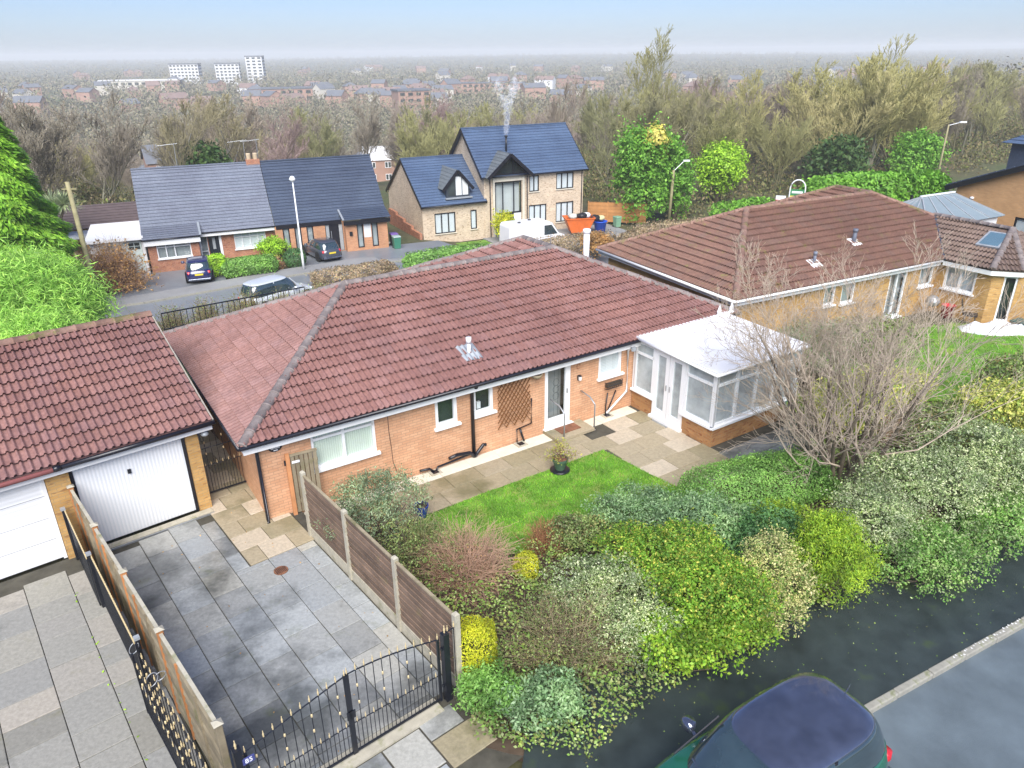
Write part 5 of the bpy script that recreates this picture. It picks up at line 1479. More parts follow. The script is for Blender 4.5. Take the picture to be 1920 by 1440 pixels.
        o = mb.build('mirror', paint if roofm != 'car_black' else 'car_black', t, True); o.location = (cab[1] - 0.52, s_ * (hw + 0.12), belt + 0.08)
        mb = MB(); mb.bar((cab[1] - 0.5, s_ * (hw - 0.08), belt + 0.02), (cab[1] - 0.52, s_ * (hw + 0.06), belt + 0.05), 0.05, 0.03); mb.build('mirror_arm', 'car_black', t)
        if detail:
            mb = MB(); mb.bar((-0.62, s_ * (hw + 0.012), 0.80), (-0.42, s_ * (hw + 0.012), 0.80), 0.03, 0.035); mb.build('door_handle', 'grey_metal', t)
    mb = MB(); mb.box((-hl - 0.012, -0.26, 0.62), (-hl + 0.02, 0.26, 0.73)); mb.build('number_plate', 'plate_yellow', t)
    mb = MB(); mb.box((-hl - 0.008, -hw * 0.8, 0.27), (-hl + 0.1, hw * 0.8, 0.40)); bevel(mb.build('bumper', 'car_black', t), 0.03)
    if detail:
        mb = MB(); mb.tube([(top[0] + 0.05, 0, H - 0.03), (top[0] - 0.02, 0, H + 0.1)], 0.008, 5); mb.build('aerial', 'car_black', t)
        mb = MB(); mb.bar((cab[1] - 0.02, 0.1, belt + 0.015), (cab[1] - 0.16, -0.55, belt + 0.09), 0.02, 0.015); mb.build('wiper', 'car_black', t)
    return t
make_car('parked_car', 'dark green hatchback with a black roof parked across the kerb', (3.40, 7.13, -0.10), R(210), 'car_green', 'car_black', L=4.2, Wd=1.80, H=1.52, belt=0.98, cab=(-1.98, 0.92), top=(-1.72, 0.16))
# ------------------------------------------------------------------ neighbouring bungalow on the right
NL, NR = (7.753, 24.33, 0.0), R(90 - 62.664)
nL, nW, nZ, nH, nD = 15.98, 8.56, 2.123, 2.011, 1.9
nb, nroof, NC, NF = bungalow('bungalow', 'neighbouring bungalow with a mossy brown tiled roof behind the bare tree', NL, NR, nL, nW, nZ, nH, nD, 'mossy_tile', 'ridge_rust', 'golden_brick', -0.2, None)
sl2 = nH / (nW / 2)
# forward wing on the right with its splayed end
A3, B3, C3, D3 = (11.22, -0.10, nZ), (11.36, -1.92, nZ), (12.17, -2.70, nZ), (16.4, -2.75, nZ)
AP, VT = (13.83, -0.95, 3.256), (13.82, 2.46, 3.256)
wf = [(A3, B3, [A3, B3, AP, VT]), (B3, C3, [B3, C3, AP])]
AP2 = (15.2, -1.2, 3.256)
wf += [(C3, D3, [C3, D3, AP])]
mb = MB()
for a, b, p in wf: mb.poly([(x, y, z - 0.012) for x, y, z in p])
mb.poly([(x, y, z - 0.012) for x, y, z in (D3, (16.4, 2.46, nZ + 0.02), VT, AP)])
wroof = mb.build('wing_roof', 'brown_tile', nb)
# clip the main front face along the valley
Vy = (11.22, 0.0, nZ)
m_, poly_ = face_frame(NC['E0'], NC['E1'], [NC['E0'], Vy, (13.6, 2.38, nZ + 2.38 * sl2), NC['R1'], NC['R0']])
lay_tiles(nroof, [(m_, poly_), NF['left'], NF['wing'], NF['rear'], NF['right'], NF['end']], 'mossy_tile', limit=300)
lay_tiles(wroof, [face_frame(*q) for q in wf], 'brown_tile', limit=150)
for a, b in (('E0', 'R0'), ('E5', 'R0'), ('R0', 'R1'), ('R1', 'R2'), ('E3', 'R2')):
    caps(nroof, up(NC[a]), up(NC[b]), 'ridge_rust', r=0.13)
caps(nroof, up((13.6, 2.38, nZ + 2.38 * sl2)), up(NC['R1']), 'ridge_rust', r=0.13)
for a, b in ((B3, AP), (C3, AP), (AP, VT)): caps(wroof, up(a), up(b), 'ridge_grey', r=0.13)
mb = MB(); mb.bar((11.2, -0.05, nZ + 0.03), (13.75, 2.42, 3.28), 0.14, 0.02); mb.build('valley', 'slate_navy', nb)
fascia(nb, [((0.05, 0.06), (11.2, 0.06)), ((11.25, 0.0), (11.39, -1.9)), ((11.39, -1.9), (12.19, -2.66)), ((12.19, -2.66), (16.4, -2.71)), ((0.06, 0.08), (0.06, nW))], nZ - 0.22, nZ - 0.04)
gutter(nb, [(-0.05, -0.05, nZ - 0.03), (11.1, -0.05, nZ - 0.03)], 'upvc', 0.05); gutter(nb, [(-0.05, -0.05, nZ - 0.03), (-0.05, nW, nZ - 0.03)], 'upvc', 0.06)
mb = MB(); mb.box((0.07, 0.07, nZ - 0.25), (11.3, 0.34, nZ - 0.235)); mb.build('soffit', 'white_paint', nb)
nx = lambda x: x - 0.4
NW = Wall(nb, 0.4, 0.32, 0, 11.1, -0.3, nZ - 0.2)
window(NW, nx(4.85), nx(5.45), 1.05, 1.85, fw=0.07, back='room_grey')
window(NW, nx(5.80), nx(6.55), 0.98, 1.86, fw=0.07, back='room_grey')
window(NW, nx(8.55), nx(9.60), -0.1, 1.86, (nx(9.05),), fw=0.09, back='room_grey', name='patio_door')
window(NW, nx(10.42), nx(11.28), 0.98, 1.86, fw=0.08, back='room_grey')
mb = MB(); NW.face(mb)
NWl = Wall(nb, 11.5, 0.33, math.atan2(-1.8 - 0.3, 0.14), 2.2, -0.3, nZ - 0.2)
window(NWl, 0.35, 1.62, 0.92, 1.86, (0.98,), fw=0.09, back='drape_white', backd=0.3)
NWl.face(mb)
ea_ = NWl.P(2.2, 0, 0)
NWs = Wall(nb, ea_[0], ea_[1], math.atan2(-0.78, 0.80), 1.05, -0.3, nZ - 0.2)
window(NWs, 0.42, 0.90, 0.02, 1.86, fw=0.07, back='room_dark'); NWs.face(mb)
eb_ = NWs.P(1.05, 0, 0)
NWe = Wall(nb, eb_[0], eb_[1], 0, 4.0, -0.3, nZ - 0.2); NWe.face(mb)
Wall(nb, 0.40, nW - 0.3, -math.pi / 2, nW - 0.62, -0.3, nZ - 0.2).face(mb)
Wall(nb, nL - 0.4, 0.3, math.pi / 2, nW + nD - 0.6, -0.3, nZ - 0.2).face(mb)
mb.build('wall', 'golden_brick', nb)
# roof vents and rooflight
for (x, y, h, rr, lab) in ((4.75, 0.95, 0.42, 0.06, 'short dark vent pipe low on the mossy roof'), (7.7, 1.65, 0.5, 0.08, 'tall dark vent pipe higher on the mossy roof')):
    z = nZ + y * sl2; mb = MB(); mb.tube([(0, 0, -0.1), (0, 0, h)], rr, 12); mb.tube([(0, 0, h - 0.1), (0, 0, h + 0.03)], rr * 1.25, 12)
    o = mb.build('vent_pipe', 'slate_grey', nb, True, loc=(x, y, z + 0.04)); o['label'] = lab
    mb = MB(); mb.box((-0.25, -0.28, -0.05), (0.25, 0.18, -0.02)); f_ = mb.build('flashing', 'upvc', o); f_.rotation_euler = (math.atan(sl2), 0, 0); f_.location = (0, 0, 0.06)
sk_m, sk_p = face_frame(*wf[0])
mb = MB(); mb.box((-0.45, -0.55, 0.02), (0.45, 0.55, 0.10)); rl = mb.build('rooflight', 'lead', nb, mtx=sk_m @ Matrix.Translation((0.85, 1.85, 0.03)) @ Matrix.Rotation(R(3), 4, 'Z'))
mb = MB(); mb.box((-0.36, -0.46, 0.10), (0.36, 0.46, 0.108)); mb.build('pane', 'glass_roof', rl); mb = MB(); mb.box((-0.36, -0.46, 0.101), (0.36, 0.46, 0.103)); mb.build('blind', 'room_pale', rl)
# glass roofed conservatory behind the wing
nc = thing('conservatory', 'glass roofed conservatory behind the neighbouring bungalow wing', 'conservatory', (*toworld(NL, NR, 14.4, 3.0), 0), NR)
b0, b1, hgt = (0.2, 0.2), (5.6, 3.4), 2.75
mb = MB(); mb.box((b0[0], b0[1], -0.2), (b1[0], b1[1], 2.45)); mb.build('wall', 'upvc', nc)
ap0, ap1 = (1.9, 1.9, 3.45), (4.3, 1.9, 3.45)
cs = [(b0[0] - .2, b0[1] - .2, 2.5), (b1[0] + .2, b0[1] - .2, 2.5), (b1[0] + .2, b1[1] + .2, 2.5), (b0[0] - .2, b1[1] + .2, 2.5)]
plain('blue_pane', (0.22, 0.27, 0.29), 0.12, 0.1, 1, spec=0.7)
mb = MB(); mb.poly([(x, y, 2.48) for x, y, z in cs[::-1]]); cr2 = mb.build('roof', 'lead', nc)
def panes(a, b, c, d, n):
    a, b, c, d = map(Vector, (a, b, c, d))
    for i in range(n):
        p = [a.lerp(b, i / n), a.lerp(b, (i + 1) / n), d.lerp(c, (i + 1) / n), d.lerp(c, i / n)]
        mb = MB(); mb.poly([tuple(q) for q in p]); mb.build('pane', 'blue_pane', cr2)
        mb = MB(); mb.bar(tuple(p[0] + Vector((0, 0, .02))), tuple(p[3] + Vector((0, 0, .02))), 0.05, 0.04); mb.build('glazing_bar', 'lead', cr2)
panes(cs[0], cs[1], ap1, ap0, 5); panes(cs[1], cs[2], ap1, ap1, 4); panes(cs[3], cs[0], ap0, ap0, 4); panes(cs[2], cs[3], ap0, ap1, 5)
mb = MB(); mb.bar((1.8, 1.9, 3.49), (4.4, 1.9, 3.49), 0.1, 0.06); mb.build('ridge_beam', 'upvc', nc)
# lawn of the neighbour and things lying about it
nlawn = [(2.5, -0.4), (10.8, -1.3), (12.2, -3.2), (17.5, -3.6), (18, -8.2), (8, -8.5), (2.5, -5)]
nlw = sheet('neighbour_lawn', nlawn, -0.11, 'lawn_base', thick=0.05); nlw.location = NL; nlw.rotation_euler = (0, 0, NR)
blades('grass', 'green grass on the lawn of the neighbouring bungalow', nlawn, 22000, -0.11, NL, NR, h=0.07, w=0.012, seed=8)
sh_ = thing('dust_sheet', 'crumpled white sheet lying on the lawn below the tall narrow window', 'sheet', (*toworld(NL, NR, 11.05, -2.85), -0.1), NR + R(-40))
g = np.random.default_rng(2); nxx, nyy = 26, 9
V = []
for j in range(nyy):
    for i in range(nxx):
        a, b = i / (nxx - 1), j / (nyy - 1)
        x = (a - 0.5) * 2.5; y = (b - 0.5) * 0.75 * (0.55 + 0.6 * abs(math.sin(a * 3.3 + 0.5))) + 0.35 * (a - 0.5) ** 2 * 2
        z = 0.05 + 0.42 * math.sin(math.pi * b) * (0.75 + 0.4 * math.sin(a * 9) * math.sin(b * 5 + a * 4)) * min(1, 6 * a, 6 * (1 - a)) + g.normal() * 0.012
        V.append((x, y, z if 0 < j < nyy - 1 and 0 < i < nxx - 1 else 0.0))
F = [(j * nxx + i, j * nxx + i + 1, (j + 1) * nxx + i + 1, (j + 1) * nxx + i) for j in range(nyy - 1) for i in range(nxx - 1)]
MB().add(V, F).build('cloth', 'white_sheet', sh_, True)
def lump_obj(name, label, cat, x, y, mat, prof, k=14, loc=NL, rot=NR, z=-0.1):
    o = thing(name, label, cat, (*toworld(loc, rot, x, y), z), rot)
    mb = MB(); mb.lathe(prof, k=k); mb.build('shell', mat, o, True); return o
o = lump_obj('kettle_barbecue', 'grey domed kettle barbecue against the golden brick wall', 'barbecue', 10.6, -0.35, 'grey_metal', [(0.05, 0.42), (0.22, 0.5), (0.28, 0.62), (0.28, 0.66), (0.22, 0.8), (0.1, 0.88), (0, 0.9)])
mb = MB()
for a in (0, 2.1, 4.2): mb.tube([(0.1 * math.cos(a), 0.1 * math.sin(a), 0.5), (0.26 * math.cos(a), 0.26 * math.sin(a), 0.0)], 0.012, 5)
mb.build('legs', 'black_metal', o)
lump_obj('plastic_tub', 'red plastic tub beside the kettle barbecue', 'tub', 11.1, -0.75, plain('tub_red', (0.5, 0.04, 0.05), 0.4), [(0.2, 0.0), (0.26, 0.5), (0.28, 0.52), (0.24, 0.52), (0.19, 0.1), (0, 0.08)])
ch = thing('garden_chair', 'dark folding garden chair left against the wall by the white sheet', 'chair', (*toworld(NL, NR, 11.0, -1.75), -0.1), NR + R(30))
mb = MB(); mb.box((-.25, -.25, .40), (.25, .25, .44)); mb.build('seat', 'black_metal', ch); mb = MB(); mb.bar((-.0, .25, .42), (0, .4, .95), .5, .03, up=(0, 1, .3)); mb.build('backrest', 'black_metal', ch)
for x in (-.23, .23):
    for y in (-.23, .23): mb = MB(); mb.tube([(x, y, 0), (x, y * 0.7, .41)], .014, 5); mb.build('leg', 'black_metal', ch)
for i, (x, y, c, lab) in enumerate(((12.1, -3.05, (0.05, 0.09, 0.08), 'dark green storage crate behind the white sheet'), (12.75, -3.2, (0.12, 0.04, 0.05), 'dark red bag leaning on the wall behind the white sheet'), (13.6, -3.4, (0.04, 0.08, 0.075), 'dark green tub at the right end of the white sheet'))):
    o = thing('storage_crate', lab, 'crate', (*toworld(NL, NR, x, y), -0.1), NR + R(10 * i))
    bevel(MB().box((-.3, -.2, 0), (.3, .2, .34)).build('bin', plain('crate%d' % i, c, 0.6), o), .03); bevel(MB().box((-.32, -.22, .34), (.32, .22, .39)).build('lid', plain('cratelid%d' % i, sh(c, 1.4), 0.5), o), .02)
# white boiler flue, dish and aerial on the far side of the first bungalow
fp = thing('chimney_flue', 'white round flue pipe with a cap standing at the right hip', 'flue', (*toworld(HL, HR, 13.9, 5.4), ZE + 0.5), 0)
mb = MB(); mb.tube([(0, 0, -0.2), (0, 0, 1.45)], 0.11, 16); mb.build('pipe', 'upvc', fp, True); mb = MB(); mb.lathe([(0.11, 1.40), (0.145, 1.43), (0.145, 1.53), (0.12, 1.56), (0, 1.57)], k=16); mb.build('cap', 'upvc', fp, True)
ae = thing('aerial', 'white yagi television aerial beside the round flue pipe', 'aerial', (*toworld(HL, HR, 13.85, 7.5), ZE), HR + R(10))
mb = MB(); mb.tube([(0, 0, 0), (0, 0, 1.5)], 0.015, 6); mb.build('mast', 'grey_metal', ae); mb = MB(); mb.tube([(-1.3, 0, 1.42), (0.15, 0, 1.38)], 0.012, 5)
for i in range(9): mb.tube([(-1.25 + i * 0.14, -0.1, 1.42 - i * .004), (-1.25 + i * 0.14, 0.1, 1.42 - i * .004)], 0.005, 4)
mb.build('boom', 'white_paint', ae)
ds = thing('satellite_dish', 'pale satellite dish on the rear slope near the mossy ridge end', 'dish', (*toworld(HL, HR, 12.4, 7.8), ZE + 0.9), HR + R(160))
mb = MB(); mb.lathe([(0.0, 0.0), (0.15, 0.02), (0.27, 0.08), (0.26, 0.085), (0.14, 0.03), (0, 0.012)], k=20); o = mb.build('dish', 'upvc', ds, True); o.rotation_euler = (R(65), 0, 0); o.location = (0, 0, 0.3)
mb = MB(); mb.tube([(0, 0.1, -0.4), (0, 0.05, 0.3)], 0.02, 6); mb.tube([(0, 0, 0.15), (0, -0.35, 0.35)], 0.012, 5); mb.build('arm', 'grey_metal', ds)

# ------------------------------------------------------------------ orange gabled house and what stands at the right edge
OL, OR = (26.1, 43.7, 0.0), NR
og = thing('gabled_house', 'orange brick gable end with dark verge at the right edge', 'house', OL, OR)
# gable wall runs along -y of this frame and faces -x; roof rises towards the camera
gy = -7.2; gs_ = 0.40
ow = Wall(og, 0.0, 0.0, -math.pi / 2, 14.4, -4.3, 2.9)
window(ow, 3.6, 5.9, 0.55, 1.55, (4.4, 5.1), fw=0.1, fr='black_plastic', back='blind_white', backd=0.12)
mb = MB(); ow.face(mb); mb.poly([(0, 0, 2.9), (0, -14.4, 2.9), (0, gy, 2.9 - gy * gs_)])
mb.poly([(12, 0, -4.3), (0, 0, -4.3), (0, 0, 2.9), (12, 0, 2.9)]); mb.build('wall', 'orange_brick', og)
mb = MB(); z0 = 2.85
mb.poly([(-0.35, 0.5, z0 - 0.2), (12, 0.5, z0 - 0.2), (12, gy, z0 - gy * gs_), (-0.35, gy, z0 - gy * gs_)][::-1]); mb.poly([(-0.35, gy, z0 - gy * gs_), (12, gy, z0 - gy * gs_), (12, -14.9, z0 - 0.2), (-0.35, -14.9, z0 - 0.2)][::-1])
orf = mb.build('roof', 'slate_navy', og)
for a, b, m2 in (((12, 0.5, z0 - 0.2), (-0.35, 0.5, z0 - 0.2), gy), ((-0.35, -14.9, z0 - 0.2), (12, -14.9, z0 - 0.2), gy)):
    m_, p_ = face_frame(a, b, [a, b, (b[0], m2, z0 - gy * gs_), (a[0], m2, z0 - gy * gs_)]); courses(orf, m_, p_, 'slate_navy', 0.34)
mb = MB(); mb.bar((-0.33, 0.55, z0 - 0.32), (-0.33, gy, z0 - gy * gs_ - 0.12), 0.05, 0.28); mb.build('bargeboard', 'black_plastic', og); mb = MB(); mb.bar((-0.33, -14.9, z0 - 0.32), (-0.33, gy, z0 - gy * gs_ - 0.12), 0.05, 0.28); mb.build('bargeboard', 'black_plastic', og)
for i in range(17): f = i / 17; mb = MB(); mb.bar((-0.30, 0.5 + (gy - 0.5) * f, z0 - 0.12 + (-gy * gs_ + .2) * f), (-0.30, 0.5 + (gy - 0.5) * (f + 0.052), z0 - 0.11 + (-gy * gs_ + .2) * (f + 0.052)), 0.16, 0.06); mb.build('verge_tile', 'slate_navy', orf)
lo = thing('security_light', 'small round white lamp high on the orange gable wall', 'lamp', (*toworld(OL, OR, -0.03, -1.0), 2.1), OR)
mb = MB(); mb.lathe([(0.0, 0), (0.1, 0.02), (0.12, 0.09), (0.08, 0.14), (0, 0.16)], k=12); mb.build('globe', 'upvc', lo, True)
dk = thing('clad_house', 'dark clad upper storey with a slate roof above the orange gable', 'house', (*toworld(OL, OR, 13.2, 5.0), -0.4), OR)
mb = MB(); mb.box((0, -9, -3), (9, 0, 4.4)); mb.build('wall', 'slate_navy', dk)
a, b, c, d = (9.4, 0.5, 4.3), (-0.5, 0.5, 4.3), (3.0, -4.5, 7.0), (9.4, -4.5, 7.0)
mb = MB(); mb.poly([a, b, c, d]); mb.poly([(-0.5, -9.5, 4.3), (9.4, -9.5, 4.3), d, c]); rf = mb.build('roof', 'slate_blue', dk)
for q in ((a, b, [a, b, c, d]), ((-0.5, -9.5, 4.3), (9.4, -9.5, 4.3), [(-0.5, -9.5, 4.3), (9.4, -9.5, 4.3), d, c]), ((-0.5, 0.5, 4.3), (-0.5, -9.5, 4.3), [(-0.5, 0.5, 4.3), (-0.5, -9.5, 4.3), c])): courses(rf, *face_frame(*q), 'slate_blue', 0.35, 0.05)
# black panel fence with the laurel hedge behind it
bf = thing('panel_fence', 'black slatted panel fence below the laurel hedge on the right', 'fence', (26.4, 44.9, 0.32), R(9))
for i in range(4):
    mb = MB(); mb.box((-2.45 * i - .06, -.06, -0.4), (-2.45 * i + .06, .06, 1.75)); mb.build('post', 'black_metal', bf)
    if i < 3:
        for j in range(6): mb = MB(); mb.box((-2.45 * (i + 1) + .06, -.02, 0.0 + j * .27 - .3), (-2.45 * i - .06, .02, .255 + j * .27 - .3)); mb.build('slat', plain('fence_black', (0.014, 0.018, 0.028), 0.5) if 'fence_black' not in M else 'fence_black', bf)
# ------------------------------------------------------------------ the street behind
SL, SR = (-25.41, 50.96, -4.0), R(90 - 66.14)
semi_roofs = []
def semi(name, label, x0, x1, slate, wallm, grp='pair of dormer bungalows'):
    t = thing(name, label, 'house', SL, SR, grp)
    return t
s1 = semi('dormer_bungalow', 'left half of the pair, red brick with a light grey roof and white windows', 0, 8.75, 'slate_grey', 'red_brick')
s2 = semi('dormer_bungalow', 'right half of the pair, orange brick with a dark roof and tall windows', 8.75, 17.2, 'slate_navy', 'rose_brick')
RY, RZ, EY, EZ2 = 5.0, 6.53, 0.75, 2.36
def gable_roof(t, x0, x1, slate, low=None, lowx=None):
    """low: (x0, x1, y, z) of a shallower strip carried down over a projecting front"""
    mb = MB(); a, b, c, d = (x0, EY, EZ2), (x1, EY, EZ2), (x1, RY, RZ), (x0, RY, RZ)
    e, f = (x1, 2 * RY - EY, EZ2), (x0, 2 * RY - EY, EZ2)
    mb.poly([a, b, c, d]); mb.poly([e, f, d, c]); rf = mb.build('roof', slate, t)
    courses(rf, *face_frame(a, b, [a, b, c, d]), slate, 0.285, 0.05)
    if low:
        lx0_, lx1_, y, z = low
        ty = EY + 0.62; tz = EZ2 + 0.62 * (RZ - EZ2) / (RY - EY)
        p = [(lx0_, y, z), (lx1_, y, z), (lx1_, ty, tz + 0.03), (lx0_, ty, tz + 0.03)]
        mb = MB(); mb.poly(p); lo_ = mb.build('lower_roof', slate, t); courses(lo_, *face_frame(p[0], p[1], p), slate, 0.285, 0.05)
        mb = MB(); xs = lx1_ if x0 < 5 else lx0_
        mb.bar((xs, y, z + 0.04), (xs, ty, tz + 0.07), 0.14, 0.05); mb.build('flashing', 'lead', lo_)
    mb = MB(); mb.bar((x0, RY, RZ + 0.03), (x1, RY, RZ + 0.03), 0.22, 0.08); mb.build('ridge', slate, rf)
    return rf
gable_roof(s1, -0.25, 8.78, 'slate_grey', (-0.25, 3.55, -0.32, 2.42)); gable_roof(s2, 8.82, 17.45, 'slate_navy', (13.75, 17.45, -0.3, 2.48))
# left half walls
mb = MB()
wA = Wall(s1, 0, 0, 0, 3.35, -0.3, 2.35); window(wA, 0.55, 2.8, 0.95, 2.1, (1.15, 1.72), (1.75,), fw=0.07, back='room_grey', lab='white bay window'); wA.face(mb)
wA2 = Wall(s1, 3.35, 0, math.pi / 2, 1.2, -0.3, 2.4); wA2.face(mb)
wB = Wall(s1, 3.35, 1.2, 0, 5.4, -0.3, 2.3)
window(wB, 0.12, 0.62, 0.15, 2.05, (), (0.9,), fw=0.05, back='room_grey', sill=False, name='side_light'); window(wB, 2.48, 4.75, 0.82, 2.1, (3.05, 3.62, 4.18), (1.7,), fw=0.06, back='blind_white', backd=.105)
wB.hole(0.68, 1.42, 0.05, 2.06); wB.face(mb)
mb.poly([(0, 9.2, -0.3), (0, 0, -0.3), (0, 0, 2.35), (0, EY, 2.36), (0, RY, RZ - 0.05), (0, 9.2, 2.3)]); mb.build('wall', 'red_brick', s1)
dm = MB(); wB.solid(dm, 0.68, 1.42, -0.09, -0.04, 0.05, 2.06); d_ = dm.build('front_door', plain('door_navy', (0.02, 0.025, 0.035), 0.4), s1); dm = MB(); wB.solid(dm, 0.95, 1.15, -0.04, -0.03, 1.0, 1.85); dm.build('pane', 'room_grey', d_)
dm = MB(); wB.solid(dm, 0.05, 0.12, -0.06, 0.02, 0, 2.12); wB.solid(dm, 1.42, 1.6, -0.06, 0.02, 0, 2.12); wB.solid(dm, 0.12, 1.42, -0.06, 0.02, 2.06, 2.12); tag(dm.build('door_frame', 'upvc', s1), kind='stuff')
fascia(s1, [((-0.2, -0.3), (3.5, -0.3))], 1.98, 2.36, 'white_paint'); fascia(s1, [((3.4, 0.72), (8.75, 0.72))], 2.08, 2.34, 'white_paint')
gutter(s1, [(3.5, 0.66, 2.36), (8.8, 0.66, 2.36)], 'black_plastic', 0.05); gutter(s1, [(-0.3, -0.38, 2.40), (3.55, -0.38, 2.40)], 'black_plastic', 0.05)
pipe('downpipe', [(-0.08, -0.08, 2.3), (-0.08, -0.08, -0.1)], 0.04, parent=s1)
# right half walls
mb = MB()
wC = Wall(s2, 8.75, 0.62, 0, 5.15, -0.3, 2.3)
for a in (0.55, 1.42, 2.32): window(wC, a, a + 0.5, 0.1, 2.25, fw=0.08, fr='black_plastic', back='room_grey', backd=.105, sill=False, name='tall_window')
wC.hole(3.72, 5.08, 0.02, 2.24); wC.face(mb)
wD = Wall(s2, 13.9, 0.0, 0, 3.3, -0.3, 2.35)
for a in (0.88, 2.03): window(wD, a, a + 0.5, 0.22, 2.3, fw=0.08, fr='black_plastic', back='room_grey', backd=.105, sill=False, name='tall_window')
wD.face(mb)
mb.poly([(13.9, 0.62, -0.3), (13.9, 0, -0.3), (13.9, 0, 2.35), (13.9, 0.62, 2.35)])
mb.poly([(17.2, 0, -0.3), (17.2, 9.2, -0.3), (17.2, 9.2, 2.3), (17.2, RY, RZ - 0.05), (17.2, EY, 2.36), (17.2, 0, 2.35)]); mb.build('wall', 'rose_brick', s2)
dm = MB(); wC.solid(dm, 4.05, 4.75, -0.08, -0.03, 0.02, 2.2); d_ = dm.build('front_door', 'black_plastic', s2)
for a, b in ((3.78, 4.02), (4.78, 5.05)): dm = MB(); wC.solid(dm, a, b, -0.09, -0.05, 0.05, 2.2); dm.build('side_light', 'room_grey', d_)
dm = MB(); wC.solid(dm, 4.14, 4.18, -0.03, 0.01, 0.5, 1.6); dm.build('handle', 'grey_metal', d_)
dm = MB(); wD.solid(dm, 0.28, 0.5, 0.0, 0.1, 1.25, 1.55); dm.build('letter_box', 'black_metal', s2)
dm = MB(); wD.solid(dm, 1.42, 1.98, 0.0, 0.01, 1.0, 2.3); dm.build('render_panel', 'room_pale', s2)
fascia(s2, [((8.85, 0.62), (13.75, 0.62)), ((13.75, -0.26), (17.4, -0.26))], 2.1, 2.42, 'black_plastic', 0.06)
# chimney and aerials on the shared ridge
chm = thing('chimney', 'stub chimney with two buff pots on the shared ridge', 'chimney', (*toworld(SL, SR, 8.3, 5.1), SL[2] + 6.2), SR)
mb = MB(); mb.box((-.5, -.3, -0.5), (.5, .3, 0.55)); mb.build('stack', 'red_brick', chm)
for x in (-.25, .25): mb = MB(); mb.lathe([(.16, .55), (.18, .95), (.15, 1.0)], (x, 0, 0), 12); mb.build('pot', plain('pot_buff', (0.5, 0.4, 0.27), 0.8) if 'pot_buff' not in M else 'pot_buff', chm)
for x, lab in ((2.9, 'thin television aerial over the light grey roof'), (7.8, 'television aerial just left of the stub chimney'), (8.75, 'television aerial just right of the stub chimney')):
    a_ = thing('aerial', lab, 'aerial', (*toworld(SL, SR, x, 5.3), SL[2] + 6.3), SR)
    mb = MB(); mb.tube([(0, 0, 0), (0.05, 0, 1.9)], 0.02, 5); mb.build('mast', 'grey_metal', a_); mb = MB(); mb.tube([(-1.1, 0, 1.75), (.3, 0, 1.85)], 0.016, 5)
    for i in range(6): mb.tube([(-1.05 + i * .22, -.15, 1.75 + i * .016), (-1.05 + i * .22, .15, 1.75 + i * .016)], 0.008, 4)
    mb.build('boom', 'grey_metal', a_)
# flat roofed garage at the left end, shed roof behind
fg_ = thing('flat_garage', 'pale green garage with a white flat roof beside the light grey roof', 'garage', (*toworld(SL, SR, -3.55, 0.3), SL[2]), SR)
wG = Wall(fg_, 0, 0, 0, 3.4, -0.3, 2.45); mb = MB()
wG.hole(0.7, 3.2, 0.02, 2.3); wG.face(mb); mb.poly([(0, 5.6, -.3), (0, 0, -.3), (0, 0, 2.45), (0, 5.6, 2.45)]); mb.build('wall', 'white_paint', fg_)
bx_ = MB().box((-0.2, -0.35, 2.45), (3.4, 5.8, 2.66)).build('roof', 'white_paint', fg_)
plain('door_mint', (0.62, 0.70, 0.66), 0.5, 0.05)
dm = MB(); wG.solid(dm, 0.72, 3.18, -0.1, -0.05, 0.03, 2.28); d_ = dm.build('garage_door', 'door_mint', fg_)
for i in range(6):
    if i == 3: continue
    dm = MB(); a = 0.85 + i * 0.38; wG.solid(dm, a, a + 0.33, -0.05, -0.04, 1.72, 2.18); dm.build('pane', 'room_dark', d_)
    dm = MB(); wG.solid(dm, a, a + 0.33, -0.04, -0.03, 1.94, 1.97); dm.build('glazing_bar', 'door_mint', d_)
shd = thing('long_shed', 'low shed with a dark brown tiled roof behind the white flat roof', 'shed', (*toworld(SL, SR, -6.5, 9.0), SL[2] - 0.3), SR)
mb = MB(); mb.box((0, 0, 0), (8, 4, 2.3)); mb.build('wall', 'golden_brick', shd)
a, b, c, d = (-.2, -.3, 2.2), (8.2, -.3, 2.2), (8.2, 2.2, 3.6), (-.2, 2.2, 3.6)
mb = MB(); mb.poly([a, b, c, d]); mb.poly([(8.2, 4.5, 2.2), (-.2, 4.5, 2.2), d, c]); rf = mb.build('roof', 'brown_tile', shd); plain('shed_brown', (0.10, 0.075, 0.075), 0.7, 0.2); courses(rf, *face_frame(a, b, [a, b, c, d]), 'shed_brown', 0.33, .04)
mb = MB(); mb.box((-1.2, -2.6, 1.9), (7.8, -0.4, 2.1)); ln = mb.build('lean_to_roof', 'lead', shd)
for x in (-1, 1.2, 3.4, 5.6): MB().box((x, -2.5, 0), (x + .1, -2.4, 1.9)).build('post', 'pole_wood', shd)

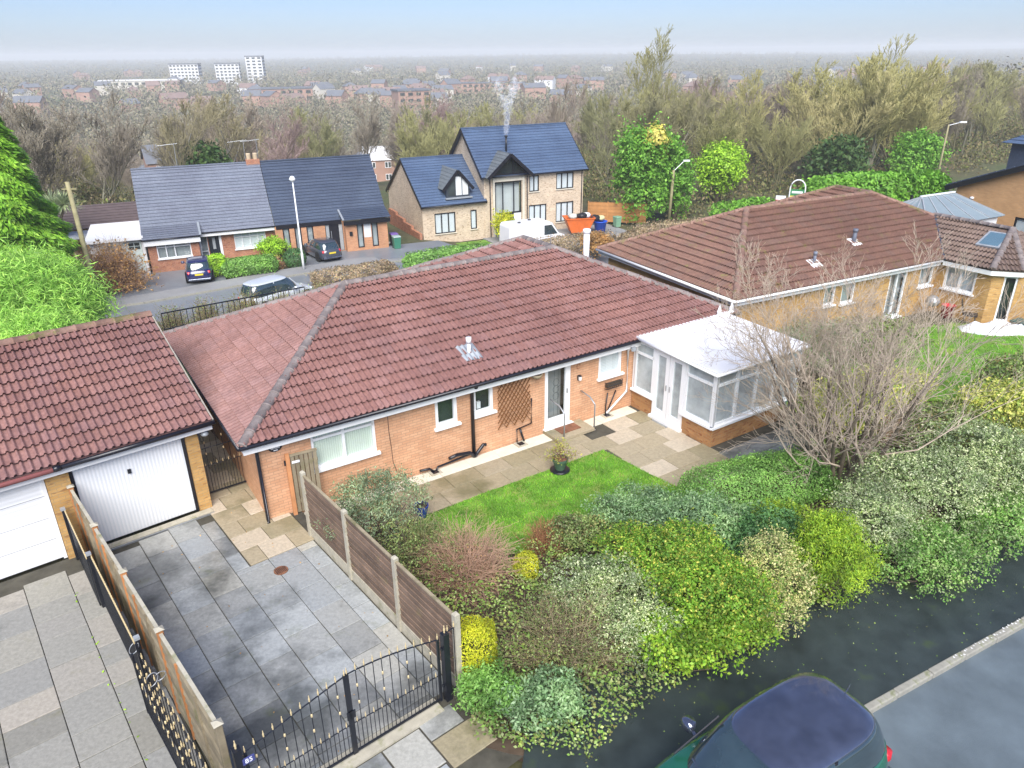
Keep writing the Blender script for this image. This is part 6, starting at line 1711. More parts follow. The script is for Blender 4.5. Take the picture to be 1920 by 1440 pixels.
# drives, footpath, road
def quad_s(name, pts, z, mat):
    o = sheet(name, pts, z, mat, thick=0.12); o.location = (SL[0], SL[1], SL[2]); o.rotation_euler = (0, 0, SR); return o
quad_s('left_drive', [(-3.4, -6.4), (4.6, -5.0), (4.6, 0.9), (-3.4, 0.1)], 0.02, 'asphalt_far'); quad_s('right_drive', [(9.2, -3.8), (22.5, -3.4), (21.5, 0.5), (9.2, 0.5)], 0.02, 'asphalt_far')
far_k = [(-48, 33), (-36, 38.2), (-28, 41.6), (-22.9, 44.0), (-19.4, 46.6), (-15.1, 50.0), (-10.2, 53.0), (-4.5, 55.6), (4, 59.0), (14, 63), (30, 69)]
def offset(P, d):
    out = []
    for i, p in enumerate(P):
        a, b = Vector(P[max(i - 1, 0)]), Vector(P[min(i + 1, len(P) - 1)]); t = (b - a).normalized(); out.append((p[0] + t.y * d, p[1] - t.x * d))
    return out
def strip(name, A, B, dz, mat):
    V = [(x, y, landz(x, y) + 0.2 + dz) for x, y in A] + [(x, y, landz(*A[i]) + 0.2 + dz) for i, (x, y) in enumerate(B)]; n = len(A)
    mb = MB(); mb.add(V, [(i, n + i, n + i + 1, i + 1) for i in range(n - 1)]); return tag(mb.build(name, mat), kind='structure')
near_k = offset(far_k, 6.2)
strip('rear_road', far_k, near_k, -0.03, 'asphalt_far')
strip('rear_footpath', offset(far_k, -1.9), far_k, 0.06, 'paving_far'); strip('near_footpath', near_k, offset(far_k, 8.0), 0.06, 'paving_far')
mb = MB()
for (P, s_) in ((far_k, 0.07), (near_k, -0.07)):
    for i in range(len(P) - 1): mb.bar((P[i][0], P[i][1], landz(*P[i]) + 0.2), (P[i + 1][0], P[i + 1][1], landz(*P[i + 1]) + 0.2), 0.14, 0.16)
tag(mb.build('rear_kerb', 'kerbstone'), kind='structure')

# street furniture, bins, cars
lp = thing('street_lamp', 'slim white street lamp in front of the pair of dormer bungalows', 'street lamp', (-14.8, 51.4, -4.0), R(15))
mb = MB(); mb.tube([(0, 0, 0), (0, 0, 1.2), (0, 0, 1.22), (0, 0, 6.2)], [0.09, 0.085, 0.06, 0.045], 10); mb.build('column', plain('lamp_white', (0.72, 0.73, 0.73), 0.5), lp, True)
mb = MB(); mb.lathe([(0.05, 6.15), (0.20, 6.28), (0.22, 6.36), (0.12, 6.52), (0.0, 6.56)], k=14); mb.build('lantern', 'upvc', lp, True)
tp = thing('telegraph_pole', 'mossy wooden telegraph pole in front of the bronze bush', 'pole', (-25.0, 42.8, -4.0), 0)
mb = MB(); mb.tube([(0, 0, 0), (-0.12, 0.05, 7.6)], [0.17, 0.12], 10); mb.build('shaft', 'pole_wood', tp, True); mb = MB(); mb.bar((-0.5, 0, 7.2), (0.3, 0.1, 7.2), .06, .08); mb.build('cross_arm', 'pole_wood', tp); mb = MB(); mb.lathe([(0.05, 0), (0.07, 0.1), (0, 0.12)], (0.02, -.18, 2.1), 8); mb.build('marker', 'plate_yellow', tp)
def bin_(label, loc, rot, mat, lidm):
    t = thing('wheelie_bin', label, 'bin', loc, rot)
    mb = MB(); mb.add([(-.24, -.28, .08), (.24, -.28, .08), (.24, .26, .08), (-.24, .26, .08), (-.29, -.36, .98), (.29, -.36, .98), (.29, .34, .98), (-.29, .34, .98)], [(3, 2, 1, 0), (4, 5, 6, 7), (0, 1, 5, 4), (1, 2, 6, 5), (2, 3, 7, 6), (3, 0, 4, 7)]); bevel(mb.build('body', mat, t), .02)
    mb = MB(); mb.add([(-.31, -.40, .98), (.31, -.40, .98), (.31, .36, .98), (-.31, .36, .98), (-.27, -.34, 1.08), (.27, -.34, 1.08), (.27, .32, 1.05), (-.27, .32, 1.05)], [(3, 2, 1, 0), (4, 5, 6, 7), (0, 1, 5, 4), (1, 2, 6, 5), (2, 3, 7, 6), (3, 0, 4, 7)]); bevel(mb.build('lid', lidm, t), .02)
    for x in (-.24, .24):
        mb = MB(); mb.lathe([(.1, -.03), (.1, .03)], k=12); w = mb.build('wheel', 'tyre', t); w.matrix_basis = Matrix.Translation((x, .28, .1)) @ Matrix.Rotation(R(90), 4, 'Y')
    mb = MB(); mb.tube([(-.25, .38, 1.0), (.25, .38, 1.0)], .016, 6); mb.build('handle', mat, t)
    return t
plain('bin_green', (0.05, 0.20, 0.13), 0.4, .1); plain('bin_purple', (0.14, 0.07, 0.28), 0.4); plain('bin_black', (0.02, 0.02, 0.03), 0.4); plain('bin_grey', (0.3, 0.38, 0.36), 0.4)
bin_('green wheelie bin with a grey lid at the gable end of the dark roof', (-9.0, 57.6, -4.05), SR, 'bin_green', 'bin_grey')
bin_('black wheelie bin with a purple lid behind the green bin', (-9.35, 58.6, -4.05), SR, 'bin_black', 'bin_purple')
bin_('pale green wheelie bin by the timber fence and the ivy tree', (10.2, 70.4, -5.3), SR, plain('bin_mint', (0.2, 0.36, 0.24), 0.5), 'bin_mint')
make_car('parked_car', 'dark blue hatchback parked nose-in at the red brick front', (-21.6, 49.9, -3.96), SR + R(87), 'car_blue', 'car_blue', L=4.3, detail=False, group='cars on the rear drives')
make_car('parked_car', 'dark grey hatchback parked beside the white street lamp', (-14.35, 55.1, -3.96), SR + R(103), 'car_grey', 'car_grey', L=4.1, H=1.46, detail=False, group='cars on the rear drives')
make_car('parked_car', 'pale silver estate car on the rear road seen over the hip', (-14.4, 43.6, -4.0), R(52), 'car_silver', 'car_silver', L=4.7, Wd=1.9, H=1.75, belt=1.0, cab=(-2.2, 1.2), top=(-1.95, 0.5), detail=False)
vn = thing('delivery_van', 'white panel van parked in front of the cream stone house', 'van', (1.9, 61.6, -5.2), R(28))
mb = MB()
prof = [(-2.7, .35), (-2.75, 1.0), (-2.68, 2.3), (-2.5, 2.48), (1.0, 2.45), (1.35, 2.3), (2.05, 1.35), (2.75, 1.1), (2.85, .6), (2.75, .35)]
mb.prism([(x, -.95, z) for x, z in prof], (0, 1.9, 0)); bevel(mb.build('body', 'car_white', vn), .12, 3)
mb = MB(); mb.poly([(1.36, -.85, 2.27), (1.36, .85, 2.27), (2.03, .85, 1.40), (2.03, -.85, 1.40)][::-1]); o = mb.build('windscreen', 'car_glass', vn); o.location = (.02, 0, .02)
for s_ in (-1, 1):
    mb = MB(); mb.poly([(.55, s_ * .956, 1.35), (1.85, s_ * .956, 1.35), (1.25, s_ * .956, 2.15), (.55, s_ * .956, 2.15)] if s_ < 0 else [(.55, s_ * .956, 1.35), (.55, s_ * .956, 2.15), (1.25, s_ * .956, 2.15), (1.85, s_ * .956, 1.35)]); mb.build('side_window', 'car_glass', vn)
    for x in (-1.8, 1.9):
        mb = MB(); mb.lathe([(.15, -.1), (.34, -.1), (.34, .1), (.15, .1)], k=18); w = mb.build('wheel', 'tyre', vn, True); w.matrix_basis = Matrix.Translation((x, s_ * .87, .34)) @ Matrix.Rotation(R(90), 4, 'X')
for x, y in ((-1.5, -.3), (-.2, .3)): mb = MB(); mb.lathe([(.12, 2.44), (.14, 2.52), (.05, 2.55), (0, 2.55)], (x, y, 0), 10); mb.build('roof_vent', 'black_plastic', vn, True)
# skip heaped with rubbish, blue tub
skp = thing('skip', 'orange rubbish skip heaped with waste beside the cream stone house', 'skip', (6.3, 68.0, -5.25), R(8))
plain('skip_orange', (0.62, 0.14, 0.03), 0.5, .15); plain('bag_black', (0.02, 0.02, 0.025), 0.4); plain('rubble', (0.55, 0.54, 0.48), 0.8, .3, 4)
def tub(x0, x1, w0, w1, h): return [(-x0, -w0, 0.1), (x0, -w0, 0.1), (x0, w0, 0.1), (-x0, w0, 0.1), (-x1, -w1, h), (x1, -w1, h), (x1, w1, h), (-x1, w1, h)]
mb = MB(); mb.add(tub(.75, 1.35, .65, .85, 1.45), [(3, 2, 1, 0), (0, 1, 5, 4), (1, 2, 6, 5), (2, 3, 7, 6), (3, 0, 4, 7)]); mb.add(tub(.70, 1.28, .6, .78, 1.43), [(0, 1, 2, 3), (4, 5, 1, 0), (5, 6, 2, 1), (6, 7, 3, 2), (7, 4, 0, 3)]); mb.build('hull', 'skip_orange', skp)
for i in range(4): a = tub(.75, 1.35, .65, .85, 1.45); mb = MB(); mb.bar(a[4 + i], a[4 + (i + 1) % 4], .09, .09); mb.build('rim', 'skip_orange', skp)
def bagmesh(seed, r):
    g = np.random.default_rng(seed); mb = MB(); n = 12; V = []
    for j in range(7):
        ph = math.pi * j / 6
        for i in range(n): th = 2 * math.pi * i / n; q = r * (0.85 + 0.3 * g.random()); V.append((q * math.sin(ph) * math.cos(th) * 1.2, q * math.sin(ph) * math.sin(th), q * math.cos(ph) * .7))
    mb.add(V, [(j * n + i, j * n + (i + 1) % n, (j + 1) * n + (i + 1) % n, (j + 1) * n + i) for j in range(6) for i in range(n)]); return mb
for i, (x, y, z, r_, m_, lab) in enumerate(((-.5, .1, 1.5, .38, 'rubble', 'pale rubble heap at the left of the orange skip'), (.25, -.2, 1.6, .4, 'bag_black', 'black refuse bag lying on the orange skip'), (.8, .2, 1.55, .36, 'white_sheet', 'white refuse bag at the right end of the orange skip'), (1.6, .1, 1.3, .42, 'bag_black', 'black refuse bag between the skip and the blue tub'), (2.2, .2, 1.25, .34, 'plate_yellow', 'yellowish refuse sack piled in the blue tub'))):
    o = thing('refuse_bag', lab, 'bag', toworld((6.3, 68.0), R(8), x, y) + (-5.25 + z,), 0.4 * i, 'rubbish on the skip'); bagmesh(i, r_).build('sack', m_ if m_ != 'plate_yellow' else plain('sack_cream', (0.6, 0.55, 0.3), 0.7), o, True)
mb = MB(); mb.bar((-1.0, .3, 1.55), (.6, .5, 1.75), .25, .03); pk = thing('plank', 'loose timber board sticking out of the orange skip', 'board', (6.3, 68.0, -5.25), R(8)); mb.build('board', 'old_wood', pk)
bt = thing('tub', 'bright blue waste tub to the right of the orange skip', 'tub', (8.35, 68.3, -5.25), R(8))
plain('tub_blue', (0.02, 0.10, 0.6), 0.35, .1); mb = MB(); mb.lathe([(.45, 0), (.6, .95), (.66, .97), (.66, 1.03), (.58, 1.03), (.5, .3), (0, .25)], k=20); mb.build('tub_wall', 'tub_blue', bt, True); mb = MB(); mb.tube([(-.6, 0, .9), (-.72, 0, .8), (-.6, 0, .7)], .03, 6); mb.build('handle', 'tub_blue', bt)

# ------------------------------------------------------------------ cream stone house
ML, MR = (-2.14, 66.08, -4.5), R(90 - 64.2)
cm = thing('stone_house', 'cream stone house with blue slate roofs, gabled porch and dormer', 'house', ML, MR)
BZ = -0.85
def simple_roof(t, name, y0, y1, x0, x1, ze, zr, mat, ov=0.3):
    ym = (y0 + y1) / 2; sl = (zr - ze) / (ym - y0)
    a, b, c, d = (x0, y0 - ov, ze - sl * ov), (x1, y0 - ov, ze - sl * ov), (x1, ym, zr), (x0, ym, zr); e, f = (x1, y1 + ov, ze - sl * ov), (x0, y1 + ov, ze - sl * ov)
    mb = MB(); mb.poly([a, b, c, d]); mb.poly([e, f, d, c]); rf = mb.build(name, mat, t)
    courses(rf, *face_frame(a, b, [a, b, c, d]), mat, 0.33, .05)
    mb = MB(); mb.bar((x0, ym, zr + .03), (x1, ym, zr + .03), .22, .08); mb.build('ridge', mat, rf)
    for x in (x0, x1):
        for (p, q) in ((a, d), (f, d)): mb = MB(); mb.bar((x, p[1], p[2] - .1), (x, q[1], q[2] - .1), .05, .24); mb.build('bargeboard', 'black_plastic', rf)
    mb = MB(); mb.tube([(x0, y0 - ov - .06, ze - sl * ov - .05), (x1, y0 - ov - .06, ze - sl * ov - .05)], .06, 8); mb.build('gutter', 'black_plastic', rf, True)
    return rf
simple_roof(cm, 'roof', 0.35, 8.7, -0.35, 10.55, 4.85, 8.35, 'slate_blue'); simple_roof(cm, 'wing_roof', 0.4, 10.0, -6.0, 0.15, 2.75, 6.0, 'slate_blue')
mb = MB(); wM = Wall(cm, 0, 0.35, 0, 10.2, BZ, 4.85)
for a0, a1, z0, z1, sp in ((7.3, 9.15, 2.95, 4.42, (7.9, 8.52)), (4.5, 5.5, 2.95, 4.40, (5.0,)), (7.3, 9.2, -0.1, 1.75, (7.9, 8.55)), (4.45, 6.3, -0.1, 1.75, (5.05, 5.68))):
    window(wM, a0, a1, z0, z1, sp, fw=.09, fr='black_plastic', back='drape_white', backd=.105, sillmat='pale_concrete')
window(wM, 1.05, 3.72, 1.25, 4.05, (1.85, 2.95), fw=.09, fr='black_plastic', back='room_pale', backd=.5, sill=False, name='tall_glazing'); wM.hole(1.05, 3.72, BZ + .05, 1.25); wM.face(mb)
wM2 = Wall(cm, -5.85, 0.4, 0, 5.85, BZ, 2.8)
window(wM2, 1.1, 3.05, 0.05, 1.85, (1.75, 2.4), fw=.09, fr='black_plastic', back='drape_white', backd=.105, sillmat='pale_concrete'); window(wM2, 4.5, 5.1, 0.15, 1.85, fw=.09, fr='black_plastic', back='drape_white', backd=.105, sillmat='pale_concrete'); wM2.face(mb)
mb.poly([(0, 8.7, 0), (0, .35, 0), (0, .35, 4.85), (0, 4.52, 8.3), (0, 8.7, 4.85)]); mb.poly([(10.2, .35, BZ), (10.2, 8.7, BZ), (10.2, 8.7, 4.85), (10.2, 4.52, 8.3), (10.2, .35, 4.85)]); mb.poly([(-5.85, 10, BZ), (-5.85, .4, BZ), (-5.85, .4, 2.75), (-5.85, 5.2, 5.95), (-5.85, 10, 2.75)])
mb.build('wall', 'cream_stone', cm)
mb = MB(); wM.solid(mb, 0.82, 1.0, 0, .12, BZ, 4.85); wM.solid(mb, 3.78, 3.98, 0, .12, BZ, 4.85); wM.solid(mb, 1.0, 3.78, 0, .1, 4.1, 4.6); tag(mb.build('stone_surround', 'pale_concrete', cm), kind='stuff')
dm = MB(); wM.solid(dm, 1.95, 2.9, -.08, -.03, BZ + .1, 1.2); d_ = dm.build('front_door', 'door_navy', cm)
for a, b in ((1.1, 1.9), (2.95, 3.68)): dm = MB(); wM.solid(dm, a, b, -.08, -.04, BZ + .1, 1.2); dm.build('side_light', 'blue_pane' if a < 2 else 'room_pale', d_)
def gablet(t, name, xc, half, y0, y1, ze, za, mat, ov=.25):
    sl = (za - ze) / half
    a, b = (xc - half - ov, y0, ze - sl * ov), (xc + half + ov, y0, ze - sl * ov); ap, bp = (xc, y0, za), (xc, y1[1], za); al, bl = (xc - half - ov, y1[0], ze - sl * ov), (xc + half + ov, y1[0], ze - sl * ov)
    mb = MB(); mb.poly([al, a, ap, bp]); mb.poly([b, bl, bp, ap]); rf = mb.build(name, mat, t)
    courses(rf, *face_frame(al, a, [al, a, ap, bp]), mat, .33, .04); courses(rf, *face_frame(b, bl, [b, bl, bp, ap]), mat, .33, .04)
    for p in (a, b): mb = MB(); mb.bar((p[0], p[1] - .02, p[2] - .06), (ap[0], ap[1] - .02, ap[2] - .06), .06, .26); mb.build('bargeboard', 'black_plastic', rf)
    return rf
msl = 3.5 / 4.175
gablet(cm, 'porch_roof', 2.2, 2.0, -0.65, (0.3, 2.1), 4.80, 6.55, 'slate_green')
mb = MB(); mb.poly([(.35, .1, 4.72), (4.05, .1, 4.72), (2.2, .1, 6.35)]); mb.build('gable_glazing', plain('dark_glass', (0.02, 0.028, 0.03), 0.08, spec=.8), cm)
for a, b in (((.9, .06, 4.78), (.9, .06, 5.1)), ((2.75, .06, 4.75), (2.75, .06, 5.8)), ((.4, .06, 4.76), (4.0, .06, 4.76))): mb = MB(); mb.bar(a, b, .1, .08, up=(0, 1, 0)); mb.build('glazing_bar', 'black_plastic', cm)
wsl = 3.25 / 4.8
gablet(cm, 'dormer_roof', -2.35, 1.15, 0.55, (2.6, 4.3), 4.05, 5.35, 'slate_green', .28)
plain('dormer_cheek', (0.045, 0.055, 0.07), .5)
mb = MB(); mb.poly([(-3.45, .7, 3.0), (-1.25, .7, 3.0), (-1.25, .7, 4.1), (-2.35, .7, 5.2), (-3.45, .7, 4.1)]); mb.poly([(-3.45, 2.6, 4.1), (-3.45, .7, 3.0), (-3.45, .7, 4.1)]); mb.poly([(-1.25, .7, 3.0), (-1.25, 2.6, 4.1), (-1.25, .7, 4.1)]); mb.build('dormer_front', 'dormer_cheek', cm)
for a0, a1, zt0, zt1, m_ in ((-3.25, -2.62, 4.1, 4.75, 'room_dark'), (-2.55, -2.0, 4.8, 4.75, 'room_pale'), (-1.93, -1.4, 4.65, 4.15, 'room_pale')):
    mb = MB(); mb.poly([(a0, .67, 3.2), (a1, .67, 3.2), (a1, .67, zt1), (a0, .67, zt0)]); mb.build('dormer_pane', m_, cm)
mb = MB(); mb.box((-3.6, .35, 2.95), (-1.1, .7, 3.04)); mb.build('dormer_sill', 'lead', cm)
for x in (.55, 4.25, 10.0): pipe('downpipe', [(x, .27, 4.75), (x, .27, BZ)], .045, parent=cm)
# smoking flue
fy_ = 1.3; fz_ = 4.85 + (fy_ - .35) * msl
sf = thing('stove_flue', 'thin black stove flue smoking above the porch gable', 'flue', (*toworld(ML, MR, 3.1, fy_ + .9), ML[2] + fz_ + .75), MR)
mb = MB(); mb.tube([(0, 0, -.1), (0, 0, 1.2)], .09, 10); mb.build('pipe', 'black_metal', sf, True); mb = MB(); mb.lathe([(.09, 1.2), (.15, 1.28), (.15, 1.4), (0, 1.45)], k=12); mb.build('cowl', 'black_metal', sf, True)
sm, stt, sb = newmat('smoke'); stt.nodes.remove(sb)
df = nd(stt, 'ShaderNodeBsdfDiffuse'); df.inputs[0].default_value = (.9, .91, .93, 1); tl = nd(stt, 'ShaderNodeBsdfTranslucent'); tl.inputs[0].default_value = (.9, .91, .93, 1); ad_ = stt.nodes.new('ShaderNodeAddShader')
stt.links.new(df.outputs[0], ad_.inputs[0]); stt.links.new(tl.outputs[0], ad_.inputs[1])
tp_ = nd(stt, 'ShaderNodeBsdfTransparent'); mx_ = stt.nodes.new('ShaderNodeMixShader'); mx_.inputs[0].default_value = .05
stt.links.new(tp_.outputs[0], mx_.inputs[1]); stt.links.new(ad_.outputs[0], mx_.inputs[2]); stt.links.new(mx_.outputs[0], stt.nodes['Material Output'].inputs[0]); M['smoke'] = sm
g = np.random.default_rng(4); f = g.random(420) ** .8
ctr = np.stack([.25 * f + 1.3 * f ** 2.2, .2 * f + .6 * f ** 2, 4.6 * f], 1); wid = (.07 + .34 * np.sin(np.minimum(f * 1.6, 1.5)))[:, None]
side = (g.random(420) < .4) & (f > .45)
ctr[side, 0] -= (f[side] - .45) * 3.4
Pp = ctr + g.normal(size=(420, 3)) * wid * .55
Vq, Fq = leaf_quads(Pp, unit(420, g), .5, .8, 0, g)
so_ = obj('smoke', fast_mesh('smoke', Vq, Fq, 'smoke')); so_.location = (sf.location.x, sf.location.y, sf.location.z + 1.4); so_.rotation_euler = (0, 0, MR)
tag(so_, 'thin white smoke drifting from the stove flue', 'smoke', kind='stuff')
# garden wall with piers, red brick side wall, timber fence
gw = thing('garden_wall', 'low cream stone garden wall with piers around the small lawn', 'wall', (*toworld(ML, MR, -6.4, -4.6), ML[2] + BZ), MR)
for (a, b, h) in (((0, 0), (6.1, -.2), .75), ((-3.2, 3.0), (0, 0), .8), ((-5.9, 9.5), (-3.2, 3.0), 1.0)):
    mb = MB(); mb.bar((*a, h / 2), (*b, h / 2), .24, h); mb.build('wall_run', 'cream_stone', gw); mb = MB(); mb.bar((*a, h + .03), (*b, h + .03), .3, .06); mb.build('coping', 'pale_concrete', gw)
for (x, y) in ((0, 0), (6.2, -.2), (-1.6, 1.5), (-3.2, 3.0)):
    mb = MB(); mb.box((x - .28, y - .28, 0), (x + .28, y + .28, 1.05)); mb.build('pier', 'cream_stone', gw); mb = MB(); mb.box((x - .33, y - .33, 1.05), (x + .33, y + .33, 1.13)); mb.build('pier_cap', 'pale_concrete', gw)
sheet('small_lawn', [toworld(ML, MR, x, y) for x, y in ((-6.2, -4.4), (-.4, -4.4), (-.4, -.4), (-6.2, -.4))], ML[2] + BZ + .12, 'lawn_base', thick=.3)
sheet('stone_house_drive', [toworld(ML, MR, x, y) for x, y in ((-.2, -6), (13, -6.5), (13, .4), (-.2, .4))], ML[2] + BZ + .08, 'paving_far', thick=.3)
rw = thing('brick_wall', 'red brick wall stepping down along the side of the cream house', 'wall', (*toworld(ML, MR, -6.15, 0), ML[2] + BZ), MR)
for i in range(4): mb = MB(); mb.box((-.12, 9 - 2.2 * i - 2.2, -0.2), (.12, 9 - 2.2 * i, 1.9 - .25 * i)); mb.build('wall_step', 'red_brick', rw)
tf = thing('panel_fence', 'orange timber panel fence between the cream house and the ivy tree', 'fence', (7.7, 73.0, -5.3), R(-14))
plain('fence_orange', (0.42, 0.20, 0.07), .8, .2, 2, piece=.2)
for i in range(3):
    fence_panel(tf, (i * 1.9, 0), (i * 1.9 + 1.85, 0), .1, 1.95, 6, 'fence_orange', 'fence_orange')
    MB().box((i * 1.9 - .06, -.05, 0), (i * 1.9 + .04, .05, 2.05)).build('post', 'fence_orange', tf)
p2 = thing('telegraph_pole', 'pale wooden pole standing right of the ivy clad tree', 'pole', (15.4, 71.6, -5.3), 0)
mb = MB(); mb.tube([(0, 0, 0), (.1, 0, 5.1)], [.16, .12], 8); mb.build('shaft', 'pole_wood', p2, True); mb = MB(); mb.tube([(0.1, 0, 5.0), (1.1, .3, 5.9)], .04, 6); mb.build('arm', 'grey_metal', p2); mb = MB(); mb.box((1.0, .2, 5.84), (1.6, .42, 5.98)); mb.build('lantern', 'upvc', p2)
p3_ = thing('street_lamp', 'tall leaning lamp column in front of the wood on the right', 'street lamp', (46.5, 82.0, -5.3), 0)
mb = MB(); mb.tube([(0, 0, 0), (0, 0, 8.0)], [.13, .08], 8); mb.build('column', 'pole_wood', p3_, True); mb = MB(); mb.tube([(0, 0, 7.9), (1.2, 0, 8.2)], .04, 6); mb.build('arm', 'grey_metal', p3_); mb = MB(); mb.box((1.1, -.12, 8.15), (1.8, .12, 8.3)); mb.build('lantern', 'upvc', p3_)
# estate agent's board behind the neighbouring roof
eb2 = thing('agent_board', 'arched green and yellow estate agent board behind the neighbouring roof', 'sign', (16.9, 44.0, -0.75), R(-20))
plain('board_green', (0.05, 0.22, 0.09), .5); plain('board_yellow', (0.72, 0.66, 0.1), .5)
pts = [(-.42, 0, 0)] + [(-.42 * math.cos(a), 0, 3.35 + .5 * math.sin(a)) for a in np.linspace(0, math.pi, 13)] + [(.42, 0, 0)]
mb = MB(); mb.tube(pts, .04, 6); mb.build('hoop', 'upvc', eb2, True); MB().box((-.38, -.02, 2.95), (.38, .02, 3.3)).build('upper_panel', 'board_green', eb2); MB().box((-.38, -.02, 2.2), (.38, .02, 2.93)).build('lower_panel', 'board_yellow', eb2)
MB().box((-.3, -.03, 3.08), (.3, -.021, 3.2)).build('lettering', 'upvc', eb2)
for k in range(3): MB().box((-.28, -.03, 2.72 - .16 * k), (.28 - .08 * k, -.021, 2.79 - .16 * k)).build('lettering', 'board_green', eb2)
sg2 = thing('sale_sign', 'small red and white sign left of the arched agent board', 'sign', (16.0, 44.0, -0.25), R(-20))
MB().box((-.05, -.03, 0), (.05, .03, 2.3)).build('post', 'upvc', sg2); MB().box((-.3, -.02, 1.9), (.25, .02, 2.45)).build('panel', 'upvc', sg2); MB().box((-.3, -.03, 1.9), (-.02, -.022, 2.22)).build('red_patch', 'tub_red', sg2)
# ------------------------------------------------------------------ shrubs of the front garden
leafmat('lf_lime', [(0.26, 0.33, 0.02), (0.38, 0.42, 0.03), (0.48, 0.48, 0.05), (0.30, 0.36, 0.03)])
leafmat('lf_lime_green', [(0.10, 0.22, 0.02), (0.19, 0.32, 0.03), (0.30, 0.40, 0.04), (0.13, 0.26, 0.03)])
leafmat('lf_golden', [(0.06, 0.16, 0.02), (0.11, 0.24, 0.025), (0.17, 0.30, 0.04), (0.40, 0.39, 0.08), (0.08, 0.19, 0.02), (0.14, 0.27, 0.035), (0.10, 0.22, 0.03)])
leafmat('lf_gold_low', [(0.09, 0.22, 0.02), (0.17, 0.32, 0.035), (0.28, 0.38, 0.05), (0.12, 0.26, 0.025)])
leafmat('lf_cream', [(0.42, 0.40, 0.20), (0.50, 0.47, 0.28), (0.20, 0.27, 0.08), (0.40, 0.39, 0.19), (0.10, 0.19, 0.05), (0.14, 0.24, 0.06)])
leafmat('lf_pale', [(0.30, 0.36, 0.23), (0.14, 0.22, 0.09), (0.46, 0.50, 0.38), (0.20, 0.28, 0.12), (0.09, 0.16, 0.05), (0.38, 0.43, 0.30)])
leafmat('lf_blue', [(0.09, 0.18, 0.08), (0.15, 0.26, 0.13), (0.24, 0.35, 0.21), (0.10, 0.21, 0.07)], spec=0.45)
leafmat('lf_dark', [(0.035, 0.10, 0.035), (0.06, 0.15, 0.05), (0.09, 0.20, 0.07), (0.05, 0.12, 0.05)], spec=0.45)
leafmat('lf_hebe', [(0.09, 0.22, 0.04), (0.14, 0.29, 0.07), (0.20, 0.35, 0.11), (0.11, 0.25, 0.05)])
leafmat('lf_ivy', [(0.06, 0.16, 0.03), (0.12, 0.26, 0.06), (0.30, 0.38, 0.20), (0.09, 0.20, 0.04), (0.18, 0.32, 0.09)])
leafmat('lf_greygreen', [(0.12, 0.19, 0.12), (0.19, 0.27, 0.17), (0.26, 0.33, 0.22), (0.10, 0.16, 0.08), (0.22, 0.17, 0.09)])
leafmat('lf_mixed', [(0.12, 0.2, 0.05), (0.2, 0.27, 0.1), (0.17, 0.13, 0.07), (0.09, 0.17, 0.05), (0.26, 0.32, 0.16)])
leafmat('lf_mixed2', [(0.10, 0.21, 0.04), (0.19, 0.30, 0.08), (0.30, 0.38, 0.17), (0.15, 0.14, 0.06), (0.12, 0.24, 0.05), (0.26, 0.33, 0.08)])
leafmat('lf_laurel', [(0.30, 0.34, 0.06), (0.46, 0.46, 0.12), (0.14, 0.26, 0.04), (0.52, 0.50, 0.18), (0.12, 0.22, 0.04)])
leafmat('lf_yellow', [(0.40, 0.38, 0.08), (0.52, 0.47, 0.14), (0.32, 0.34, 0.07)])
leafmat('lf_conifer', [(0.09, 0.22, 0.02), (0.15, 0.33, 0.03), (0.24, 0.43, 0.05), (0.11, 0.26, 0.03)])
leafmat('lf_cypress', [(0.17, 0.36, 0.06), (0.26, 0.46, 0.10), (0.20, 0.40, 0.08), (0.33, 0.50, 0.12)])
leafmat('lf_evergreen', [(0.03, 0.07, 0.025), (0.05, 0.10, 0.03), (0.07, 0.12, 0.04)])
leafmat('lf_ivytree', [(0.07, 0.19, 0.025), (0.12, 0.28, 0.04), (0.18, 0.36, 0.06)])
leafmat('lf_bright', [(0.18, 0.36, 0.03), (0.28, 0.46, 0.04), (0.22, 0.40, 0.04)])
leafmat('lf_bronze', [(0.28, 0.16, 0.06), (0.36, 0.22, 0.09), (0.22, 0.13, 0.06), (0.42, 0.28, 0.14)])
leafmat('lf_heather', [(0.25, 0.19, 0.15), (0.33, 0.26, 0.20), (0.2, 0.16, 0.11), (0.3, 0.27, 0.17)])
leafmat('lf_cordy', [(0.16, 0.22, 0.12), (0.24, 0.30, 0.19), (0.32, 0.37, 0.27)])
plain('tw_pink', (0.50, 0.32, 0.22), 0.85, 0.3, 3); plain('tw_red', (0.36, 0.18, 0.09), 0.85, 0.3, 4); plain('tw_brown', (0.31, 0.25, 0.15), 0.9, 0.3, 3); plain('tw_olive', (0.3, 0.3, 0.14), 0.9, 0.3, 3); plain('tw_tree', (0.50, 0.41, 0.32), 0.9, 0.3, 3)
GZ0 = -0.15
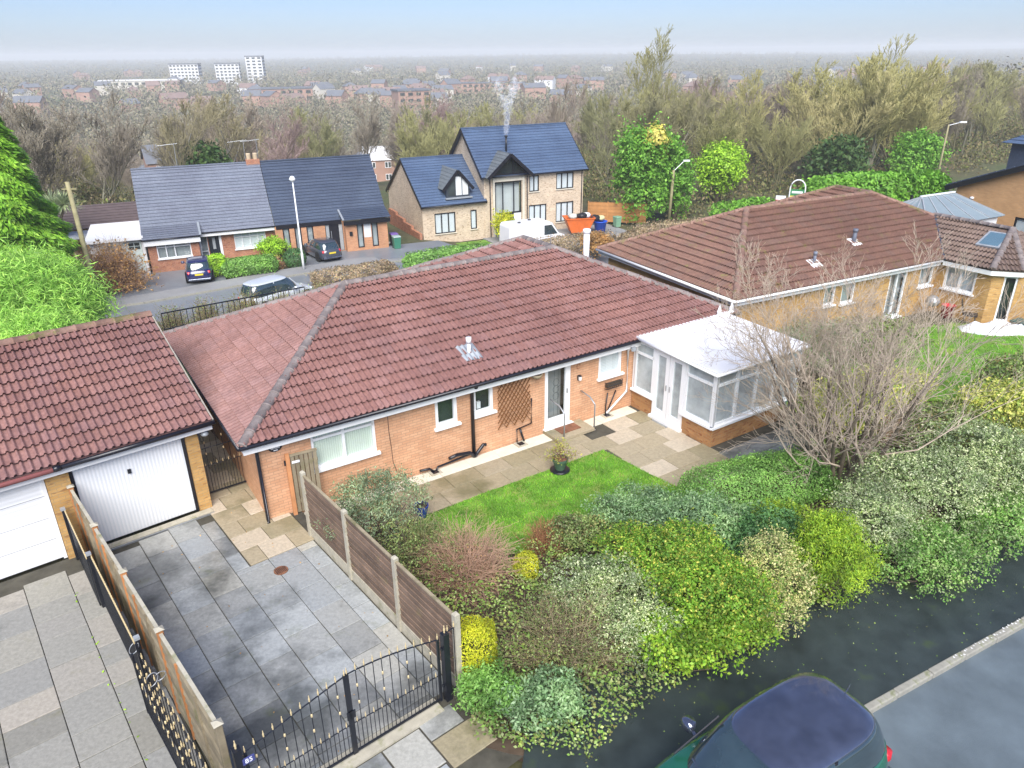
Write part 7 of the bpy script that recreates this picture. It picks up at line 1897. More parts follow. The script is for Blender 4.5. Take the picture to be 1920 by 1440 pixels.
S_ = [  # name, label, x, y, radii, leaf colour, leaves, leaf length, options
 ('conifer_hedge', 'upright lime yellow conifer beside the thick black gate post', -0.66, 9.72, (.40, .40, .74), 'lf_lime', 9000, .05, dict(box=.7, aspect=.3, upright=.75, amp=.10, shell=.22, droop=-.5, low=-.85)),
 ('leafy_shrub', 'low fresh green shrub at the foot of the lime conifer', -.42, 8.98, (.42, .40, .42), 'lf_hebe', 2600, .07, dict(aspect=.4)),
 ('leafy_shrub', 'low blue-green leafy shrub at the corner of the footpath', .35, 8.85, (.62, .45, .38), 'lf_blue', 3600, .07, dict(aspect=.45)),
 ('variegated_shrub', 'pale white-green shrub between the pink twigs and the golden shrub', 1.75, 11.25, (1.05, .75, .62), 'lf_pale', 9500, .045, dict(amp=.35)),
 ('variegated_shrub', 'small silvery shrub low beside the bare brown shrub', 2.2, 10.1, (.65, .5, .55), 'lf_pale', 5200, .04, dict(amp=.35)),
 ('golden_shrub', 'large green shrub flecked with gold next to the pale shrub', 2.95, 12.05, (1.15, .95, .72), 'lf_golden', 11000, .055, dict(amp=.3)),
 ('golden_shrub', 'dense green shrub with golden tips facing the footpath', 3.62, 10.95, (1.05, .95, .78), 'lf_golden', 11000, .055, dict(amp=.26)),
 ('golden_shrub', 'low yellow-green leafy shrub spilling onto the footpath', 2.9, 9.95, (.85, .55, .46), 'lf_gold_low', 5200, .075, dict(amp=.3)),
 ('golden_shrub', 'small golden shrub at the base of the cream variegated shrub', 4.15, 10.45, (.55, .45, .45), 'lf_gold_low', 3000, .06, dict(amp=.3)),
 ('variegated_shrub', 'cream variegated shrub between the golden shrub and lime conifer', 5.0, 11.4, (.66, .58, .80), 'lf_cream', 8200, .045, dict(amp=.36, k=34)),
 ('variegated_shrub', 'lower cream variegated shrub reaching down to the footpath', 4.75, 10.75, (.55, .42, .48), 'lf_cream', 4200, .045, dict(amp=.36)),
 ('feathery_conifer', 'feathery lime green conifer in front of the bare tree', 6.1, 11.62, (.62, .58, .98), 'lf_lime_green', 10500, .07, dict(aspect=.26, upright=.5, amp=.3, droop=-.6, k=34)),
 ('feathery_conifer', 'small yellow-green conifer spray left of the bare tree stems', 5.75, 13.2, (.5, .42, .62), 'lf_lime_green', 3600, .075, dict(aspect=.26, upright=.5, amp=.4, droop=-.6)),
 ('glossy_shrub', 'dark glossy green shrub behind the cream variegated shrub', 5.3, 12.55, (.95, .75, .70), 'lf_dark', 6400, .07, dict(amp=.3)),
 ('glossy_shrub', 'blue-green shrub with upright leaves behind the golden shrub', 4.1, 13.3, (1.1, .75, .58), 'lf_blue', 8000, .075, dict(aspect=.4, amp=.36, k=34)),
 ('glossy_shrub', 'blue-green mound at the lawn edge near the patio corner', 2.75, 14.0, (.85, .65, .50), 'lf_blue', 5600, .065, dict(aspect=.4, amp=.34)),
 ('leafy_shrub', 'mid green shrub behind the small red twigged shrub', 1.45, 13.3, (.6, .5, .46), 'lf_mixed', 3800, .06, dict(amp=.34)),
 ('clipped_hedge', 'long clipped green hedge mound between the patio and the bare tree', 5.95, 15.2, (2.15, 1.05, .60), 'lf_hebe', 22000, .05, dict(amp=.12, rot=.30, shell=.2, box=.35)),
 ('conifer_ball', 'small round lime conifer beside the red twigged shrub', .25, 12.5, (.29, .29, .36), 'lf_lime', 4200, .038, dict(aspect=.35, amp=.12, shell=.25, low=-.9)),
 ('grey_green_shrub', 'tall grey-green shrub against the board fence by the window', -3.1, 13.85, (.95, .85, .82), 'lf_greygreen', 7800, .065, dict(aspect=.32, amp=.45, shell=.55, droop=-.3, k=30)),
 ('olive_shrub', 'olive brown shrub behind the middle of the board fence', -2.0, 12.75, (.72, .68, .58), 'lf_mixed', 2600, .045, dict(amp=.4, shell=.6)),
 ('laurel', 'spotted yellow laurel right of the conservatory corner', 9.0, 18.3, (1.1, .95, .82), 'lf_laurel', 6200, .10, dict(amp=.34)),
 ('laurel', 'broad spotted yellow laurel along the edge of the far lawn', 11.0, 19.9, (1.9, .85, .66), 'lf_laurel', 7200, .10, dict(amp=.34, rot=.35)),
 ('variegated_shrub', 'big silver variegated shrub right of the bare tree', 9.35, 14.25, (1.35, 1.15, .86), 'lf_pale', 13000, .05, dict(amp=.34, k=34)),
 ('variegated_shrub', 'silver variegated shrub right of the feathery conifer', 7.75, 13.05, (.95, .85, .78), 'lf_pale', 8500, .05, dict(amp=.34)),
 ('variegated_shrub', 'silver variegated shrub at the right end of the footpath hedge', 11.6, 15.3, (1.45, 1.2, .88), 'lf_pale', 12000, .055, dict(amp=.34, k=34)),
 ('leafy_shrub', 'dark leafy shrub between the silver shrub and the far laurels', 11.7, 17.3, (1.25, 1.0, .70), 'lf_mixed', 5600, .08, dict(amp=.34)),
 ('laurel', 'yellow-green shrub at the right edge above the silver shrubs', 13.6, 18.0, (1.2, 1.0, .85), 'lf_laurel', 4800, .09, dict(amp=.34)),
 ('leafy_shrub', 'olive shrub beyond the yellow-green shrub at the right edge', 15.6, 20.2, (1.5, 1.0, .75), 'lf_mixed', 4600, .09, dict(amp=.34)),
 ('grey_green_shrub', 'large grey-green bush between the conservatory and the neighbouring bungalow', 9.7, 22.3, (1.75, 1.1, 1.0), 'lf_greygreen', 9500, .075, dict(aspect=.34, amp=.4, shell=.5)),
 ('grey_green_shrub', 'smaller olive bush against the neighbouring brick wall', 12.6, 24.0, (1.5, .9, .8), 'lf_mixed', 5200, .08, dict(amp=.4, shell=.5)),
 ('ivy_mound', 'ivy covered mound along the footpath right of the conifer', 8.6, 12.35, (1.25, .75, .50), 'lf_ivy', 8200, .055, dict(amp=.25, rot=.45)),
 ('ivy_mound', 'ivy covered mound spreading to the right end of the footpath', 11.3, 13.75, (1.75, .85, .52), 'lf_ivy', 9800, .06, dict(amp=.25, rot=.45)),
 ('ivy_mound', 'ivy covered mound running out at the right picture edge', 14.2, 15.5, (1.8, .95, .6), 'lf_ivy', 7800, .065, dict(amp=.25, rot=.45)),
]
for nm, lab, x, y, rad, m_, n, lf, kw in S_:
    k_ = 1.0 if kw.get('amp', .28) < .2 else 1.28
    shrub(nm, lab, (x, y, GZ0), (rad[0] * k_, rad[1] * k_, rad[2] * (1 + (k_ - 1) * .5)), m_, int(n * k_ * 1.1), lf, group=None, **kw)
twig_shrub('twiggy_shrub', 'large bare brown shrub with few green leaves behind the lime conifer', (1.0, 10.15, GZ0), (1.35, 1.0, .72), 'tw_brown', 330, seed=11, th=.006, sub=6, leafmat_='lf_mixed', nleaf=6500, leaf=.045)
twig_shrub('twiggy_shrub', 'pinkish bare twigged shrub beside the board fence', (-1.0, 12.45, GZ0), (1.15, 1.05, .72), 'tw_pink', 420, seed=12, th=.0065, sub=6, leafmat_='lf_bronze', nleaf=500, leaf=.03)
twig_shrub('twiggy_shrub', 'compact red-brown upright twigged shrub on the lawn edge', (.75, 13.35, GZ0), (.62, .55, .44), 'tw_red', 320, seed=13, th=.006, sub=5, lean=.6, leafmat_='lf_bronze', nleaf=500, leaf=.03)
twig_shrub('twiggy_shrub', 'olive bare shrub between the grey-green shrub and pink twigs', (-1.9, 12.95, GZ0), (.75, .7, .62), 'tw_olive', 260, seed=14, th=.006, sub=5, leafmat_='lf_mixed', nleaf=900, leaf=.04)
twig_shrub('twiggy_shrub', 'bare bramble tangle between the silver shrubs', (8.5, 13.7, GZ0), (.8, .7, .62), 'tw_brown', 160, seed=15, th=.006, sub=5, leafmat_='lf_mixed', nleaf=500, leaf=.05)
twig_shrub('twiggy_shrub', 'light brown twiggy patch below the far laurels', (11.2, 18.0, GZ0), (1.4, .9, .5), 'tw_pink', 220, seed=16, th=.008, sub=5)

# ground cover of ivy and leaf litter in the bed and along the footpath
def cover(name, label, pts, n, leaf, mat, z0, h, seed):
    g = np.random.default_rng(seed)
    P = np.array(pts); x0, y0 = P.min(0); x1, y1 = P.max(0)
    X = g.uniform(x0, x1, n * 3); Y = g.uniform(y0, y1, n * 3); ok = np.zeros(len(X), bool); j = len(P) - 1
    for i in range(len(P)):
        ok ^= ((P[i, 1] > Y) != (P[j, 1] > Y)) & (X < (P[j, 0] - P[i, 0]) * (Y - P[i, 1]) / (P[j, 1] - P[i, 1] + 1e-12) + P[i, 0]); j = i
    X, Y = X[ok][:n], Y[ok][:n]
    Z = z0 + h * g.random(len(X)) ** .6 * (0.55 + 0.25 * np.sin(X * 2.3 + 1) * np.sin(Y * 1.9) + 0.2 * np.sin(X * 5.1 + Y * 4.3))
    N = g.normal(size=(len(X), 3)) * .45; N[:, 2] += 1; N /= np.linalg.norm(N, axis=1, keepdims=True)
    V, F = leaf_quads(np.stack([X, Y, Z], 1), N, leaf, .7, 0, g)
    return tag(obj(name, fast_mesh(name, V, F, mat)), label, 'ground cover', kind='stuff')
bed = [(-.72, 8.35), (-.1, 8.15), kp(-5.0, 1.25), kp(-3.2, 1.75), kp(-1.2, 1.72), kp(0.6, 1.86), kp(2.2, 1.7), kp(3.4, 1.95), kp(5, 1.55), kp(6.5, 1.5), kp(9, 1.75), kp(12, 1.6), kp(16, 1.7), kp(16, 6), (12, 20), (7, 17.2), (3.5, 14.6), (0.5, 13.2), (-2.9, 13.2), (-4.2, 13.6), (-2.0, 11.0), (-.7, 9.3)]
sheet('flower_bed', bed, -0.02, 'soil', thick=.14)
cover('ivy_cover', 'low ivy and leaves carpeting the bed under the shrubs', bed, 62000, .06, 'lf_mixed2', 0.0, .62, 21)
edge = [kp(-5.0, 1.15), kp(-3.2, 1.62), kp(-1.2, 1.55), kp(.6, 1.72), kp(2.2, 1.55), kp(3.4, 1.8), kp(5, 1.42), kp(6.5, 1.36), kp(9, 1.6), kp(12, 1.45), kp(16, 1.55), kp(16, 1.9), kp(9, 2.0), kp(3, 2.1), kp(-3.2, 2.0), kp(-5, 1.5)]
cover('leaf_litter', 'brown leaf litter and creeping ivy on the footpath edge', edge, 5200, .045, 'lf_mixed', .004, .03, 22)
cover('weeds', 'small green weeds sprouting in the joints of the left drive', [toworld(GL, GR, x, y) for x, y in ((-3.62, -9), (-3.5, -9), (-3.5, -.6), (-3.62, -.6))], 420, .05, 'lf_bright', .0, .05, 24)
cover('fallen_leaves', 'a few dead leaves scattered over the drive and footpath', [toworld(GL, GR, x, y) for x, y in ((-2.7, -8), (1, -8), (1, -.2), (-2.7, -.2))], 46, .04, 'lf_bronze', .004, .006, 25)
cover('path_litter', 'scattered leaf fragments over the wet footpath and gutter', [kp(-4, 0.1), kp(12, 0.1), kp(12, 1.6), kp(-4, 1.6)], 420, .03, 'lf_mixed2', .003, .006, 26)
plain('moss_green', (0.07, 0.11, 0.02), 0.95, .3, 6)

# the bare tree over the hedge
def bare_tree(name, label, loc, g, mats, h, **kw):
    t = thing(name, label, 'tree', loc, 0)
    thick, thin = grow_tree(g, h, **kw)
    V, F = segs_mesh(*sticks(thick), k=7); obj('trunk', fast_mesh('trunk', V, F, mats[0], True), t)
    V, F = segs_mesh(*sticks(thin), k=3); obj('crown', fast_mesh('crown', V, F, mats[1]), t)
    return t
bare_tree('bare_tree', 'bare multi-stemmed garden tree with fine upright twigs over the hedge', (8.1, 15.75, GZ0), np.random.default_rng(31), ('bark', 'tw_tree'), 8.2, stems=12, lean_=(.2, .95), trunk=.56, kids=(8, 5, 5, 3), levels=4, spread=.6, up=.26, r=.11, twist=.15, twig=.0042, shrink=.56, bare=.16)

# ------------------------------------------------------------------ conifers and shrubs at the left and behind
def conifer(name, label, loc, h, r, mat, n, leaf, seed, pw=.8, droop=.35, aspect=.3, group=None):
    g = np.random.default_rng(seed); t = thing(name, label, 'tree', loc, 0, group)
    z = g.random(n) ** 1.25; a = g.uniform(0, 6.283, n)
    rr = r * (1 - z) ** pw * (.72 + .28 * g.random(n) ** .5) * (1 + .16 * np.sin(a * 5 + z * 23) * np.cos(z * 41 + a * 2))
    P = np.stack([rr * np.cos(a), rr * np.sin(a), .05 * h + z * h * .95], 1)
    N = np.stack([np.cos(a) * .6, np.sin(a) * .6, np.full(n, .8)], 1) + g.normal(size=(n, 3)) * .3; N /= np.linalg.norm(N, axis=1, keepdims=True)
    T = np.stack([np.cos(a), np.sin(a), np.full(n, -droop)], 1) + g.normal(size=(n, 3)) * .3; T -= N * (T * N).sum(1, keepdims=True); T /= np.linalg.norm(T, axis=1, keepdims=True)
    B = np.cross(N, T); s = (leaf * g.uniform(.6, 1.4, n))[:, None]
    V = np.empty((n, 4, 3)); V[:, 0] = P - T * s * .5; V[:, 1] = P + B * s * aspect * .5; V[:, 2] = P + T * s * .5; V[:, 3] = P - B * s * aspect * .5
    obj('foliage', fast_mesh('foliage', V.reshape(-1, 3), np.arange(n * 4).reshape(n, 4), mat), t)
    mb = MB(); mb.tube([(0, 0, 0), (0, 0, h * .9)], [r * .09, .03], 7); mb.build('trunk', 'bark', t, True)
    return t
conifer('conifer', 'tall dense green conifer at the left picture edge', (-28.6, 41.0, landz(-30, 42)), 13.8, 4.1, 'lf_conifer', 60000, .34, 41, pw=.6)
conifer('conifer', 'dense green conifer behind and beyond the tall one', (-38.0, 50.0, landz(-38, 50)), 11.0, 3.6, 'lf_conifer', 22000, .36, 44, pw=.6)
shrub('golden_cypress', 'spreading light green cypress behind the garage roof', (-20.8, 29.6, -3.0), (3.3, 2.5, 2.75), 'lf_cypress', 62000, .34, cat='tree', aspect=.11, amp=.45, k=46, shell=.4, droop=.2, seed=42, low=-.3)
shrub('golden_cypress', 'second light green cypress at the lower left edge', (-17.6, 26.0, -2.6), (2.2, 1.6, 1.9), 'lf_cypress', 24000, .3, cat='tree', aspect=.11, amp=.45, k=40, shell=.4, droop=.2, seed=43, low=-.3)
twig_shrub('bronze_bush', 'bronze leaved bush around the mossy telegraph pole', (-26.3, 47.2, -4.1), (2.4, 2.0, 1.55), 'tw_pink', 420, seed=51, th=.016, sub=6, leafmat_='lf_bronze', nleaf=5200, leaf=.16)
twig_shrub('bronze_bush', 'bare mauve bush in front of the white flat roof', (-27.6, 49.6, -4.1), (1.9, 1.5, 1.6), 'tw_tree', 300, seed=52, th=.014, sub=6)
co = thing('cordyline', 'spiky cordyline palm left of the dark brown shed roof', 'tree', (-33.6, 54.5, landz(-33, 54)), 0)
mb = MB(); mb.tube([(0, 0, 0), (.2, 0, 2.0), (.1, .1, 4.2)], [.2, .16, .14], 8); mb.tube([(.15, 0, 2.4), (-.9, .2, 4.2)], [.12, .1], 7); mb.tube([(.15, 0, 2.6), (1.1, -.2, 4.4)], [.12, .1], 7); mb.build('trunk', 'bark', co, True)
g = np.random.default_rng(6)
Vs, Fs, n0 = [], [], 0
for c, r_ in (((.1, .1, 4.3), 1.5), ((-.95, .2, 4.3), 1.3), ((1.15, -.2, 4.5), 1.4)):
    D = unit(260, g); D[:, 2] = np.abs(D[:, 2]) * 1.1 - .35; D /= np.linalg.norm(D, axis=1, keepdims=True)
    Bt = np.cross(D, [0, 0, 1.]); Bt /= np.linalg.norm(Bt, axis=1, keepdims=True); c = np.array(c); L = r_ * g.uniform(.7, 1.1, 260)[:, None]
    q = np.empty((260, 4, 3)); q[:, 0] = c; q[:, 1] = c + D * L * .5 + Bt * .035; q[:, 2] = c + D * L + [0, 0, -.15]; q[:, 3] = c + D * L * .5 - Bt * .035
    Vs.append(q.reshape(-1, 3)); Fs.append(np.arange(1040).reshape(260, 4) + n0); n0 += 1040
obj('crown', fast_mesh('crown', np.concatenate(Vs), np.concatenate(Fs), 'lf_cordy'), co)
for i, (x, y, r_, h_) in enumerate(((-20.4, 37.4, 1.5, .75), (-18.4, 38.0, 1.2, .95), (-16.9, 39.0, 1.0, 1.0), (-15.2, 40.3, 1.2, 1.0), (-13.4, 41.5, 1.0, .8), (-11.8, 43.6, 1.2, .7))):
    twig_shrub('bare_hedge_bush', ['low olive bush nearest the light green cypress', 'dark bare bush behind the garage ridge end', 'dark bare bush on thin stems behind the black railing', 'broad dark bare bush in front of the silver car', 'dark bare bush right of the silver car', 'brown bare bush above the bungalow hip end'][i], (x, y, landz(x, y) + .15), (r_, r_ * .8, h_), 'tw_brown', 200, seed=60 + i, th=.013, sub=6, leafmat_='lf_mixed', nleaf=1400, leaf=.09)
rl2 = thing('iron_railing', 'black garden railing on the slope behind the bungalow hip', 'railing', (-17.6, 35.2, -2.75), R(36))
for z in (.15, 1.0): MB().bar((0, 0, z), (7.5, 0, z), .05, .06).build('rail', 'black_metal', rl2)
for i in range(26): MB().box((i * .3, -.02, -.4), (i * .3 + .03, .02, 1.0)).build('bar', 'black_metal', rl2)
def hedge_row(name, label, x0, y0, x1, y1, w, h, mat, n, leaf, zadd=0.0, amp=.14, seed=1, cat='hedge', z=None):
    L = math.hypot(x1 - x0, y1 - y0); xm, ym = (x0 + x1) / 2, (y0 + y1) / 2
    return shrub(name, label, (xm, ym, (landz(xm, ym) + .15 if z is None else z) + zadd), (L / 2, w / 2, h / 1.9), mat, n, leaf, cat=cat, amp=amp, box=.65, shell=.25, rot=math.atan2(y1 - y0, x1 - x0), seed=seed, k=40, low=-.6)
hedge_row('box_hedge', 'clipped green hedge in front of the red brick half', -20.2, 49.6, -16.4, 51.4, 1.7, 1.35, 'lf_hebe', 9000, .13, seed=71)
hedge_row('laurel_bush', 'bright green laurel bush left of the clipped hedge', -21.2, 49.8, -19.8, 50.4, 1.5, 1.6, 'lf_bright', 2600, .14, seed=72, amp=.3, cat='shrub')
shrub('round_bush', 'bright green bush against the wall between the two halves', (-17.7, 54.2, -4.1), (1.25, 1.0, .95), 'lf_bright', 4200, .14, seed=73)
shrub('round_bush', 'dark clipped ball bush beside the white street lamp', (-15.7, 52.6, -4.1), (.85, .85, .72), 'lf_dark', 3600, .10, seed=74, amp=.08, shell=.2, low=-.8)
twig_shrub('bronze_bush', 'dry tan shrub between the clipped hedge and ball bush', (-16.8, 52.0, -4.1), (.6, .5, .5), 'tw_pink', 150, seed=75, th=.012, sub=4, leafmat_='lf_bronze', nleaf=800, leaf=.09)
hedge_row('rear_hedge', 'green leafy hedge top behind the bungalow ridge', -7.6, 49.8, -1.0, 53.0, 2.4, 1.6, 'lf_hebe', 9000, .16, seed=76, amp=.25)
hedge_row('rear_hedge', 'brown twiggy hedge behind the left end of the ridge', -13.2, 46.2, -7.8, 49.6, 2.0, 1.3, 'lf_heather', 7500, .13, seed=77, amp=.3)
hedge_row('rear_hedge', 'brown hedge below the white van and orange skip', -1.0, 56.5, 9.0, 62.0, 2.6, 1.7, 'lf_heather', 9000, .16, seed=78, amp=.3)
hedge_row('rear_hedge', 'long mauve brown hedge behind the mossy roof ridge', 9.0, 60.5, 30.0, 66.0, 4.0, 2.3, 'lf_heather', 22000, .2, seed=79, amp=.3)
shrub('round_bush', 'rust brown bush beside the white flue pipe', (6.8, 57.0, -4.8), (1.6, 1.3, 1.0), 'lf_bronze', 4200, .16, seed=80)
shrub('round_bush', 'yellow-green shrub by the front door of the cream house', toworld(ML, MR, 1.0, -1.6) + (ML[2] + BZ + .1,), (.9, .9, 1.35), 'lf_lime', 2600, .18, seed=81, amp=.4, low=-.5)
hedge_row('laurel_hedge', 'pale green laurel hedge above the black panel fence', 18.0, 46.4, 29.0, 49.4, 2.6, 3.3, 'lf_ivytree', 13000, .24, seed=82, amp=.3, z=-.3)
hedge_row('laurel_hedge', 'sparse laurel shoots left of the arched agent board', 11.5, 42.6, 16.0, 44.6, 1.4, 2.6, 'lf_ivytree', 3200, .2, seed=83, amp=.4, z=-.5)
# ivy clad trees
def ivy_tree(name, label, loc, rad, mat, n, leaf, seed, patch=None, stem=2.0):
    t = shrub(name, label, loc, rad, mat, n, leaf, cat='tree', amp=.36, k=40, seed=seed, low=-.75, shell=.4, stems=10, part='crown')
    mb = MB(); mb.tube([(0, 0, -stem), (0, 0, rad[2])], [.35, .2], 8); mb.build('trunk', 'bark', t, True)
    if patch:
        g = np.random.default_rng(seed + 5); P, D = crown_points(patch[1], np.array(rad) * [.7, .7, .55], g, -.1, .3, .4, 16); P[:, 2] += rad[2] * 1.45; P[:, 1] -= rad[1] * .25
        V, F = leaf_quads(P, D, leaf * 1.1, .6, 0, g); obj('crown_top', fast_mesh('crown_top', V, F, patch[0]), t)
    return t
ivy_tree('ivy_tree', 'tall ivy clad tree with a yellow top right of the timber fence', (13.1, 72.6, -5.3), (3.0, 2.7, 4.6), 'lf_ivytree', 15000, .32, 91, ('lf_yellow', 2600), .2)
ivy_tree('ivy_tree', 'narrow darker ivy tree beside the tall yellow topped one', (16.4, 74.0, -5.3), (1.5, 1.5, 3.6), 'lf_ivytree', 5200, .3, 92, None, .2)
ivy_tree('ivy_tree', 'rounded bright green ivy tree standing alone before the wood', (22.7, 82.0, -4.5), (2.4, 2.3, 2.9), 'lf_bright', 10000, .32, 93, None, 1.6)
ivy_tree('ivy_tree', 'green ivy column climbing a trunk in the right wood', (42.5, 100.0, -6.0), (1.7, 1.7, 5.0), 'lf_ivytree', 6000, .4, 94, None, .5)
ivy_tree('ivy_tree', 'low dark ivy mass at the foot of the right wood', (49.0, 92.0, -5.5), (3.2, 2.6, 3.2), 'lf_ivytree', 7000, .36, 95, None, .5)

# ------------------------------------------------------------------ woods
def woodmat(name, cols):
    m, t, b = newmat(name); k = len(cols)
    c = ramp(t, t.nodes.new('ShaderNodeObjectInfo').outputs['Random'], [(i / (k - 1), q) for i, q in enumerate(cols)])
    t.links.new(c, b.inputs['Base Color']); b.inputs['Roughness'].default_value = .95; b.inputs['Specular IOR Level'].default_value = .1; M[name] = m
woodmat('wd_grey', [(0.3, 0.247, 0.203), (0.375, 0.315, 0.247), (0.27, 0.24, 0.18), (0.405, 0.338, 0.285)])
woodmat('wd_olive', [(0.3, 0.285, 0.128), (0.39, 0.375, 0.165), (0.27, 0.27, 0.135), (0.345, 0.3, 0.18)])
woodmat('wd_mauve', [(0.36, 0.262, 0.24), (0.42, 0.315, 0.277), (0.315, 0.24, 0.21)])
woodmat('wd_yellow', [(0.425, 0.4, 0.163), (0.475, 0.425, 0.2), (0.375, 0.362, 0.138)])
woodmat('wd_trunk', [(0.16, 0.14, 0.10), (0.2, 0.19, 0.1), (0.26, 0.25, 0.22)])
protos = []
for i in range(7):
    g = np.random.default_rng(200 + i)
    th_, tn_ = grow_tree(g, 12, stems=[1, 3, 1, 4, 2, 1, 3][i], trunk=[.62, .55, .6, .5, .55, .7, .5][i], kids=(10, 7, 6, 4), levels=4, spread=[.5, .46, .6, .5, .42, .4, .55][i], up=.42, r=.15, twist=.13, twig=.016, shrink=.55, bare=.2)
    V1, F1 = segs_mesh(*sticks(th_), k=5); V2, F2 = segs_mesh(*sticks(tn_), k=3)
    zmax = V2[:, 2].max(); sc_ = 12 / zmax
    protos.append((np.concatenate([V1, V2]) * sc_, np.concatenate([F1, F2 + len(V1)]), np.concatenate([np.zeros(len(F1), int), np.ones(len(F2), int)])))
pm = {}
for mname in ('wd_grey', 'wd_olive', 'wd_mauve', 'wd_yellow'):
    for i, (V, F, mi) in enumerate(protos):
        if (i, mname) not in pm: pm[(i, mname)] = fast_mesh('bare_tree', V, F, ['wd_trunk', mname], False, mi)
labs = {'wd_grey': 'grey-brown bare tree in the wood beyond the houses', 'wd_olive': 'olive green bare tree in the wood beyond the houses', 'wd_mauve': 'mauve brown bare tree in the wood beyond the houses', 'wd_yellow': 'yellowish bare tree in the wood beyond the houses'}
def plant(x, y, h, i, mname, label=None, group=None, sx=1.0):
    o = obj('bare_tree', pm[(i, mname)], None)
    o.location = (x, y, landz(x, y) - .2); o.rotation_euler = (0, 0, random.uniform(0, 6.28)); s = h / 12; o.scale = (s * sx, s * sx, s)
    return tag(o, label or labs[mname], 'tree', group or {'wd_grey': 'grey trees of the wood', 'wd_olive': 'olive trees of the wood', 'wd_mauve': 'mauve trees of the wood', 'wd_yellow': 'yellowish trees of the wood'}[mname])
# the trees that stand out
plant(21.5, 112, 19.5, 0, 'wd_olive', 'tall mossy bare tree rising above the skyline behind the ivy tree', 'tall trees', 1.15)
for k_, (x, y, h, i, lab) in enumerate(((45.5, 96, 17.5, 1, 'broad yellow-green willow rising over the mossy roof'), (42, 99, 15.5, 3, 'left stem of the yellow-green willow clump'), (50, 98, 15, 6, 'right stem of the yellow-green willow clump'))):
    plant(x, y, h, i, 'wd_yellow', lab, 'willow clump', 1.25)
plant(-52, 78, 13, 2, 'wd_grey', 'dark bare tree beside the white windowed house at left', 'left trees')
plant(4.5, 92, 13.5, 5, 'wd_grey', 'slender bare tree just right of the blue slate gable', 'slender trees')
plant(-21, 108, 13, 4, 'wd_grey', 'slender dark bare tree behind the gap between the houses', 'slender trees')
def where(x, y):
    az = math.degrees(math.atan2(x, y)); d = math.hypot(x, y)
    spots = [(-33, 'behind the tall green conifer'), (-28.5, 'behind the telegraph pole'), (-24, 'over the left end of the light grey roof'), (-19.5, 'over the stub chimney'), (-15, 'over the dark roof'), (-11, 'over the gap between the houses'), (-6.5, 'over the cream house wing'), (-1, 'over the porch gable'), (4, 'right of the blue slate gable'), (9, 'behind the yellow topped ivy tree'), (14, 'behind the pale wooden pole'), (19, 'behind the rounded ivy tree'), (24, 'behind the mossy roof ridge'), (29, 'behind the laurel hedge'), (34, 'behind the tall lamp column'), (90, 'at the right picture edge')]
    place = next(n for a, n in spots if az < a)
    return place, ('wood edge' if d < 115 else 'mid wood' if d < 165 else 'deep wood')
g = np.random.default_rng(77)
cand = []
while len(cand) < 2200:
    a = R(g.uniform(-39, 39)); d = math.sqrt(g.uniform(62 ** 2, 330 ** 2)); x, y = d * math.sin(a), d * math.cos(a)
    s = (x - HO[0]) * HV[0] + (y - HO[1]) * HV[1]; u = (x - HO[0]) * HU[0] + (y - HO[1]) * HU[1]
    if not ((u > 52 and s > 42) or s > 60): continue
    ad = math.degrees(a)
    if -12.6 < ad < -8.2 and d < 205: continue
    if -28.5 < ad < -23 and 95 < d < 150: continue
    if ad < -33 and d < 90: continue
    cand.append((d, x, y))
cand.sort()
near = []
for d, x, y in cand:
    if len(near) >= 280: break
    md = 3.6 + d * .018
    if all((x - q[1]) ** 2 + (y - q[2]) ** 2 > md * md for q in near): near.append((d, x, y))
for d, x, y in near:
    right = x > 18 and d < 190
    q = g.random(); m_ = ('wd_olive' if q < .45 else 'wd_yellow' if q < .6 else 'wd_grey' if q < .9 else 'wd_mauve') if right else ('wd_grey' if q < .42 else 'wd_mauve' if q < .64 else 'wd_olive' if q < .94 else 'wd_yellow')
    hh = g.uniform(8.0, 13.5); pl_, dp_ = where(x, y); kd = {'wd_grey': 'grey-brown', 'wd_olive': 'olive green', 'wd_mauve': 'mauve brown', 'wd_yellow': 'yellowish'}[m_]
    lab_ = ('tall ' if hh > 11.6 else 'low ' if hh < 9.6 else '') + kd + ' bare tree ' + pl_ + ', ' + dp_
    plant(x, y, hh * (1.05 if right else .92), int(g.integers(0, 7)), m_, lab_, 'bare trees ' + pl_, sx=g.uniform(1.05, 1.5))
# evergreens among them
for i, (x, y, h, r_, lab) in enumerate(((-32.5, 130, 9, 3.6, 'broad dark evergreen in the wood left of the gable'), (-66, 165, 11, 4, 'dark evergreen leaning in the left of the wood'), (-30, 75, 6.5, 2.2, 'small conical evergreen behind the light grey roof'), (38, 88, 6, 3, 'dark holly at the edge of the right wood'))):
    ivy_tree('evergreen_tree', lab, (x, y, landz(x, y)), (r_, r_, h / 2), 'lf_evergreen' if i != 0 else 'lf_dark', 3600, .5, 110 + i, None, .5)
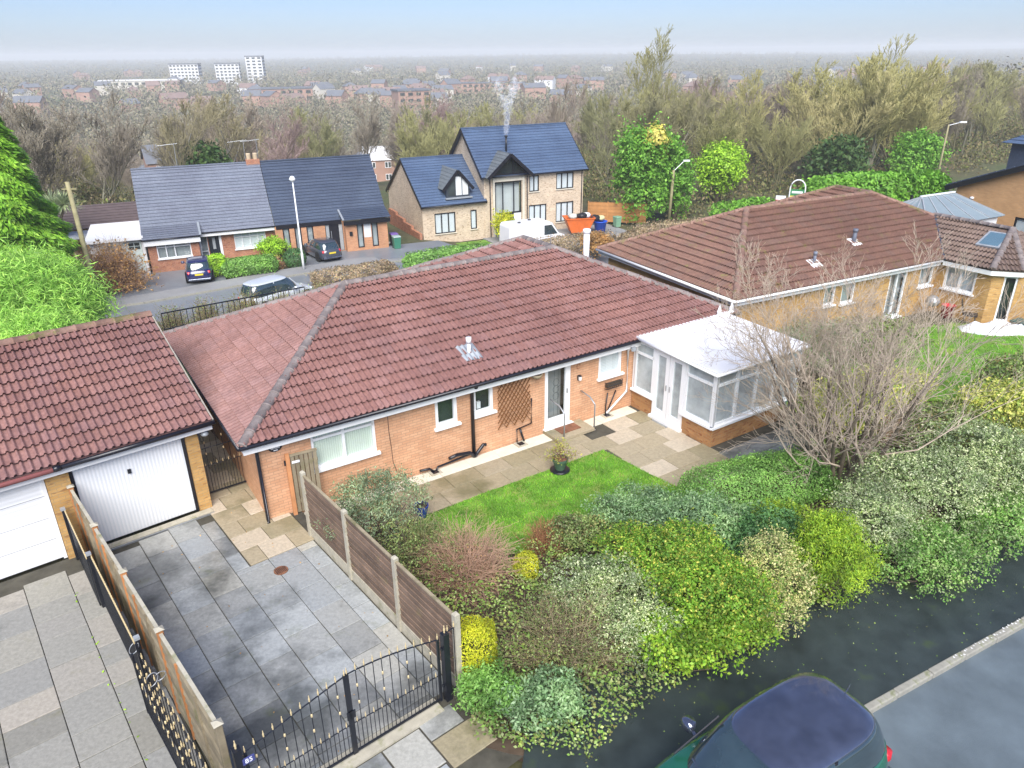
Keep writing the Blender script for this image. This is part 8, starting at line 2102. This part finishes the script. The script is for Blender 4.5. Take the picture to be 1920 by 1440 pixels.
# undergrowth and farther wood as one mass each
def tufts(name, label, pts, per, rad, hgt, mat, size, seed):
    g = np.random.default_rng(seed); n = len(pts); P = np.repeat(np.array(pts), per, axis=0)
    sc_ = np.repeat(g.uniform(.7, 1.35, n), per)
    D = unit(n * per, g); D[:, 2] = np.abs(D[:, 2])
    rr = g.random(n * per) ** .4
    Q = P + D * (rr * sc_)[:, None] * np.array([rad, rad, hgt])
    N = D + g.normal(size=D.shape) * .6; N /= np.linalg.norm(N, axis=1, keepdims=True)
    V, F = leaf_quads(Q, N, size, .45, -.8, g)
    return tag(obj(name, fast_mesh(name, V, F, mat)), label, 'wood', kind='stuff')
leafmat('far_wood', [(0.169, 0.152, 0.127), (0.196, 0.179, 0.137), (0.156, 0.156, 0.107), (0.183, 0.156, 0.144), (0.122, 0.136, 0.09), (0.189, 0.183, 0.13)], trans=.1, spec=.1)
leafmat('under_wood', [(0.118, 0.098, 0.064), (0.147, 0.137, 0.069), (0.088, 0.118, 0.039), (0.157, 0.118, 0.088), (0.069, 0.108, 0.029)], trans=.1, spec=.1)
pts = []
g = np.random.default_rng(5)
while len(pts) < 1500:
    a = R(g.uniform(-40, 40)); d = math.sqrt(g.uniform(58 ** 2, 230 ** 2)); x, y = d * math.sin(a), d * math.cos(a)
    s = (x - HO[0]) * HV[0] + (y - HO[1]) * HV[1]; u = (x - HO[0]) * HU[0] + (y - HO[1]) * HU[1]
    if ((u > 50 and s > 38) or s > 56) and not (-12.6 < math.degrees(a) < -8.2 and d < 205) and not (-28.5 < math.degrees(a) < -23 and 95 < d < 150): pts.append((x, y, landz(x, y)))
tufts('undergrowth', 'tangled brown and green undergrowth of the wood', pts, 130, 2.6, 2.6, 'under_wood', .42, 6)
pts = []
while len(pts) < 2100:
    a = R(g.uniform(-40, 40)); d = math.sqrt(g.uniform(230 ** 2, 420 ** 2)); x, y = d * math.sin(a), d * math.cos(a); pts.append((x, y, landz(x, y)))
tufts('far_wood', 'grey-brown treetops of the wood farther down the valley', pts, 90, 4.2, 13.0, 'far_wood', 1.0, 7)
pts = []
while len(pts) < 5600:
    a = R(g.uniform(-40, 40)); d = 420 * math.exp(g.uniform(0, 2.2)); x, y = d * math.sin(a), d * math.cos(a)
    if g.random() < .12 and d < 700 and -30 < math.degrees(a) < 6: continue
    pts.append((x, y, landz(x, y)))
tufts('distant_trees', 'distant hazy trees between the houses out to the horizon', pts, 40, 6.5, 10.5, 'far_wood', 2.2, 8)

# ------------------------------------------------------------------ houses in the wood and the distant town
plain('far_brick', (0.42, 0.26, 0.20), .9, .15, .5); plain('far_render', (0.62, 0.58, 0.5), .9, .1, .5); plain('far_white', (0.72, 0.72, 0.72), .9, .1, .5); plain('far_slate', (0.15, 0.16, 0.18), .7, .15, .5); plain('far_tile', (0.24, 0.17, 0.15), .8, .15, .5)
def little_house(name, label, x, y, rot, w, d, h, rh, wm, rm, group, hip=False, wins=0, white_gable=False):
    t = thing(name, label, 'house', (x, y, landz(x, y) + .1), rot, group)
    mb = MB()
    for a, b in (((0, 0), (w, 0)), ((w, 0), (w, d)), ((w, d), (0, d)), ((0, d), (0, 0))): mb.poly([(*a, -1), (*b, -1), (*b, h), (*a, h)])
    if not hip: mb.poly([(0, d, h), (0, 0, h), (0, d / 2, h + rh)]); mb.poly([(w, 0, h), (w, d, h), (w, d / 2, h + rh)])
    mb.build('wall', wm, t)
    k = d / 2 if hip else -.3; mb = MB(); o_ = .3
    A, B, C_, D_ = (-o_, -o_, h - .1), (w + o_, -o_, h - .1), (w + o_, d + o_, h - .1), (-o_, d + o_, h - .1); E_, F_ = (k, d / 2, h + rh), (w - k, d / 2, h + rh)
    mb.poly([A, B, F_, E_]); mb.poly([C_, D_, E_, F_])
    if hip: mb.poly([B, C_, F_]); mb.poly([D_, A, E_])
    mb.build('roof', rm, t)
    for i in range(wins):
        for z in (.8, 3.3) if h > 4 else (.8,):
            xx = w * (i + .5) / wins; mb = MB(); mb.box((xx - .65, -.06, z), (xx + .65, .02, z + 1.25)); f = mb.build('window', 'upvc', t)
            for q in (-1, 1): mb = MB(); mb.box((xx + q * .32 - .24, -.075, z + .12), (xx + q * .32 + .24, -.055, z + 1.13)); mb.build('pane', 'room_dark', f)
    return t
G1 = 'brick houses among the trees'
for i, (x, y, r_, w, d, wm, rm, hip, lab) in enumerate(((-37.5, 172, 14, 8, 8, 'far_brick', 'far_slate', True, 'brick house with a hipped grey roof in the wood behind the dark roof'), (-30.5, 160, 12, 6.5, 7, 'far_brick', 'far_white', False, 'red brick house with pale gables behind the gap between houses'), (-24.3, 163, 12, 6, 7, 'far_brick', 'far_white', False, 'red brick house with pale gables just left of the cream house'), (-46, 185, 25, 7, 6, 'far_white', 'far_slate', False, 'white gabled house in the wood above the dark roof'), (-56, 118, 30, 7, 7, 'far_brick', 'far_slate', False, 'brick house half hidden by trees above the light grey roof'), (-65, 132, 20, 8, 7, 'far_brick', 'far_slate', True, 'brick house half hidden by trees farther left in the wood'), (-17, 178, 10, 7, 7, 'far_render', 'far_tile', False, 'small pale house behind the cream house ridge'))):
    little_house('brick_house', lab, x, y, R(r_), w, d, 5.0, 2.4, wm, rm, G1, hip, 2)
lh = little_house('hipped_house', 'house with a blue hipped roof and white windows at the left edge', -60.5, 72, R(20), 8.5, 8, 5.4, 2.4, 'far_brick', 'slate_blue', None, True, 0)
for z in (-.5, 3.2): MB().box((8.3, 1.0, z), (9.2, 3.6, z + 1.7)).build('bay_window', 'upvc', lh)
lh.location.z = -3.8
g = np.random.default_rng(99)
town = [('far_brick', 'far_slate', 'red brick house in the distant town'), ('far_brick', 'far_tile', 'red brick house with a brown roof in the distant town'), ('far_render', 'far_slate', 'pale rendered house in the distant town'), ('far_white', 'far_tile', 'white house with a brown roof in the distant town')]
placed = []
def town_spot(x, y):
    az = math.degrees(math.atan2(x, y)); d = math.hypot(x, y)
    a_ = next(n for q, n in [(-30, 'at the far left'), (-24, 'left of the white towers'), (-17, 'below the white towers'), (-11, 'right of the white towers'), (-6, 'left of the orange flats'), (-1, 'around the orange flats'), (4, 'right of the smoke'), (10, 'left of the tall mossy tree'), (90, 'beyond the right wood')] if az < q)
    return a_ + (', nearest rows' if d < 460 else ', middle rows' if d < 620 else ', farthest rows')
for az0, az1, d0, d1, n in ((-19, -4, 430, 600, 30), (-4, 9, 460, 750, 12), (-36, -20, 430, 700, 20), (-34, 30, 650, 1300, 26), (10, 32, 520, 900, 8)):
    k = 0
    while k < n:
        a = R(g.uniform(az0, az1)); d = g.uniform(d0, d1); x, y = d * math.sin(a), d * math.cos(a)
        if any((x - p) ** 2 + (y - q) ** 2 < 13 ** 2 for p, q in placed): continue
        placed.append((x, y)); wm, rm, lab = town[int(g.choice(4, p=[.5, .2, .18, .12]))]; hp_ = g.random() < .25
        lab = ('hipped ' if hp_ else 'gabled ') + lab.replace('in the distant town', town_spot(x, y))
        o = little_house('town_house', lab, x, y, R(g.uniform(-50, 50)), g.uniform(8, 15), g.uniform(7, 9), g.uniform(4.8, 6.2), g.uniform(2.2, 3.2), wm, rm, 'distant town houses', hp_)
        o.location.z += 2.5; k += 1
def block(name, label, x, y, rot, w, d, h, mat, floors, bays, roofm='far_slate'):
    t = thing(name, label, 'building', (x, y, landz(x, y)), rot)
    MB().box((0, 0, -2), (w, d, h)).build('wall', mat, t); MB().box((-.4, -.4, h), (w + .4, d + .4, h + .8)).build('roof', roofm, t)
    mb = MB(); fh = h / floors
    for f in range(floors):
        for b_ in range(bays): xx = w * (b_ + .5) / bays; mb.box((xx - w / bays * .28, -.2, f * fh + fh * .3), (xx + w / bays * .28, .1, f * fh + fh * .75))
        for b_ in range(3): yy = d * (b_ + .5) / 3; mb.box((w - .1, yy - d * .1, f * fh + fh * .3), (w + .2, yy + d * .1, f * fh + fh * .75))
    tag(mb.build('windows', 'room_dark', t), kind='stuff'); return t
block('apartment_block', 'wide white apartment block on the skyline at left', -322, 760, R(10), 26, 16, 20, 'far_white', 7, 8)
block('apartment_block', 'middle white apartment block on the skyline', -283, 772, R(14), 22, 16, 20, 'far_white', 7, 6)
block('apartment_block', 'tallest white tower with dark balconies on the skyline', -262, 800, R(8), 16, 15, 26, 'far_white', 9, 3)
block('brick_flats', 'orange brick flats with steep roof in the middle distance', -56, 400, R(24), 17, 13, 15, 'far_brick', 5, 4)
block('brick_flats', 'long orange brick building left of the terraced roofs', -150, 480, R(16), 30, 14, 11, 'far_brick', 3, 6)
block('long_building', 'long cream flat roofed building among trees at far left', -330, 640, R(12), 62, 16, 9, 'far_render', 2, 12, 'far_white')
block('terrace', 'long brick terrace with dark roofs beyond the orange flats', -48, 600, R(-6), 60, 9, 7, 'far_brick', 2, 14)

# ------------------------------------------------------------------ the damp air over it all
hz, ht, hb_ = newmat('haze'); ht.nodes.remove(hb_)
pv = nd(ht, 'ShaderNodeVolumePrincipled'); pv.inputs['Color'].default_value = (.965, .985, 1.0, 1); pv.inputs['Density'].default_value = .0005; pv.inputs['Anisotropy'].default_value = 0.0
ht.links.new(pv.outputs[0], ht.nodes['Material Output'].inputs['Volume']); M['haze'] = hz
tag(MB().box((-5200, -5200, -60), (5200, 5200, 34)).build('haze', 'haze'), 'pale blue winter haze filling the valley air', 'haze', kind='stuff')
